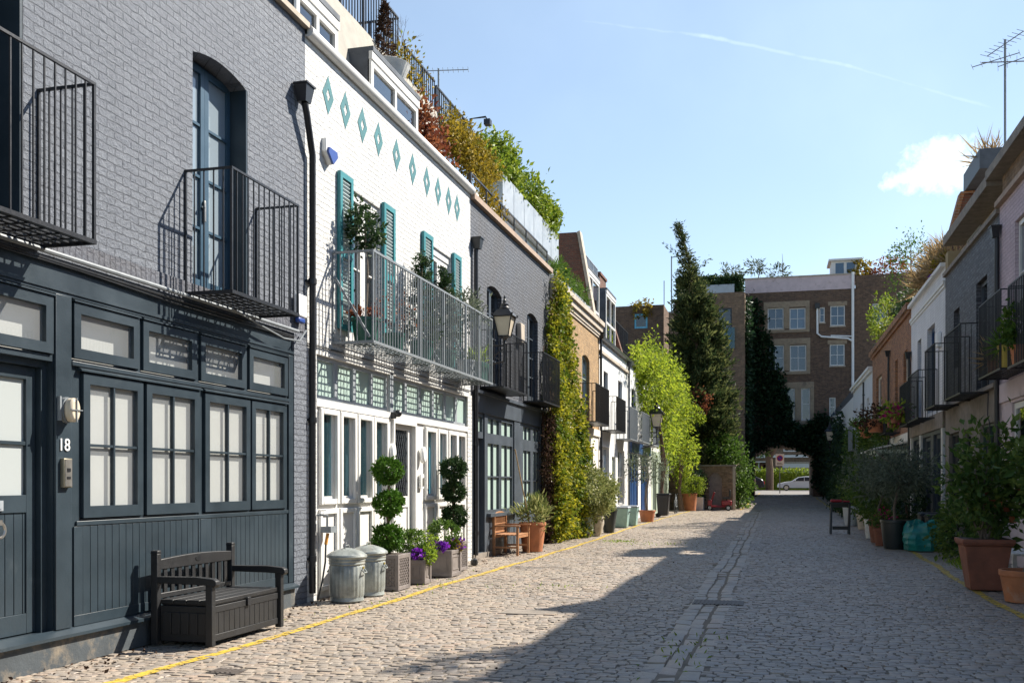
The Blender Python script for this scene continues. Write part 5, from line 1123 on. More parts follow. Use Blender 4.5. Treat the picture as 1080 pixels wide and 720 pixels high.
# hose tap and cable on the white house
mb = MB(); X = XL+.1; mb.tube([(X, 11.62, .02), (X+.05, 11.65, .25), (X+.06, 11.72, .5), (X+.02, 11.82, .72), (X+.03, 11.86, .86)], .012, 6)
hs = thing('hose', 'grey hose with orange connector below the wall tap of the white house', 'hose', (X, 11.6, 0)); mb.build('tube', M['black_plastic'], hs)
mb = MB(); mb.tube([(X+.02, 11.82, .72), (X+.03, 11.86, .86)], .022, 8); mb.build('connector', mat('orange plastic', (.6, .25, .03), .5), hs)
mb = MB(FL); mb.box(11.8, 11.98, .87, .95, .06, .2); mb.tube([(11.75, 1.1, .03), (11.75, 1.1, .12), (11.82, 1.1, .14), (11.84, .93, .13)], .015, 7); mb.bar((11.7, 1.16, .12), (11.82, 1.16, .12), .015); mb.build('tap', M['grey_iron'], wh)
# ---- pots
def soil(par, x, y, z, r, sq=False):
    mb = MB()
    if sq: mb.box(x-r, x+r, y-r, y+r, z-.03, z)
    else: mb.lathe([(r, -.03), (r, 0), (.01, .015)], (x, y, z), 20)
    mb.build('soil', M['soil'], par)
def pot(par, x, y, r, h, m, taper=.74, rim=.045, name='pot'):
    mb = MB(); z = .012+float(gz(y)); rt = r*taper
    mb.lathe([(rt, 0), (rt+(r-rt)*.5, h*.5), (r*.95, h-rim*1.6), (r*.95, h-rim*1.5), (r, h-rim*1.4), (r*1.01, h-.01), (r, h), (r*.9, h), (r*.88, h-.06)], (x, y, z), 28)
    o = mb.build(name, m, par); soil(par, x, y, z+h-.04, r*.885); return o
def lattice_pot(par, x, y, w, h, m, lattice=True):
    mb = MB(); z = .012; a = w/2; t = .018
    mb.box(x-a+t, x+a-t, y-a+t, y+a-t, z, z+h-.02)
    for sx in (-1, 1):
        for sy in (-1, 1): mb.box(x+sx*a-(.05 if sx > 0 else 0), x+sx*a+(.05 if sx < 0 else 0), y+sy*a-(.05 if sy > 0 else 0), y+sy*a+(.05 if sy < 0 else 0), z, z+h)
    for lo, hi in ((.0, .06), (h-.06, h)):
        mb.box(x-a+.004, x+a-.004, y-a+.004, y+a-.004, z+lo, z+hi-.003)
    o = mb.build('planter_box', m, par, bevel=.004)
    k = MB(); L = w-.1; H = h-.12
    for f in (0, 1, 2, 3):
        if f == 0: F_ = Frame((x+a-t, y, z+.06), (0, 1, 0), (0, 0, 1), (1, 0, 0))
        elif f == 1: F_ = Frame((x, y-a+t, z+.06), (1, 0, 0), (0, 0, 1), (0, -1, 0))
        elif f == 2: F_ = Frame((x-a+t, y, z+.06), (0, -1, 0), (0, 0, 1), (-1, 0, 0))
        else: F_ = Frame((x, y+a-t, z+.06), (-1, 0, 0), (0, 0, 1), (0, 1, 0))
        k.fr = F_
        if lattice:
            st = .075
            for s_ in (1, -1):
                c = -L-H
                while c < L+H:
                    p = []
                    for tt in np.linspace(-2, 2, 161):
                        uu = c+tt*.5*s_ if True else 0; vv = H/2+tt*.5
                        if -L/2 <= uu <= L/2 and 0 <= vv <= H: p.append((uu, vv))
                    if len(p) > 2: k.bar((p[0][0], p[0][1], .006), (p[-1][0], p[-1][1], .006), .012, .01, up=(0, 0, 1) if f in (0, 2) else (0, 0, 1))
                    c += st
        else:
            rectframe(k, -L/2+.04, L/2-.04, .04, H-.04, 0, .01, .015)
    k.fr = None; k.build('relief', m, o)
    mb = MB(); mb.box(x-a+.05, x+a-.05, y-a+.05, y+a-.05, z+h-.03, z+h-.0015); mb.build('soil', M['soil'], par)
    return o
def ballfol(par, c, r, n, m, leaf=.055, name='foliage', clumps=70, spread=.13, asp=.55, shell=.6):
    mb = MB(); P, o = blob(c, r, n, clumps, shell, spread); mb.leaves(P, leaf, asp, o, .55); return mb.build(name, m, par, smooth=False)
def flowers(par, c, r, n, m, s=.05, name='blossom'):
    mb = MB(); P, o = blob(c, r, n, 14, .3, .25); mb.leaves(P, s, .9, o, .6); return mb.build(name, m, par, smooth=False)
def topiary(label, x, y, w, h, balls, leafm, group='ball topiaries'):
    r = thing('topiary_tree', label, 'topiary', (x, y, .012), group)
    lattice_pot(r, x, y, w, h, M['lead_planter'])
    mb = MB(); z = h
    zt = balls[0][0]
    mb.tube([(x, y, h-.05), (x+.025, y+.02, h+.15), (x-.02, y, (h+zt)/2-.05), (x+.02, y-.02, (h+zt)/2+.12), (x, y, zt)], [.022, .02, .018, .016, .012], 7)
    mb.tube([(x, y, h-.05), (x-.03, y-.02, h+.15), (x+.02, y+.02, (h+zt)/2), (x, y, zt-.1)], [.016, .015, .013, .01], 6); mb.build('stem', M['bark'], r)
    for bz, br in balls: ballfol(r, (x+rng.normal(0, .01), y, bz), (br*.82, br*.82, br*.72), 2600, leafm, .05, 'leaf_ball', 150, .1, .5, .7)
    return r
topiary('three-tier ball topiary in lattice planter beside the dustbins', -5.28, 13.24, .48, .5, ((1.68, .235), (1.22, .245), (.74, .26)), M['leaf_top'])
topiary('three-tier ball topiary in front of the white house corner, farther from the dustbins', -5.36, 16.45, .4, .5, ((1.76, .25), (1.36, .225), (.92, .255)), M['leaf_dark'])
pl = thing('planter', 'small grey planter with purple flowers between the two bigger boxes', 'planter', (-5.14, 14.1, .012)); lattice_pot(pl, -5.14, 14.1, .3, .36, M['lead_planter'], False)
ballfol(pl, (-5.26, 14.1, .58), (.22, .22, .22), 1700, M['leaf_mid'], .042, clumps=120, spread=.1, shell=.7); ballfol(pl, (-5.02, 14.12, .42), (.13, .16, .15), 400, M['grass'], .05); flowers(pl, (-5.14, 13.95, .46), (.12, .1, .08), 120, M['purple'])
pl = thing('planter', 'grey cube planter with clipped round bush and purple pansies', 'planter', (-5.22, 15.4, .012)); lattice_pot(pl, -5.22, 15.42, .5, .42, M['lead_planter'], False)
ballfol(pl, (-5.22, 15.52, .66), (.27, .27, .25), 2200, M['leaf_mid'], .04, clumps=150, spread=.08, shell=.75); ballfol(pl, (-5.4, 15.1, .55), (.2, .18, .22), 500, M['grass'], .05); flowers(pl, (-5.16, 15.17, .5), (.14, .1, .09), 150, M['purple']); flowers(pl, (-5.0, 15.62, .52), (.1, .1, .09), 60, M['purple']); ballfol(pl, (-5.02, 15.6, .5), (.1, .14, .12), 250, M['leaf_amber'], .04)
mb = MB(); mb.lathe([(.06, 0), (.07, .03), (.06, .1), (.02, .13)], (-5.3, 17.5, .012), 12); tag(mb.build('door_stop', M['black_plastic']), 'small black round boot at the slate house corner by the last planter', 'doorstop')
# wooden garden chair
gc = thing('garden_chair', 'small brown wooden armchair against the slate house front', 'chair', (-5.35, 20.4, .012))
FC = Frame((-5.64, 19.92, .012), (0, 1, 0), (0, 0, 1), (1, 0, 0)); CW = .98; CD = .56; tk = M['teak']
for u in (0, CW-.05):
    boxpart(gc, FC, 'back_leg', tk, (u, u+.05, 0, .86, 0, .055), bevel=.006); boxpart(gc, FC, 'front_leg', tk, (u, u+.05, 0, .6, CD-.05, CD), bevel=.006)
    boxpart(gc, FC, 'armrest', tk, (u-.01, u+.06, .6, .63, .02, CD+.03), bevel=.008); boxpart(gc, FC, 'stretcher', tk, (u+.01, u+.04, .15, .19, .055, CD-.05))
mb = MB(FC)
for i in range(6): a = .03+(CD-.04)*i/6; mb.box(-.0, CW, .42, .442, a+.005, a+(CD-.04)/6-.005) if 0 < i < 5 else mb.box(.052, CW-.052, .42, .442, a+.005, a+(CD-.04)/6-.005)
mb.box(.05, CW-.05, .36, .415, CD-.045, CD-.02); mb.box(.05, CW-.05, .36, .415, .02, .045); mb.build('seat', tk, gc, bevel=.004)
mb = MB(FC)
for i in range(9): a = .07+(CW-.14)*(i+.5)/9; mb.box(a-.014, a+.014, .5, .8, .02, .035)
mb.box(.05, CW-.05, .46, .5, .012, .042); mb.prism([(.05, .8), (CW-.05, .8)]+[(CW-.05-(CW-.1)*t, .86+.05*math.sin(PI*t)) for t in np.linspace(0, 1, 11)], .01, .045); mb.box(.05, CW-.05, .64, .66, .016, .04); mb.build('backrest', tk, gc, bevel=.004)
# tall terracotta pot with oleander and cane
tp = thing('potted_plant', 'big terracotta pot with grey-green shrub and tall cane beside the chair', 'potted plant', (-5.15, 21.45, .012)); pot(tp, -5.15, 21.45, .3, .64, M['terracotta'])
mb = MB(); P, o = blob((-5.15, 21.5, .85), (.42, .42, .32), 700, 30, .3, .22); o[:, 2] += .8; mb.leaves(P, .13, .24, o, .75); mb.build('foliage', M['leaf_varieg'], tp, smooth=False)
mb = MB(); mb.tube([(-5.2, 21.4, .6), (-5.42, 20.95, 2.25)], .014, 6); mb.build('cane', M['cane'], tp)
mb = MB(); mb.tube([(-5.3, 22.9, 0), (-5.3, 22.9, .95)], .07, 12); mb.lathe([(.08, .95), (.085, .98), (.02, 1.02)], (-5.3, 22.9, 0), 12); tag(mb.build('bollard', M['dark_green']), 'dark green post standing between terracotta pot and gold ivy', 'post')
# gold ivy column
iv = thing('ivy', 'tall gold and green ivy column climbing the house corner past the slate house', 'climber', (-5.5, 26, 0))
hi = lambda u: 7.0 if u < 26.6 else max(.6, 7.0-(u-26.6)*2.6); 
lo = lambda u: 0.0
P, o = drape(FL, lo, lambda u: min(hi(u), 7.05-(max(0, 25.4-u))*6), 24.6, 28.4, 24000, lambda u, v: .28+.36*max(0, 1-v/5.5)+.1*math.sin(u*3+v*2), .1, 130)
mb = MB(); mb.leaves(P, .082, .75, o, .6); mb.build('foliage', M['leaf_ivy'], iv, smooth=False)
P, o = drape(FL, lambda u: .1, lambda u: 3.3, 24.2, 25.1, 2600, lambda u, v: .3, .07, 40); mb = MB(); mb.leaves(P, .09, .4, o, .3); mb.build('dead_growth', M['leaf_brown'], iv, smooth=False)
mb = MB()
for i in range(9): u = 24.6+i*.35; mb.tube([(XL+.1, u, 0), (XL+.08, u+.1, 1.6), (XL+.08, u-.05, 3), (XL+.06, u+.1, 5)], [.035, .03, .022, .012], 5)
mb.build('stem', M['bark'], iv)
# cabinet, variegated bush, bins
cb = thing('garden_cabinet', 'pale sage slatted cabinet hard against the gold ivy', 'cabinet', (-5.1, 27.6, 0)); boxpart(cb, None, 'carcass', M['sage'], (-5.4, -4.95, 27.4, 27.98, .12, 1.0)); 
mb = MB()
for i in range(5): mb.box(-4.95, -4.93, 27.42+i*.112, 27.42+i*.112+.09, .16, .96); mb.box(-5.38+i*.088, -5.38+i*.088+.07, 27.38, 27.4, .16, .96)
mb.build('slat', M['sage'], cb) ; boxpart(cb, None, 'top', M['sage'], (-5.43, -4.92, 27.37, 28.02, 1.0, 1.03)); boxpart(cb, None, 'foot', M['bark_grey'], (-5.38, -5.3, 27.42, 27.5, 0, .12), (-5.04, -4.96, 27.42, 27.5, 0, .12), (-5.04, -4.96, 27.88, 27.96, 0, .12), (-5.38, -5.3, 27.88, 27.96, 0, .12))
vb = thing('potted_plant', 'large variegated round bush in a pale stone urn', 'potted plant', (-4.95, 28.3, 0))
mb = MB(); mb.lathe([(.16, 0), (.2, .1), (.27, .35), (.26, .55), (.2, .66), (.22, .7), (.18, .7)], (-4.95, 28.3, .01), 24); mb.build('urn', M['stone_pot'], vb); soil(vb, -4.95, 28.3, .66, .18)
ballfol(vb, (-5.0, 28.0, 1.18), (.72, 1.0, .68), 9500, M['leaf_varieg'], .07, clumps=120, spread=.13)
vb = thing('potted_plant', 'tall black pot with a small shrub beside the stone urn', 'potted plant', (-4.8, 30.2, 0)); pot(vb, -4.85, 30.2, .27, .72, M['black_pot'], .6); ballfol(vb, (-5.0, 30.4, 1.05), (.4, .5, .4), 1300, M['leaf_varieg'], .07)
def recyc(label, x, y):
    r = thing('recycling_bin', label, 'bin', (x, y, 0), 'pale green recycling bins'); mb = MB(); mb.frustum((x, y, .012), .46, .46, .6, .6, .66); mb.build('body', M['bin_green'], r, bevel=.02)
    mb = MB(); mb.frustum((x, y, .675), .66, .66, .6, .6, .05); mb.build('lid', M['zinc'], r, bevel=.015); mb = MB(); mb.box(x+.3, x+.33, y-.12, y+.12, .52, .56); mb.build('handle', M['black_plastic'], r)
recyc('pale green recycling bin closer to the stone urn', -5.05, 34.0); recyc('pale green recycling bin closer to the small terracotta pot', -4.95, 35.6)
ot = thing('potted_plant', 'little silvery olive tree in a terracotta pot past the green bins', 'potted plant', (-4.8, 39.4, 0)); pot(ot, -4.8, 39.4, .33, .45, M['terracotta'])
mb = MB(); limbs(mb, (-4.8, 39.4, .4), (-4.85, 39.5, 2.2), .06, 5, .3, 3); mb.build('trunk', M['bark_grey'], ot); ballfol(ot, (-4.85, 39.5, 2.1), (.85, .95, .6), 1500, M['leaf_olive'], .1, clumps=40, spread=.2, asp=.3)
wb_ = thing('wheelie_bin', 'black wheelie bin under the nearer lime vine', 'bin', (-4.75, 45.2, 0)); mb = MB(); mb.frustum((-4.78, 45.2, .08), .44, .5, .56, .62, .92); mb.build('body', M['black_plastic'], wb_, bevel=.02)
mb = MB(); mb.frustum((-4.76, 45.2, 1.005), .64, .66, .58, .6, .07); mb.build('lid', M['black_plastic'], wb_, bevel=.02)
for s in (-1, 1): mb = MB(); mb.tube([(-5.0, 45.2+s*.24, .1), (-5.0, 45.2+s*.3, .1)], .1, 12); mb.build('wheel', M['tyre'], wb_)
# bicycle
bk = thing('bicycle', 'grey bicycle leaning by the wall past the black wheelie bin', 'bicycle', (-4.75, 51, 0))
for y in (50.5, 51.5):
    mb = MB(); mb.tube([(-4.75+.02*math.cos(t), y+.33*math.cos(t), .35+.33*math.sin(t)) for t in np.linspace(0, 2*PI, 24)], .02, 6); 
    for k in range(8): t = PI*k/8; mb.bar((-4.75, y+.32*math.cos(t), .35+.32*math.sin(t)), (-4.75, y-.32*math.cos(t), .35-.32*math.sin(t)), .004)
    mb.build('wheel', M['tyre'], bk)
mb = MB()
for p, q in (((50.5, .35), (50.72, .85)), ((50.72, .8), (51.25, .8)), ((50.72, .75), (51.05, .33)), ((51.25, .85), (51.05, .33)), ((51.05, .33), (51.5, .35)), ((51.5, .35), (51.22, .78)), ((51.28, .95), (51.25, .8)), ((50.72, .85), (50.7, 1.0))): mb.tube([(-4.75, *p), (-4.75, *q)], .017, 6)
mb.build('frame', M['zinc'], bk); boxpart(bk, None, 'saddle', M['black_plastic'], (-4.81, -4.69, 51.15, 51.4, .94, 1.0), bevel=.02); mb = MB(); mb.tube([(-5.0, 50.65, 1.02), (-4.75, 50.7, 1.0), (-4.5, 50.65, 1.02)], .014, 6); mb.build('handlebar', M['black_plastic'], bk)
rp = thing('potted_plant', 'bright green ball bush in terracotta pot by the arched garden door', 'potted plant', (-4.45, 55.8, 0)); pot(rp, -4.45, 55.8, .42, .95, M['terracotta'], .8); ballfol(rp, (-4.45, 55.8, 1.4), (.75, .75, .62), 2600, M['leaf_hedge'], .08)
tr_ = thing('planter', 'low white trough with dark ivy left of the arched garden door', 'planter', (-4.0, 56.9, 0)); boxpart(tr_, None, 'trough', M['white_pot'], (-4.3, -3.75, 56.6, 57.2, .02, .75), bevel=.02); ballfol(tr_, (-4.2, 57.1, 1.4), (.6, .35, 1.0), 2200, M['leaf_ivydark'], .1)
# mobility scooter
ms = thing('mobility_scooter', 'red mobility scooter parked before the arched garden door', 'scooter', (-2.9, 56.6, 0)); z0 = .05
mb = MB(); mb.box(-3.35, -2.45, 56.35, 56.8, .2, .3); mb.box(-2.75, -2.2, 56.33, 56.82, .3, .58); mb.build('body', M['red_paint'], ms, bevel=.05)
mb = MB(); mb.tube([(-3.4, 56.58, .2), (-3.28, 56.58, .65), (-3.15, 56.58, 1.05)], .05, 8); mb.box(-3.5, -3.3, 56.42, 56.74, .3, .6); mb.build('tiller', M['red_paint'], ms, bevel=.02); mb = MB(); mb.tube([(-3.1, 56.3, 1.1), (-3.15, 56.58, 1.06), (-3.1, 56.86, 1.1)], .025, 6); mb.build('handlebar', M['black_plastic'], ms)
boxpart(ms, None, 'seat', M['black_plastic'], (-2.7, -2.3, 56.35, 56.8, .66, .76), (-2.35, -2.25, 56.37, 56.78, .77, 1.15), (-2.52, -2.45, 56.54, 56.6, .5, .66), bevel=.03)
for x, y in ((-3.4, 56.58), (-2.38, 56.36), (-2.38, 56.8)):
    mb = MB(); mb.tube([(x, y-.06, .17), (x, y+.06, .17)], .16, 14); w_ = mb.build('wheel', M['tyre'], ms); mb = MB(); mb.tube([(x, y-.066, .17), (x, y-.05, .17)], .09, 10); mb.build('hub', M['zinc'], w_)

# ---- wall lanterns
def lantern(label, x, y, z, wx, s=1.0):
    """four-sided tapering street lantern on a scrolled wall bracket; z = top of glass"""
    r = thing('wall_lantern', label, 'street lamp', (x, y, z), 'heritage wall lanterns'); a, b, h = .21*s, .12*s, .46*s
    C = lambda w, zz: [(x+i*w, y+j*w, zz) for i, j in ((-1, -1), (1, -1), (1, 1), (-1, 1))]
    mb = MB(); T, B = C(a, z), C(b, z-h)
    for i in range(4): mb.bar(B[i], T[i], .022*s); mb.bar(T[i], T[(i+1) % 4], .03*s); mb.bar(B[i], B[(i+1) % 4], .026*s)
    mb.lathe([(.05*s, -.16*s), (.03*s, -.1*s), (.06*s, -.05*s), (.14*s, 0)], (x, y, z-h), 10); mb.build('lantern_frame', M['black_iron'], r)
    mb = MB(); V = C(a*.94, z-.01)+C(b*.94, z-h+.01); mb.add(V, [(i, (i+1) % 4, 4+(i+1) % 4, 4+i) for i in range(4)]); mb.build('lamp_glass', M['lampglass'], r, False)
    mb = MB(); mb.add(C(a*1.22, z+.002)+C(a*.62, z+.17*s), [(0, 1, 2, 3)[::-1], (4, 5, 6, 7)]+[(i, (i+1) % 4, 4+(i+1) % 4, 4+i) for i in range(4)])
    mb.lathe([(.12*s, .17*s), (.13*s, .2*s), (.09*s, .25*s), (.1*s, .29*s), (.045*s, .33*s), (.05*s, .37*s), (.02*s, .42*s), (.03*s, .46*s), (.004, .52*s)], (x, y, z), 12)
    for i, j in ((-1, -1), (1, -1), (1, 1), (-1, 1)): mb.ball((x+i*a*1.16, y+j*a*1.16, z+.04*s), .03*s, 6)
    mb.build('cap', M['black_iron'], r)
    mb = MB(); zb = z-h-.15*s; mb.tube([(x, y, zb), (x, y, zb-.45*s)], .022*s, 8); mb.tube([(x, y, zb-.05), (x*.5+wx*.5, y, zb-.04), (wx, y, zb-.25*s)], .02*s, 7); mb.tube([(x, y, zb-.42*s), (x*.6+wx*.4, y, zb-.5*s), (wx, y, zb-.62*s)], .018*s, 7)
    mb.tube([(x+.02, y, zb-.1*s), (x+(wx-x)*.3, y, zb-.3*s), (x+(wx-x)*.15, y, zb-.38*s)], .012*s, 6); mb.bar((x-.16*s, y-.05, zb-.2*s), (x+.16*s, y+.05, zb-.2*s), .018*s)
    mb.bar((wx+(.012 if wx < x else -.012), y, zb-.1*s), (wx+(.012 if wx < x else -.012), y, zb-.75*s), .03*s, .06*s); mb.build('bracket', M['black_iron'], r); return r
lantern('big black lantern on the wall corner between white and slate houses', -4.98, 18.45, 4.70, XL, .82)
lantern('far black lantern on the white house with navy doors', -4.9, 43.7, 4.55, XL, 1.25)
lantern('dim black lantern on the right beside the archway', 3.7, 70, 5.0, XR, 1.3)
# ================================================================ BALCONY AND ROOF PLANTS, LEFT
def bpot(par, x, y, z, r, h, m, name='pot', taper=.75):
    mb = MB(); mb.lathe([(r*taper, 0), (r*.95, h*.88), (r*1.02, h*.89), (r*1.02, h), (r*.88, h), (r*.86, h-.05)], (x, y, z), 20); o = mb.build(name, m, par); soil(par, x, y, z+h-.03, r*.87); return o
BZ = 3.405
t = thing('topiary_tree', 'standard ball topiary in green pot at the near end of the white balcony', 'topiary', (-5.4, 12.7, BZ)); bpot(t, -5.4, 12.7, BZ, .2, .36, M['green_pot']); mb = MB(); mb.tube([(-5.4, 12.7, BZ+.3), (-5.38, 12.72, BZ+1.0), (-5.41, 12.7, BZ+1.6)], [.02, .018, .014], 7); mb.build('stem', M['bark_grey'], t); ballfol(t, (-5.41, 12.7, BZ+1.62), (.24, .24, .3), 800, M['leaf_dark'], .07, clumps=40, spread=.2)
ballfol(t, (-5.4, 12.7, BZ+.42), (.2, .2, .08), 250, M['leaf_red'], .06, 'foliage')
for i, (y, lab) in enumerate(((15.0, 'spiral clipped conifer left of centre on the white balcony'), (16.15, 'spiral clipped conifer right of centre on the white balcony'))):
    t = thing('spiral_conifer', lab, 'topiary', (-5.42, y, BZ), 'spiral conifers'); bpot(t, -5.42, y, BZ, .2, .36, M['green_pot'])
    mb = MB(); mb.tube([(-5.42, y, BZ+.3), (-5.42, y, BZ+1.6)], .015, 6); mb.build('stem', M['bark'], t)
    n = 2600; tt = rng.uniform(0, 1, n); a = tt*5.5*2*PI+i; rr = (.2*(1-tt)+.03); P = np.stack([-5.42+rr*np.cos(a), y+rr*np.sin(a), BZ+.42+tt*1.3], 1)+rng.normal(0, .045, (n, 3)); o = np.stack([np.cos(a), np.sin(a), .5+0*a], 1); mb = MB(); mb.leaves(P, .06, .35, o, .6); mb.build('foliage', M['leaf_dark'], t, smooth=False)
t = thing('potted_plant', 'reddish wiry shrub behind the rail of the white balcony', 'potted plant', (-5.4, 13.75, BZ)); bpot(t, -5.4, 13.75, BZ, .17, .3, M['green_pot']); ballfol(t, (-5.4, 13.75, BZ+.65), (.28, .3, .3), 160, M['leaf_red'], .05, spread=.3)
t = thing('potted_plant', 'feathery olive shrub near the far end of the white balcony', 'potted plant', (-5.4, 17.3, BZ)); bpot(t, -5.4, 17.3, BZ, .17, .34, M['zinc']); ballfol(t, (-5.4, 17.3, BZ+1.25), (.3, .32, .3), 700, M['leaf_olive'], .09, asp=.3, spread=.25); mb = MB(); mb.tube([(-5.4, 17.3, BZ+.3), (-5.4, 17.3, BZ+1.2)], .014, 6); mb.build('stem', M['bark'], t)
t = thing('potted_plant', 'dark green trough of yellow-green grass at the far end of the white balcony', 'potted plant', (-5.3, 17.75, BZ)); mb = MB(); mb.frustum((-5.32, 17.72, BZ), .3, .42, .36, .5, .34); mb.build('trough', M['green_pot'], t, bevel=.01)
mb = MB(); n = 260; P = np.stack([-5.32+rng.uniform(-.14, .14, n), 17.72+rng.uniform(-.2, .2, n), np.full(n, BZ+.33)], 1); o = np.tile((0, 0, 1.), (n, 1)); mb.leaves(P, .26, .07, o, .75); mb.build('grass_blade', M['grass'], t, smooth=False)
# roof of the white house
t = thing('potted_plant', 'fluted pale bowl with a brown conifer on the roof dormer', 'potted plant', (-6.2, 15.5, 8.1)); mb = MB(); mb.lathe([(.18, 0), (.26, .1), (.35, .3), (.38, .35), (.34, .37), (.32, .31)], (-6.2, 15.5, 8.1), 72, .02, 24); mb.build('bowl', M['white_pot'], t); soil(t, -6.2, 15.5, 8.4, .33)
mb = MB(); n = 700; tt = rng.uniform(0, 1, n); a = rng.uniform(0, 2*PI, n); rr = .22*(1-tt)*rng.uniform(.5, 1, n); mb.leaves(np.stack([-6.3+rr*np.cos(a), 15.6+rr*np.sin(a), 8.42+tt*1.1], 1), .09, .3, np.stack([np.cos(a), np.sin(a), .6+0*a], 1), .6); mb.build('foliage', M['leaf_brown'], t, smooth=False)
t = thing('bare_tree', 'leafless thin tree standing on the white house roof terrace', 'tree', (-7.2, 18.4, 8.85)); mb = MB(); rs = random.Random(5)
def twig(p, d, L, r, lv):
    q = p+d*L; m_ = (p+q)/2+np.array([rs.gauss(0, .05)*L for _ in range(3)]); mb.tube([p, m_, q], [r, r*.8, r*.55], 5)
    if lv: 
        for _ in range(3): nd = d+np.array([rs.gauss(0, .5) for _ in range(3)])+np.array((0, 0, .25)); nd /= np.linalg.norm(nd); twig(p+(q-p)*rs.uniform(.45, 1), nd, L*rs.uniform(.5, .75), r*.5, lv-1)
twig(np.array((-7.2, 18.4, 8.85)), np.array((.0, -.08, 1.)), 1.05, .03, 4); mb.build('branch', M['bark_grey'], t)
mb = MB(); P, o = blob((-7.1, 18.6, 9.7), (.4, .5, .6), 60, 10, .2, .4); mb.leaves(P, .09, .5, o); mb.build('foliage', M['leaf_hedge'], t, smooth=False)
def cover_shrub(name, label, cat, X, uv0, uv1, depth, n, m, leaf, clump=80, spread=.12, group=None):
    """foliage mass standing along a roof edge: runs from pixel-read point uv0=(Y,z0,z1) to uv1"""
    r = thing(name, label, cat, (X, (uv0[0]+uv1[0])/2, min(uv0[1], uv1[1])), group); t_ = rng.uniform(0, 1, clump); y = uv0[0]+(uv1[0]-uv0[0])*t_; lo_ = uv0[1]+(uv1[1]-uv0[1])*t_; hi_ = uv0[2]+(uv1[2]-uv0[2])*t_
    cz = lo_+(hi_-lo_)*rng.uniform(.05, 1, clump)*(1+.0*t_); c = np.stack([X+rng.uniform(-depth, depth, clump), y, cz], 1)
    i = rng.integers(0, clump, n); P = c[i]+rng.normal(0, spread, (n, 3)); o = rng.normal(0, .6, (n, 3)); o[:, 2] += .6; o[:, 0] += .4
    mb = MB(); mb.leaves(P, leaf, .5, o, .5); mb.build('foliage', m, r, smooth=False)
    mb = MB()
    for k in range(5): y_ = uv0[0]+(uv1[0]-uv0[0])*(k+.5)/5; z_ = uv0[1]; mb.tube([(X, y_, min(uv0[1], uv1[1])-.05), (X+.04, y_+.1, (uv0[1]+uv0[2])/2)], [.02, .01], 5)
    mb.build('stem', M['bark'], r); return r
cover_shrub('russet_creeper', 'russet red creeper hanging over the white house roof edge', 'climber', -6.05, (16.4, 7.25, 8.35), (17.4, 7.2, 7.75), .14, 1800, M['leaf_red'], .1)
cover_shrub('roof_hedge', 'amber leaved hedge behind the white house roof railing', 'hedge', -6.3, (18.6, 8.25, 8.95), (22.0, 8.2, 8.8), .2, 7000, M['leaf_amber'], .085)
cover_shrub('roof_shrub', 'small yellow shrub inside the black roof railing', 'shrub', -6.5, (16.3, 8.86, 9.3), (17.6, 8.6, 9.1), .15, 700, M['leaf_amber'], .08, 20)
t = thing('roof_hedge', 'laurel hedge in a row of zinc planters on the slate house roof', 'hedge', (-6.8, 26, 8.3))
hp = [(19.6, 8.0, 8.95), (25.6, 8.0, 8.75)]
mb = MB(); n = 13000; cl_ = np.stack([-6.85+rng.uniform(-.35, .3, 130), rng.uniform(23.2, 31.0, 130), rng.uniform(9.15, 10.15, 130)], 1); P = cl_[rng.integers(0, 130, n)]+rng.normal(0, .13, (n, 3)); o = rng.normal(0, .6, (n, 3)); o[:, 2] += .5; o[:, 0] += .5; mb.leaves(P, .13, .5, o, .5); mb.build('foliage', M['leaf_hedge'], t, smooth=False)
for i in range(6): y = 23.9+i*1.12; boxpart(t, None, 'zinc_planter', M['zinc'], (-7.1, -6.5, y+.01, y+1.1, 8.351, 9.25), bevel=.008)
cover_shrub('roof_shrub', 'yellow-green shrub trailing at the near end of the slate house parapet', 'shrub', -6.0, (20.0, 7.15, 7.95), (21.4, 7.15, 7.6), .14, 900, M['leaf_amber'], .09, 30)
t = thing('planter', 'grey trough of lavender bushes along the yellow brick cornice', 'planter', (-5.75, 29, 6.94)); boxpart(t, None, 'trough', M['zinc'], (-6.05, -5.65, 26.3, 31.5, 6.945, 7.15))
mb = MB()
for y in (26.7, 27.7, 28.7, 29.6, 30.5): P, o = blob((-5.85, y, 7.35), (.32, .55, .36), 900, 30, .5, .16); mb.leaves(P, .08, .35, o)
mb.build('foliage', M['leaf_mid'], t, smooth=False)
# television aerials
def yagi(mb, c, ax, L, n, e):
    c = np.array(c); ax = np.array(ax, float); ax /= np.linalg.norm(ax); mb.bar(c-ax*L/2, c+ax*L/2, .016); s_ = np.cross(ax, (0, 0, 1.)); 
    for i in range(n): p = c-ax*L/2+ax*L*i/(n-1); mb.bar(p-s_*e/2, p+s_*e/2, .008)
t = thing('tv_aerial', 'comb shaped television aerial above the amber hedge on the white roof', 'aerial', (-7.6, 22.2, 8.3)); mb = MB(); mb.tube([(-7.6, 22.2, 8.3), (-7.6, 22.2, 11.25)], .022, 6); mb.build('mast', M['grey_iron'], t); mb = MB(); yagi(mb, (-7.55, 22.2, 11.2), (.97, .25, .03), 1.3, 12, .3); mb.build('antenna', M['grey_iron'], t)
t = thing('cctv_camera', 'small dark camera arm on the railing above the amber hedge', 'camera', (-6.4, 20.9, 9.3)); mb = MB(); mb.tube([(-6.42, 20.9, 8.5), (-6.42, 20.9, 9.5), (-6.1, 21.0, 9.55), (-6.05, 21.0, 9.45)], .022, 6); mb.box(-6.12, -5.98, 20.92, 21.08, 9.36, 9.48); mb.build('arm', M['black_iron'], t)
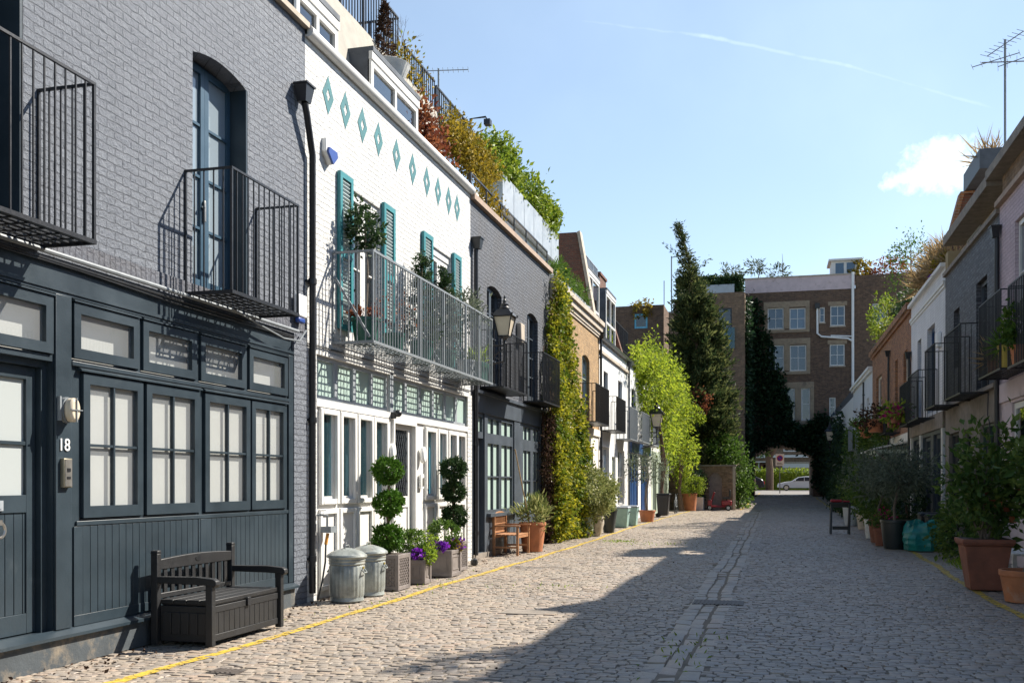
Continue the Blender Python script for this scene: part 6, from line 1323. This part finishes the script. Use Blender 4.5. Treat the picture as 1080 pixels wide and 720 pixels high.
# ---- lime vines on the far white houses
def vine(label, base, blobs, seed, nleaf):
    r = thing('climbing_vine', label, 'climber', base, 'lime green vines'); mb = MB(); top = blobs[0][0]
    b = np.array(base, float)
    for k in range(3): mb.tube([b+(.05*k, .12*k, 0), b+(-.1, .1*k+.15, 1.2), b+(.08-.05*k, .3-.25*k, 2.4), np.array(top)+(0, k*.5-.5, -.5)], [.1, .08, .06, .03], 6)
    mb.build('trunk', M['bark'], r); mb = MB()
    for c, rad, n, cl in blobs: P, o = blob(c, rad, n, cl, .45, .17); o[:, 2] -= .5; mb.leaves(P, .145, .55, o, .55)
    mb.build('foliage', M['leaf_vine'], r, smooth=False); return r
vine('lime green vine spilling from the white house eaves above the wheelie bin', (-5.0, 47.2, 0), [((-5.2, 46.3, 6.2), (1.05, 4.2, 1.8), 8000, 100), ((-5.1, 48.6, 4.2), (.8, 2.2, 2.0), 2600, 50), ((-5.35, 43.6, 6.6), (.5, 1.8, .8), 900, 24), ((-5.3, 39.6, 6.6), (.4, 1.6, .5), 300, 12)], 2, 0)
vine('lime green vine hanging to the right of the other, nearest the cypress', (-4.85, 54.8, 0), [((-5.25, 55.0, 5.2), (1.0, 2.8, 2.3), 8000, 90), ((-4.7, 55.4, 3.1), (.75, 1.6, 1.6), 1800, 36), ((-4.2, 56.6, 5.4), (.5, .7, .6), 500, 10)], 4, 0)
ballfol(thing('flowering_climber', 'spot of crimson leaves between lime vine and cypress', 'climber', (-4.1, 58.5, 4)), (-4.1, 58.6, 6.3), (.7, .6, .8), 500, M['leaf_red'], .14)
# ---- cypress
cy = thing('cypress_tree', 'tall dark cypress with a wispy tip behind the garden wall', 'tree', (-4.3, 61, 0)); CX_, CY_ = -4.4, 61.0; HT = 17.4
mb = MB(); mb.tube([(CX_, CY_, 0), (CX_-.1, CY_, 5), (CX_-.15, CY_, 10), (CX_-.5, CY_, 15), (CX_-1.15, CY_, HT)], [.3, .25, .17, .08, .015], 8); mb.build('trunk', M['bark'], cy)
nb = 640; tt = rng.uniform(.03, 1, nb)**.85; ang = rng.uniform(0, 2*PI, nb)
def cyr(t): return np.where(t < .3, 2.35+.2*t, np.where(t < .7, 2.41-1.2*(t-.3)/.4, np.where(t < .86, 1.21-.86*(t-.7)/.16, .35-.33*(t-.86)/.14)))
Pp = []; Oo = []
for t_, a in zip(tt, ang):
    axx = CX_-.15*t_ - (1.0*max(0, (t_-.6)/.4)**1.5); R_ = float(cyr(t_))*rng.uniform(.6, 1.15); zc_ = 1.0+t_*(HT-1.2); k = max(10, int(46*R_))
    s_ = rng.uniform(.25, 1, k)[:, None]; d = np.array((math.cos(a), math.sin(a), 0.)); p = np.array((axx, CY_, zc_))+d*s_*R_+np.array((0, 0, 1.))*(s_**1.6)*R_*.28+rng.normal(0, .13, (k, 3)); Pp.append(p); Oo.append(np.tile(d+np.array((0, 0, .8)), (k, 1)))
for q in range(4):
    a = (.2, 2.8, -.4, 3.4)[q]; t_ = (.8, .86, .72, .64)[q]; d = np.array((math.cos(a), -.3, .8)); p0 = np.array((CX_-.15-1.0*max(0, (t_-.6)/.4)**1.5, CY_, 1+t_*(HT-1.2))); s_ = rng.uniform(0, 1, 50)[:, None]; Pp.append(p0+d*s_*1.3+rng.normal(0, .06, (50, 3))); Oo.append(np.tile(d, (50, 1)))
PP = np.concatenate(Pp); OO = np.concatenate(Oo); hi_ = PP[:, 2] > 12.5; mb = MB(); mb.leaves(PP[~hi_], .32, .3, OO[~hi_], .65); mb.leaves(PP[hi_], .2, .3, OO[hi_], .65); mb.build('foliage', M['leaf_cypress'], cy, smooth=False)
# ---- ivy on the end building and bushes before the arch
ie = thing('ivy', 'dark ivy covering the end building from parapet to the arch top', 'climber', (-.5, YE, 3))
eh = lambda u: 15.5 if u < -1.1 else max(5.9, 15.5-(u+1.1)*3.6) if u < 1.2 else 6.0+.5*math.sin(u*2.2)
def el(u):
    if u < AX0-.15 or u > AX1+.15: return 1.0
    m_ = (AX0+AX1)/2; return AZ-.75+.75*(1-((u-m_)/((AX1-AX0)/2))**2)+.12+.15*math.sin(u*5)
P, o = drape(FE, el, eh, -2.0, 4.6, 15000, lambda u, v: .45, .17, 220); mb = MB(); mb.leaves(P, .24, .75, o, .5); mb.build('foliage', M['leaf_ivydark'], ie, smooth=False)
FSW = Frame((-1.96, 0, 0), (0, 1, 0), (0, 0, 1), (1, 0, 0)); P, o = drape(FSW, lambda u: .5, lambda u: 15.0, 74.1, 78, 3500, lambda u, v: .3, .17, 200); mb = MB(); mb.leaves(P, .24, .75, o, .5); mb.build('foliage', M['leaf_ivydark'], ie, smooth=False)
mb = MB()
for i in range(8): u = -1.9+i*.07; mb.tube([FE.pts([(u, .6, .1)])[0], FE.pts([(u+.2, 6, .1)])[0], FE.pts([(u-.1+i*.1, 12, .1)])[0]], [.06, .04, .02], 5)
mb.build('stem', M['bark'], ie)
sb = thing('shrub', 'sunlit bushy shrub between the garden wall end and the arch', 'shrub', (-1.95, 60, 0)); 
for c, r_, n in (((-2.05, 59.6, 2.3), (.9, 1.4, 1.5), 2600), ((-1.75, 60.5, 1.0), (.65, 1.6, 1.1), 1700), ((-2.9, 60, 3.6), (1.1, 1.2, .8), 1600)): ballfol(sb, c, r_, n, M['leaf_mid'], .15, clumps=60, spread=.18)
mb = MB(); limbs(mb, (-1.95, 59.9, 0), (-2.3, 59.9, 3.2), .1, 6, .4, 9); mb.build('trunk', M['bark'], sb)
# dark growth on the right of the arch
dg = thing('ivy', 'dark evergreen climber smothering the right wall beside the arch', 'climber', (4, 70, 0)); P, o = drape(FR, lambda u: 0.2, lambda u: 4.6+.9*math.sin(u*.8), 60, 77.5, 9000, lambda u, v: .55-.05*v+.15*math.sin(u), .2, 160); P[:, 2] += gz(P[:, 1]); mb = MB(); mb.leaves(P, .22, .6, o, .5); mb.build('foliage', M['leaf_ivydark'], dg, smooth=False)
lg = thing('climber', 'thin yellowish climber on the pale grey house at right', 'climber', (4, 54, 0)); P, o = drape(FR, lambda u: .4, lambda u: 4.3, 54.2, 57.6, 2600, lambda u, v: .4, .13, 60); mb = MB(); mb.leaves(P, .16, .6, o, .5); mb.build('foliage', M['leaf_shrub'], lg, smooth=False)
og = thing('climber', 'dark leafy climber on the orange brick house under the hanging pots', 'climber', (4, 42, 0)); P, o = drape(FR, lambda u: 1.2 if u > 39 else 2.6, lambda u: 3.5+.4*math.sin(u*2), 38.5, 47.5, 4200, lambda u, v: .5+.15*math.sin(u*1.7), .17, 120); mb = MB(); mb.leaves(P, .17, .6, o, .5); mb.build('foliage', M['leaf_shrub'], og, smooth=False)
# ================================================================ RIGHT SIDE POTS AND ROOF PLANTS
def shrub(par, c, r, n, m, leaf, base, nst=5, st=M['bark'], clumps=60, asp=.5, spread=.18, seed=1):
    rs = random.Random(seed); mb = MB()
    for i in range(nst):
        e = np.array(c)+np.array((rs.uniform(-.6, .6)*r[0], rs.uniform(-.6, .6)*r[1], rs.uniform(-.2, .6)*r[2])); b = np.array(base)+np.array((rs.uniform(-.06, .06), rs.uniform(-.06, .06), 0)); mb.tube([b, (b+e)/2+np.array((rs.gauss(0, .04), rs.gauss(0, .04), 0)), e], [.016, .012, .006], 6)
    mb.build('stem', st, par); mb = MB(); P, o = blob(c, r, n, clumps, .25, spread); mb.leaves(P, leaf, asp, o, .5); mb.build('foliage', m, par, smooth=False)
A = thing('potted_plant', 'tall square terracotta pot with a large leafy shrub, right foreground', 'potted plant', (2.9, 15.35, 0))
mb = MB(); mb.frustum((2.9, 15.35, .012), .42, .42, .6, .6, .62); mb.frustum((2.9, 15.35, .632), .62, .62, .68, .68, .035); mb.frustum((2.9, 15.35, .667), .68, .68, .68, .68, .06); mb.build('pot', M['old_terracotta'], A, bevel=.012); mb = MB(); mb.box(2.6, 3.2, 15.05, 15.65, .7, .7285); mb.build('soil', M['soil'], A)
shrub(A, (2.95, 15.35, 1.5), (.62, .62, .82), 1700, M['leaf_shrub'], .125, (2.9, 15.35, .7), 9, M['bark_grey'], 75, .5, .17, 2)
flowers(A, (3.0, 15.1, 1.35), (.4, .3, .5), 14, M['leaf_red'], .1, 'blossom')  # scattered russet leaves, not flowers
B = thing('potted_plant', 'round orange terracotta pot with bare-stemmed shrub at the right edge', 'potted plant', (3.12, 13.85, 0)); pot(B, 3.12, 13.85, .33, .4, M['terracotta'], .78, .05)
shrub(B, (3.35, 13.9, 1.5), (.45, .5, .6), 900, M['leaf_shrub'], .13, (3.12, 13.85, .36), 8, M['bark_grey'], 40, .5, .2, 5)
bn2 = thing('garden_bench', 'pale slatted bench end behind the terracotta pots at the right edge', 'bench', (3.9, 16.9, 0))
F2 = Frame((3.45, 16.2, .012), (0, 1, 0), (0, 0, 1), (1, 0, 0))
for u in (0, 1.2): 
    for w in (0, .5): boxpart(bn2, F2, 'leg', M['white_pot'], (u, u+.06, 0, .42 if w == 0 else .85, w, w+.06))
mb = MB(F2)
for i in range(5): mb.box(-.04, 1.3, .42, .45, i*.11, i*.11+.09)
mb.build('seat', M['white_pot'], bn2); mb = MB(F2)
for i in range(3): mb.box(-.02, 1.28, .55+i*.12, .63+i*.12, .5, .52)
mb.build('backrest', M['white_pot'], bn2)
# green growth at the pavement edge
gg = MB(); n = 900; P = np.stack([rng.uniform(3.15, 3.75, n), rng.uniform(17.6, 20.5, n), np.full(n, .0)], 1); gg.leaves(P, .12, .1, np.tile((0, 0, 1.), (n, 1)), .6)
tag(gg.build('grass', M['grass'], smooth=False), 'low grass tuft on the right pavement beside the terracotta pots', kind='stuff')
gg = MB(); n = 420
for c, r_, k in (((-3.9, 26.0), (.5, .6), 260), ((-2.5, 25.2), (1.4, .7), 120), ((-3.3, 14.2), (1.1, .5), 60), ((-.75, 9.3), (.3, 1.2), 70), ((-4.9, 13.4), (.5, 4), 90)):
    P = np.stack([c[0]+rng.normal(0, r_[0]*.5, k), c[1]+rng.normal(0, r_[1]*.5, k), np.full(k, -.01)], 1); gg.leaves(P, .05, .3, np.tile((0, 0, 1.), (k, 1)), .4)
tag(gg.build('moss_and_weeds', M['grass'], smooth=False), 'moss and weeds between the setts', kind='stuff')
cs = thing('climber', 'low dark climber beside the turquoise bag', 'climber', (3.6, 21.8, 0)); ballfol(cs, (3.6, 21.4, .55), (.45, 1.3, .6), 1300, M['leaf_shrub'], .11, clumps=50, spread=.2)
# turquoise rubble bag
bag = thing('garden_bag', 'crumpled turquoise garden waste bag beside the black olive pot', 'bag', (3.25, 23.9, 0)); mb = MB(); nU, nV = 34, 16; V = []
def fb(a, t): return .5+.5*math.sin(a)
for j in range(nV):
    t_ = j/(nV-1)
    for i in range(nU):
        a = 2*PI*i/nU; sq = 1/max(abs(math.cos(a)), abs(math.sin(a)))**.55
        rr = .36*sq*(1+.12*math.sin(PI*min(1, t_*1.1)))*(1-.25*max(0, t_-.75)*3)
        cr = .022*math.sin(a*9+t_*3)+.016*math.sin(a*17-t_*5)+.02*math.sin(a*3+t_*7)+.012*math.sin(t_*26+a*2)
        V.append((3.25+(rr+cr)*math.cos(a), 23.9+(rr+cr)*math.sin(a)*1.05, .02+.6*t_*(1-.13*math.sin(a*2+.6)*t_)+.02*math.sin(a*5)*t_))
V += [(3.25, 23.9, .42)]
mb.add(V, [(j*nU+i, j*nU+(i+1) % nU, (j+1)*nU+(i+1) % nU, (j+1)*nU+i) for j in range(nV-1) for i in range(nU)]+[((nV-1)*nU+i, (nV-1)*nU+(i+1) % nU, nV*nU) for i in range(nU)]); mb.build('sack', M['bag'], bag)
mb = MB()
for s_ in (-1, 1): mb.tube([(3.25+s_*.25, 23.6, .58), (3.25+s_*.2, 23.55, .72), (3.25+s_*.02, 23.6, .6)], .014, 6)
mb.build('handle', M['bag'], bag)
for i, (x, y, lab) in enumerate(((3.72, 24.6, 'black lidded bin behind the turquoise bag, against the charcoal house'), (3.75, 26.0, 'black lidded bin half hidden behind the black olive pot'))):
    r = thing('refuse_bin', lab, 'bin', (x, y, 0), 'black lidded bins'); mb = MB(); mb.frustum((x, y, .012), .5, .5, .6, .62, .72); mb.build('body', M['black_plastic'], r, bevel=.02); mb = MB(); mb.frustum((x, y, .735), .66, .68, .56, .58, .07); mb.build('lid', M['black_plastic'], r, bevel=.02)
# olive trees and pots
def olive(label, x, y, r_, h, m, c, rad, n, th, seed, leafm='leaf_olive', leaf=.1, group=None, cat='potted plant'):
    r = thing('potted_tree', label, cat, (x, y, 0), group); pot(r, x, y, r_, h, m); mb = MB(); limbs(mb, (x, y, h-.05), (c[0], c[1], c[2]+rad[2]*.4), th, 8, .45, seed); mb.build('trunk', M['bark_grey'], r); ballfol(r, c, rad, n, M[leafm], leaf, clumps=70, spread=.17, asp=.32, shell=.3); return r
olive('olive tree with forked trunk in a big black pot', 2.72, 24.45, .32, .66, M['black_pot'], (2.85, 24.5, 1.72), (.8, .85, .62), 2800, .04, 3)
olive('spreading olive tree in a terracotta pot left of the black pot', 2.62, 26.9, .27, .58, M['old_terracotta'], (2.7, 26.9, 1.72), (.9, .95, .66), 3000, .035, 6)
def potted(label, x, y, r_, h, m, fc, fr_, n, lm, leaf, extra=None):
    r = thing('potted_plant', label, 'potted plant', (x, y, 0)); pot(r, x, y, r_, h, m); ballfol(r, fc, fr_, n, M[lm], leaf, clumps=30, spread=.22)
    if extra: flowers(r, *extra)
    return r
potted('small terracotta pot with crimson flowers tucked against the black pot', 2.55, 25.5, .2, .42, M['old_terracotta'], (2.6, 25.6, .6), (.28, .28, .24), 300, 'leaf_shrub', .09, ((2.62, 25.5, .7), (.25, .2, .15), 60, M['magenta'], .06))
potted('whitewashed pot with dark shrub left of the terracotta olive pot', 2.62, 28.9, .2, .52, M['white_pot'], (2.7, 29, .85), (.35, .35, .4), 600, 'leaf_shrub', .1)
potted('small terracotta pot with low greenery behind the black stand', 2.95, 32.4, .26, .4, M['terracotta'], (3.0, 32.5, .65), (.4, .4, .35), 600, 'leaf_shrub', .1)
potted('pale stone pot with trailing plant beneath the glazed porch', 2.95, 34.6, .3, .5, M['stone_pot'], (3.0, 34.6, .9), (.5, .5, .5), 900, 'leaf_shrub', .11)
potted('pale blue-grey tub by the right yellow line far down the mews', 2.75, 37.6, .34, .7, M['zinc'], (2.9, 37.6, 1.1), (.5, .5, .5), 700, 'leaf_shrub', .12)
lb2 = thing('shrub', 'lime-tipped bush on the right pavement left of the olives', 'shrub', (3.0, 30.8, 0)); pot(lb2, 3.0, 30.8, .3, .5, M['black_pot']); ballfol(lb2, (2.75, 30.6, 1.55), (.6, .7, .62), 1500, M['leaf_mid'], .11, clumps=40, spread=.22); mb = MB(); limbs(mb, (3.0, 30.8, .4), (2.8, 30.7, 1.6), .03, 5, .4, 4); mb.build('stem', M['bark'], lb2)
lb3 = thing('shrub', 'broad dark bush against the white brick house behind the olives', 'shrub', (3.5, 31.5, 0)); ballfol(lb3, (3.75, 30.2, .95), (.4, 1.8, .9), 1800, M['leaf_dark'], .1, clumps=70, spread=.2); mb = MB(); limbs(mb, (3.7, 30.3, 0), (3.6, 30.2, 1.6), .04, 6, .5, 8); mb.build('stem', M['bark'], lb3)
for i, (y, zz, lab) in enumerate(((46.5, 1.3, 'dark bush in the far right planting bed nearest the orange house'), (50.5, 1.5, 'dark bush in the far right planting bed before the pale house'), (56.5, 1.4, 'dark bush in the far right planting bed nearest the arch'))):
    b_ = thing('shrub', lab, 'shrub', (3.6, y, 0), 'bushes along the far right pavement'); ballfol(b_, (3.55, y, zz*.75), (.6, 1.7, zz*.8), 1800, M['leaf_dark'], .14, clumps=50, spread=.2); mb = MB(); limbs(mb, (3.6, y, 0), (3.6, y, zz), .05, 4, .4, i); mb.build('stem', M['bark'], b_)
# black step stool / stand with red cushions
st_ = thing('folding_stand', 'black open folding stand topped with red cushions in mid street', 'stand', (1.97, 31.3, 0))
for s_ in (0, 1):
    mb = MB(); x = 1.68+s_*.52; mb.bar((x, 31.1, .0), (x+.02, 31.22, .92), .075, .05); mb.bar((x, 31.55, .0), (x+.02, 31.4, .92), .075, .05); mb.build('side_frame', M['black_plastic'], st_)
boxpart(st_, None, 'cross_rail', M['black_plastic'], (1.72, 2.18, 31.12, 31.18, .14, .24)); boxpart(st_, None, 'cross_rail', M['black_plastic'], (1.72, 2.18, 31.2, 31.26, .8, .9)); boxpart(st_, None, 'top_board', M['black_plastic'], (1.62, 2.28, 31.05, 31.55, .9, .95)); boxpart(st_, None, 'red_cushion', M['red_cloth'], (1.68, 2.0, 31.1, 31.5, .952, 1.03), (2.02, 2.22, 31.12, 31.45, .952, 1.0), bevel=.03)
boxpart(st_, None, 'white_sticker', M['sign_white'], (2.19, 2.23, 31.06, 31.063, .6, .82)) if False else None
# plants on the right balconies
t = thing('potted_plant', 'brass bucket of green grass on the nearest right balcony', 'potted plant', (3.95, 18.95, 3.5)); bpot(t, 3.93, 18.92, 3.505, .15, .4, M['brass'], 'bucket', .7); mb = MB(); n = 420; P = np.stack([3.93+rng.normal(0, .06, n), 18.92+rng.normal(0, .06, n), np.full(n, 3.88)], 1); mb.leaves(P, .28, .08, np.tile((0, 0, 1.), (n, 1)), .6); mb.build('grass_blade', M['leaf_mid'], t, smooth=False)
t = thing('potted_plant', 'leafy trailing plant on the lilac house balcony rail at the right edge', 'potted plant', (3.7, 17.4, 3.9)); bpot(t, 3.82, 17.4, 3.405, .16, .3, M['terracotta']); ballfol(t, (3.76, 17.45, 4.0), (.2, .28, .35), 700, M['leaf_mid'], .09, clumps=30, spread=.2)
t = thing('potted_plant', 'straw coloured plant inside the slatted balcony of the charcoal house', 'potted plant', (4.0, 21.0, 3.5)); bpot(t, 4.0, 20.2, 3.505, .14, .28, M['terracotta']); mb = MB(); n = 120; P = np.stack([4.0+rng.normal(0, .05, n), 20.2+rng.normal(0, .05, n), np.full(n, 3.78)], 1); mb.leaves(P, .4, .06, np.tile((0, 0, 1.), (n, 1)), .6); mb.build('grass_blade', M['straw'], t, smooth=False)
def hang(label, X, y, z, r_, m, lm, n, fl=None, sz=.4):
    r = thing('hanging_pot', label, 'hanging pot', (X, y, z)); bpot(r, X, y, z, r_, r_*1.4, m); ballfol(r, (X, y, z+r_*1.6), (sz, sz*1.1, sz*.7), n, M[lm], .13, clumps=24, spread=.3)
    if fl: flowers(r, (X, y, z+r_*1.5), (sz, sz, sz*.6), 110, M[fl], .1)
    return r
hang('terracotta pot of pink flowers fixed to the slatted balcony of the white brick house', 3.65, 32.3, 3.35, .2, M['old_terracotta'], 'leaf_hedge', 260, 'magenta', .36)
hang('yellow-green plant in a pot left of the pink flowers', 3.7, 33.9, 3.3, .18, M['old_terracotta'], 'leaf_hedge', 260, None, .3)
hang('terracotta pot of brown grass hanging on the orange brick house, nearer one', 3.6, 38.0, 3.35, .33, M['terracotta'], 'leaf_brown', 420, None, .5); hang('terracotta pot with spiky leaves hanging on the orange brick house, farther one', 3.6, 41.5, 3.3, .32, M['terracotta'], 'leaf_mid', 420, None, .5)
# roof edge, right
def tufts(par, pts, h, n, m):
    mb = MB(); 
    for p in pts: P = np.array(p)+rng.normal(0, .12, (n, 3))*(1, 1, .2); mb.leaves(P, h, .05, np.tile((-.2, -.1, 1.), (n, 1)), .55)
    mb.build('grass_blade', m, par, smooth=False)
t = thing('dry_grass', 'long dry straw grass along the white brick parapet', 'grass', (4.5, 31, 7.2)); tufts(t, [(4.5+.25*rng.uniform(), y, 7.35+(.25 if y > 30 else 0)) for y in np.arange(28.6, 34, .22)], .62, 55, M['straw']); boxpart(t, None, 'trough', M['bark'], (4.4, 4.8, 28.3, 34.1, 7.205, 7.4))
mb = MB(); P, o = blob((4.42, 29.3, 7.42), (.22, 1.2, .25), 1300, 30); mb.leaves(P, .07, .5, o); mb.build('yellow_foliage', M['leaf_amber'], t, smooth=False); flowers(t, (4.4, 29.6, 7.35), (.15, .8, .15), 120, M['purple'], .07)
t = thing('dry_grass', 'straw tuft in the dark roof box above the charcoal house', 'grass', (5.4, 28.4, 9.9)); tufts(t, [(5.4, 27.8, 9.9), (5.45, 28.3, 9.9), (5.5, 28.8, 9.9)], .6, 55, M['straw'])
t = thing('dry_grass', 'straw grass clump on the roof behind the white brick parapet', 'grass', (4.95, 31.5, 7.9)); tufts(t, [(4.95, 30.1+.33*i, 7.9+.03*i) for i in range(9)], .7, 60, M['straw']); boxpart(t, None, 'trough', M['bark'], (4.85, 5.2, 29.9, 33.2, 7.201, 7.95))
t = thing('roof_tree', 'airy small-leaved tree on the orange brick roof garden', 'tree', (5.4, 42, 7)); mb = MB(); limbs(mb, (5.4, 42, 7), (5.3, 41.9, 10.9), .06, 14, .35, 12); mb.build('trunk', M['bark'], t)
ballfol(t, (5.35, 42, 10.0), (.95, 1.2, 1.35), 1700, M['leaf_mid'], .095, clumps=60, spread=.13)
t = thing('roof_tree', 'lime green shrubby tree spilling over the orange brick cornice', 'tree', (4.7, 43.5, 7)); mb = MB(); limbs(mb, (4.8, 43.5, 7), (4.6, 43.5, 8.8), .06, 10, .5, 14); mb.build('trunk', M['bark'], t); ballfol(t, (4.45, 43.5, 8.3), (.65, 1.9, .95), 1900, M['leaf_hedge'], .12, clumps=60, spread=.16)
t = thing('roof_shrub', 'dark low shrubs along the orange brick roof edge', 'shrub', (4.7, 38, 7.3)); ballfol(t, (4.75, 37.5, 7.75), (.45, 3.2, .55), 1600, M['leaf_dark'], .12, clumps=60, spread=.2)
t = thing('roof_shrub', 'amber shrub beside the white hut on the end building roof', 'shrub', (6.6, 79, 17)); ballfol(t, (6.4, 79.4, 17.5), (.8, .8, .9), 700, M['leaf_amber'], .22); ballfol(t, (8.4, 79.6, 17.5), (1.4, .9, .9), 800, M['leaf_red'], .22, spread=.22)
t = thing('roof_tree', 'small dark pines on the end building roof terrace', 'tree', (-1.5, 81, 16)); mb = MB(); 
for x in (-3.3, -1.2, .6): limbs(mb, (x, 82, 16), (x+.2, 82, 19), .07, 6, .35, int(x*3+20))
mb.build('trunk', M['bark'], t); mb = MB()
for x, zz in ((-3.3, 18.5), (-1.3, 18.8), (.4, 18.2)): P, o = blob((x, 82, zz), (.8, .8, .6), 300, 20, .3, .2); mb.leaves(P, .26, .3, o)
mb.build('foliage', M['leaf_cypress'], t, smooth=False)
t = thing('roof_hedge', 'clipped dark hedge along the roof of the brick block by the cypress', 'hedge', (-4, 74.6, 15.4)); mb = MB(); n = 7000; P = np.stack([rng.uniform(-6.9, -2.1, n), 74.7+rng.uniform(-.5, .6, n), 15.45+rng.uniform(0, 1, n)*1.3], 1); P[:, 2] = np.where((P[:, 0] > -4.7) & (P[:, 0] < -2.7), np.maximum(P[:, 2], 16.0), P[:, 2]); mb.leaves(P, .2, .6, None); mb.build('foliage', M['leaf_dark'], t, smooth=False)
t = thing('roof_shrub', 'yellowish shrub above the blue framed roof window', 'shrub', (-9, 62, 11)); xr, zr = px2e(676, 326, 61.8); ballfol(t, (xr, 62.2, zr), (.8, .6, .6), 500, M['leaf_amber'], .18)
# big aerial mast, right edge
(ym, zm) = pxX(1060, 165, 5.2)
t = thing('tv_aerial', 'tall mast with several television aerials above the right roofs', 'aerial', (5.2, ym, zm)); zt = pxX(1060, 42, 5.2)[1]; mb = MB(); mb.tube([(5.2, ym, zm-.9), (5.2, ym, zt)], .028, 7); mb.build('mast', M['grey_iron'], t)
mb = MB(); yagi(mb, (5.2, ym, zt-.1), (.6, -.75, .18), 1.0, 9, .45); yagi(mb, (5.0, ym, zt-.45), (-.9, .3, -.1), 1.0, 6, .35); yagi(mb, (5.45, ym, zt-.5), (.95, -.2, .2), .8, 5, .55); mb.build('antenna', M['grey_iron'], t)
mb = MB(); mb.tube([(5.2-.5, ym, zt-.48), (5.2+.5, ym, zt-.55)], .015, 5); mb.build('cross_arm', M['grey_iron'], t)

# fallen leaves and grit along the left wall
lt = MB(); n = 900; xx = -5.62+np.abs(rng.normal(0, .28, n)); yy = rng.uniform(5.5, 30, n); P = np.stack([xx, yy, .012+.012*np.sin(xx*1.3)*np.sin(yy*.9)], 1); o = rng.normal(0, 1, (n, 3)); o[:, 2] = rng.uniform(-.05, .3, n); lt.leaves(P, .035, .6, o, .95)
n = 170; P = np.stack([rng.uniform(-4.4, 3.6, n), rng.uniform(5, 30, n), np.full(n, .016)], 1); o = rng.normal(0, 1, (n, 3)); o[:, 2] = .1; lt.leaves(P, .03, .6, o, .95)
tag(lt.build('leaf_litter', M['leaf_brown'], smooth=False), 'small fallen leaves along the wall foot', kind='stuff')

t = thing('roof_tree', 'unseen leafy tree added on the lilac house roof to break up the street shadow', 'tree', (4.9, 13.2, 7.68)); mb = MB(); limbs(mb, (4.95, 13.2, 7.69), (4.85, 13.2, 8.9), .05, 9, .6, 31); mb.build('trunk', M['bark'], t); ballfol(t, (4.95, 13.4, 8.35), (.7, 1.5, .65), 1100, M['leaf_mid'], .16, clumps=40, spread=.14)  # out-of-view tree, added to dapple the shadow edge on the setts
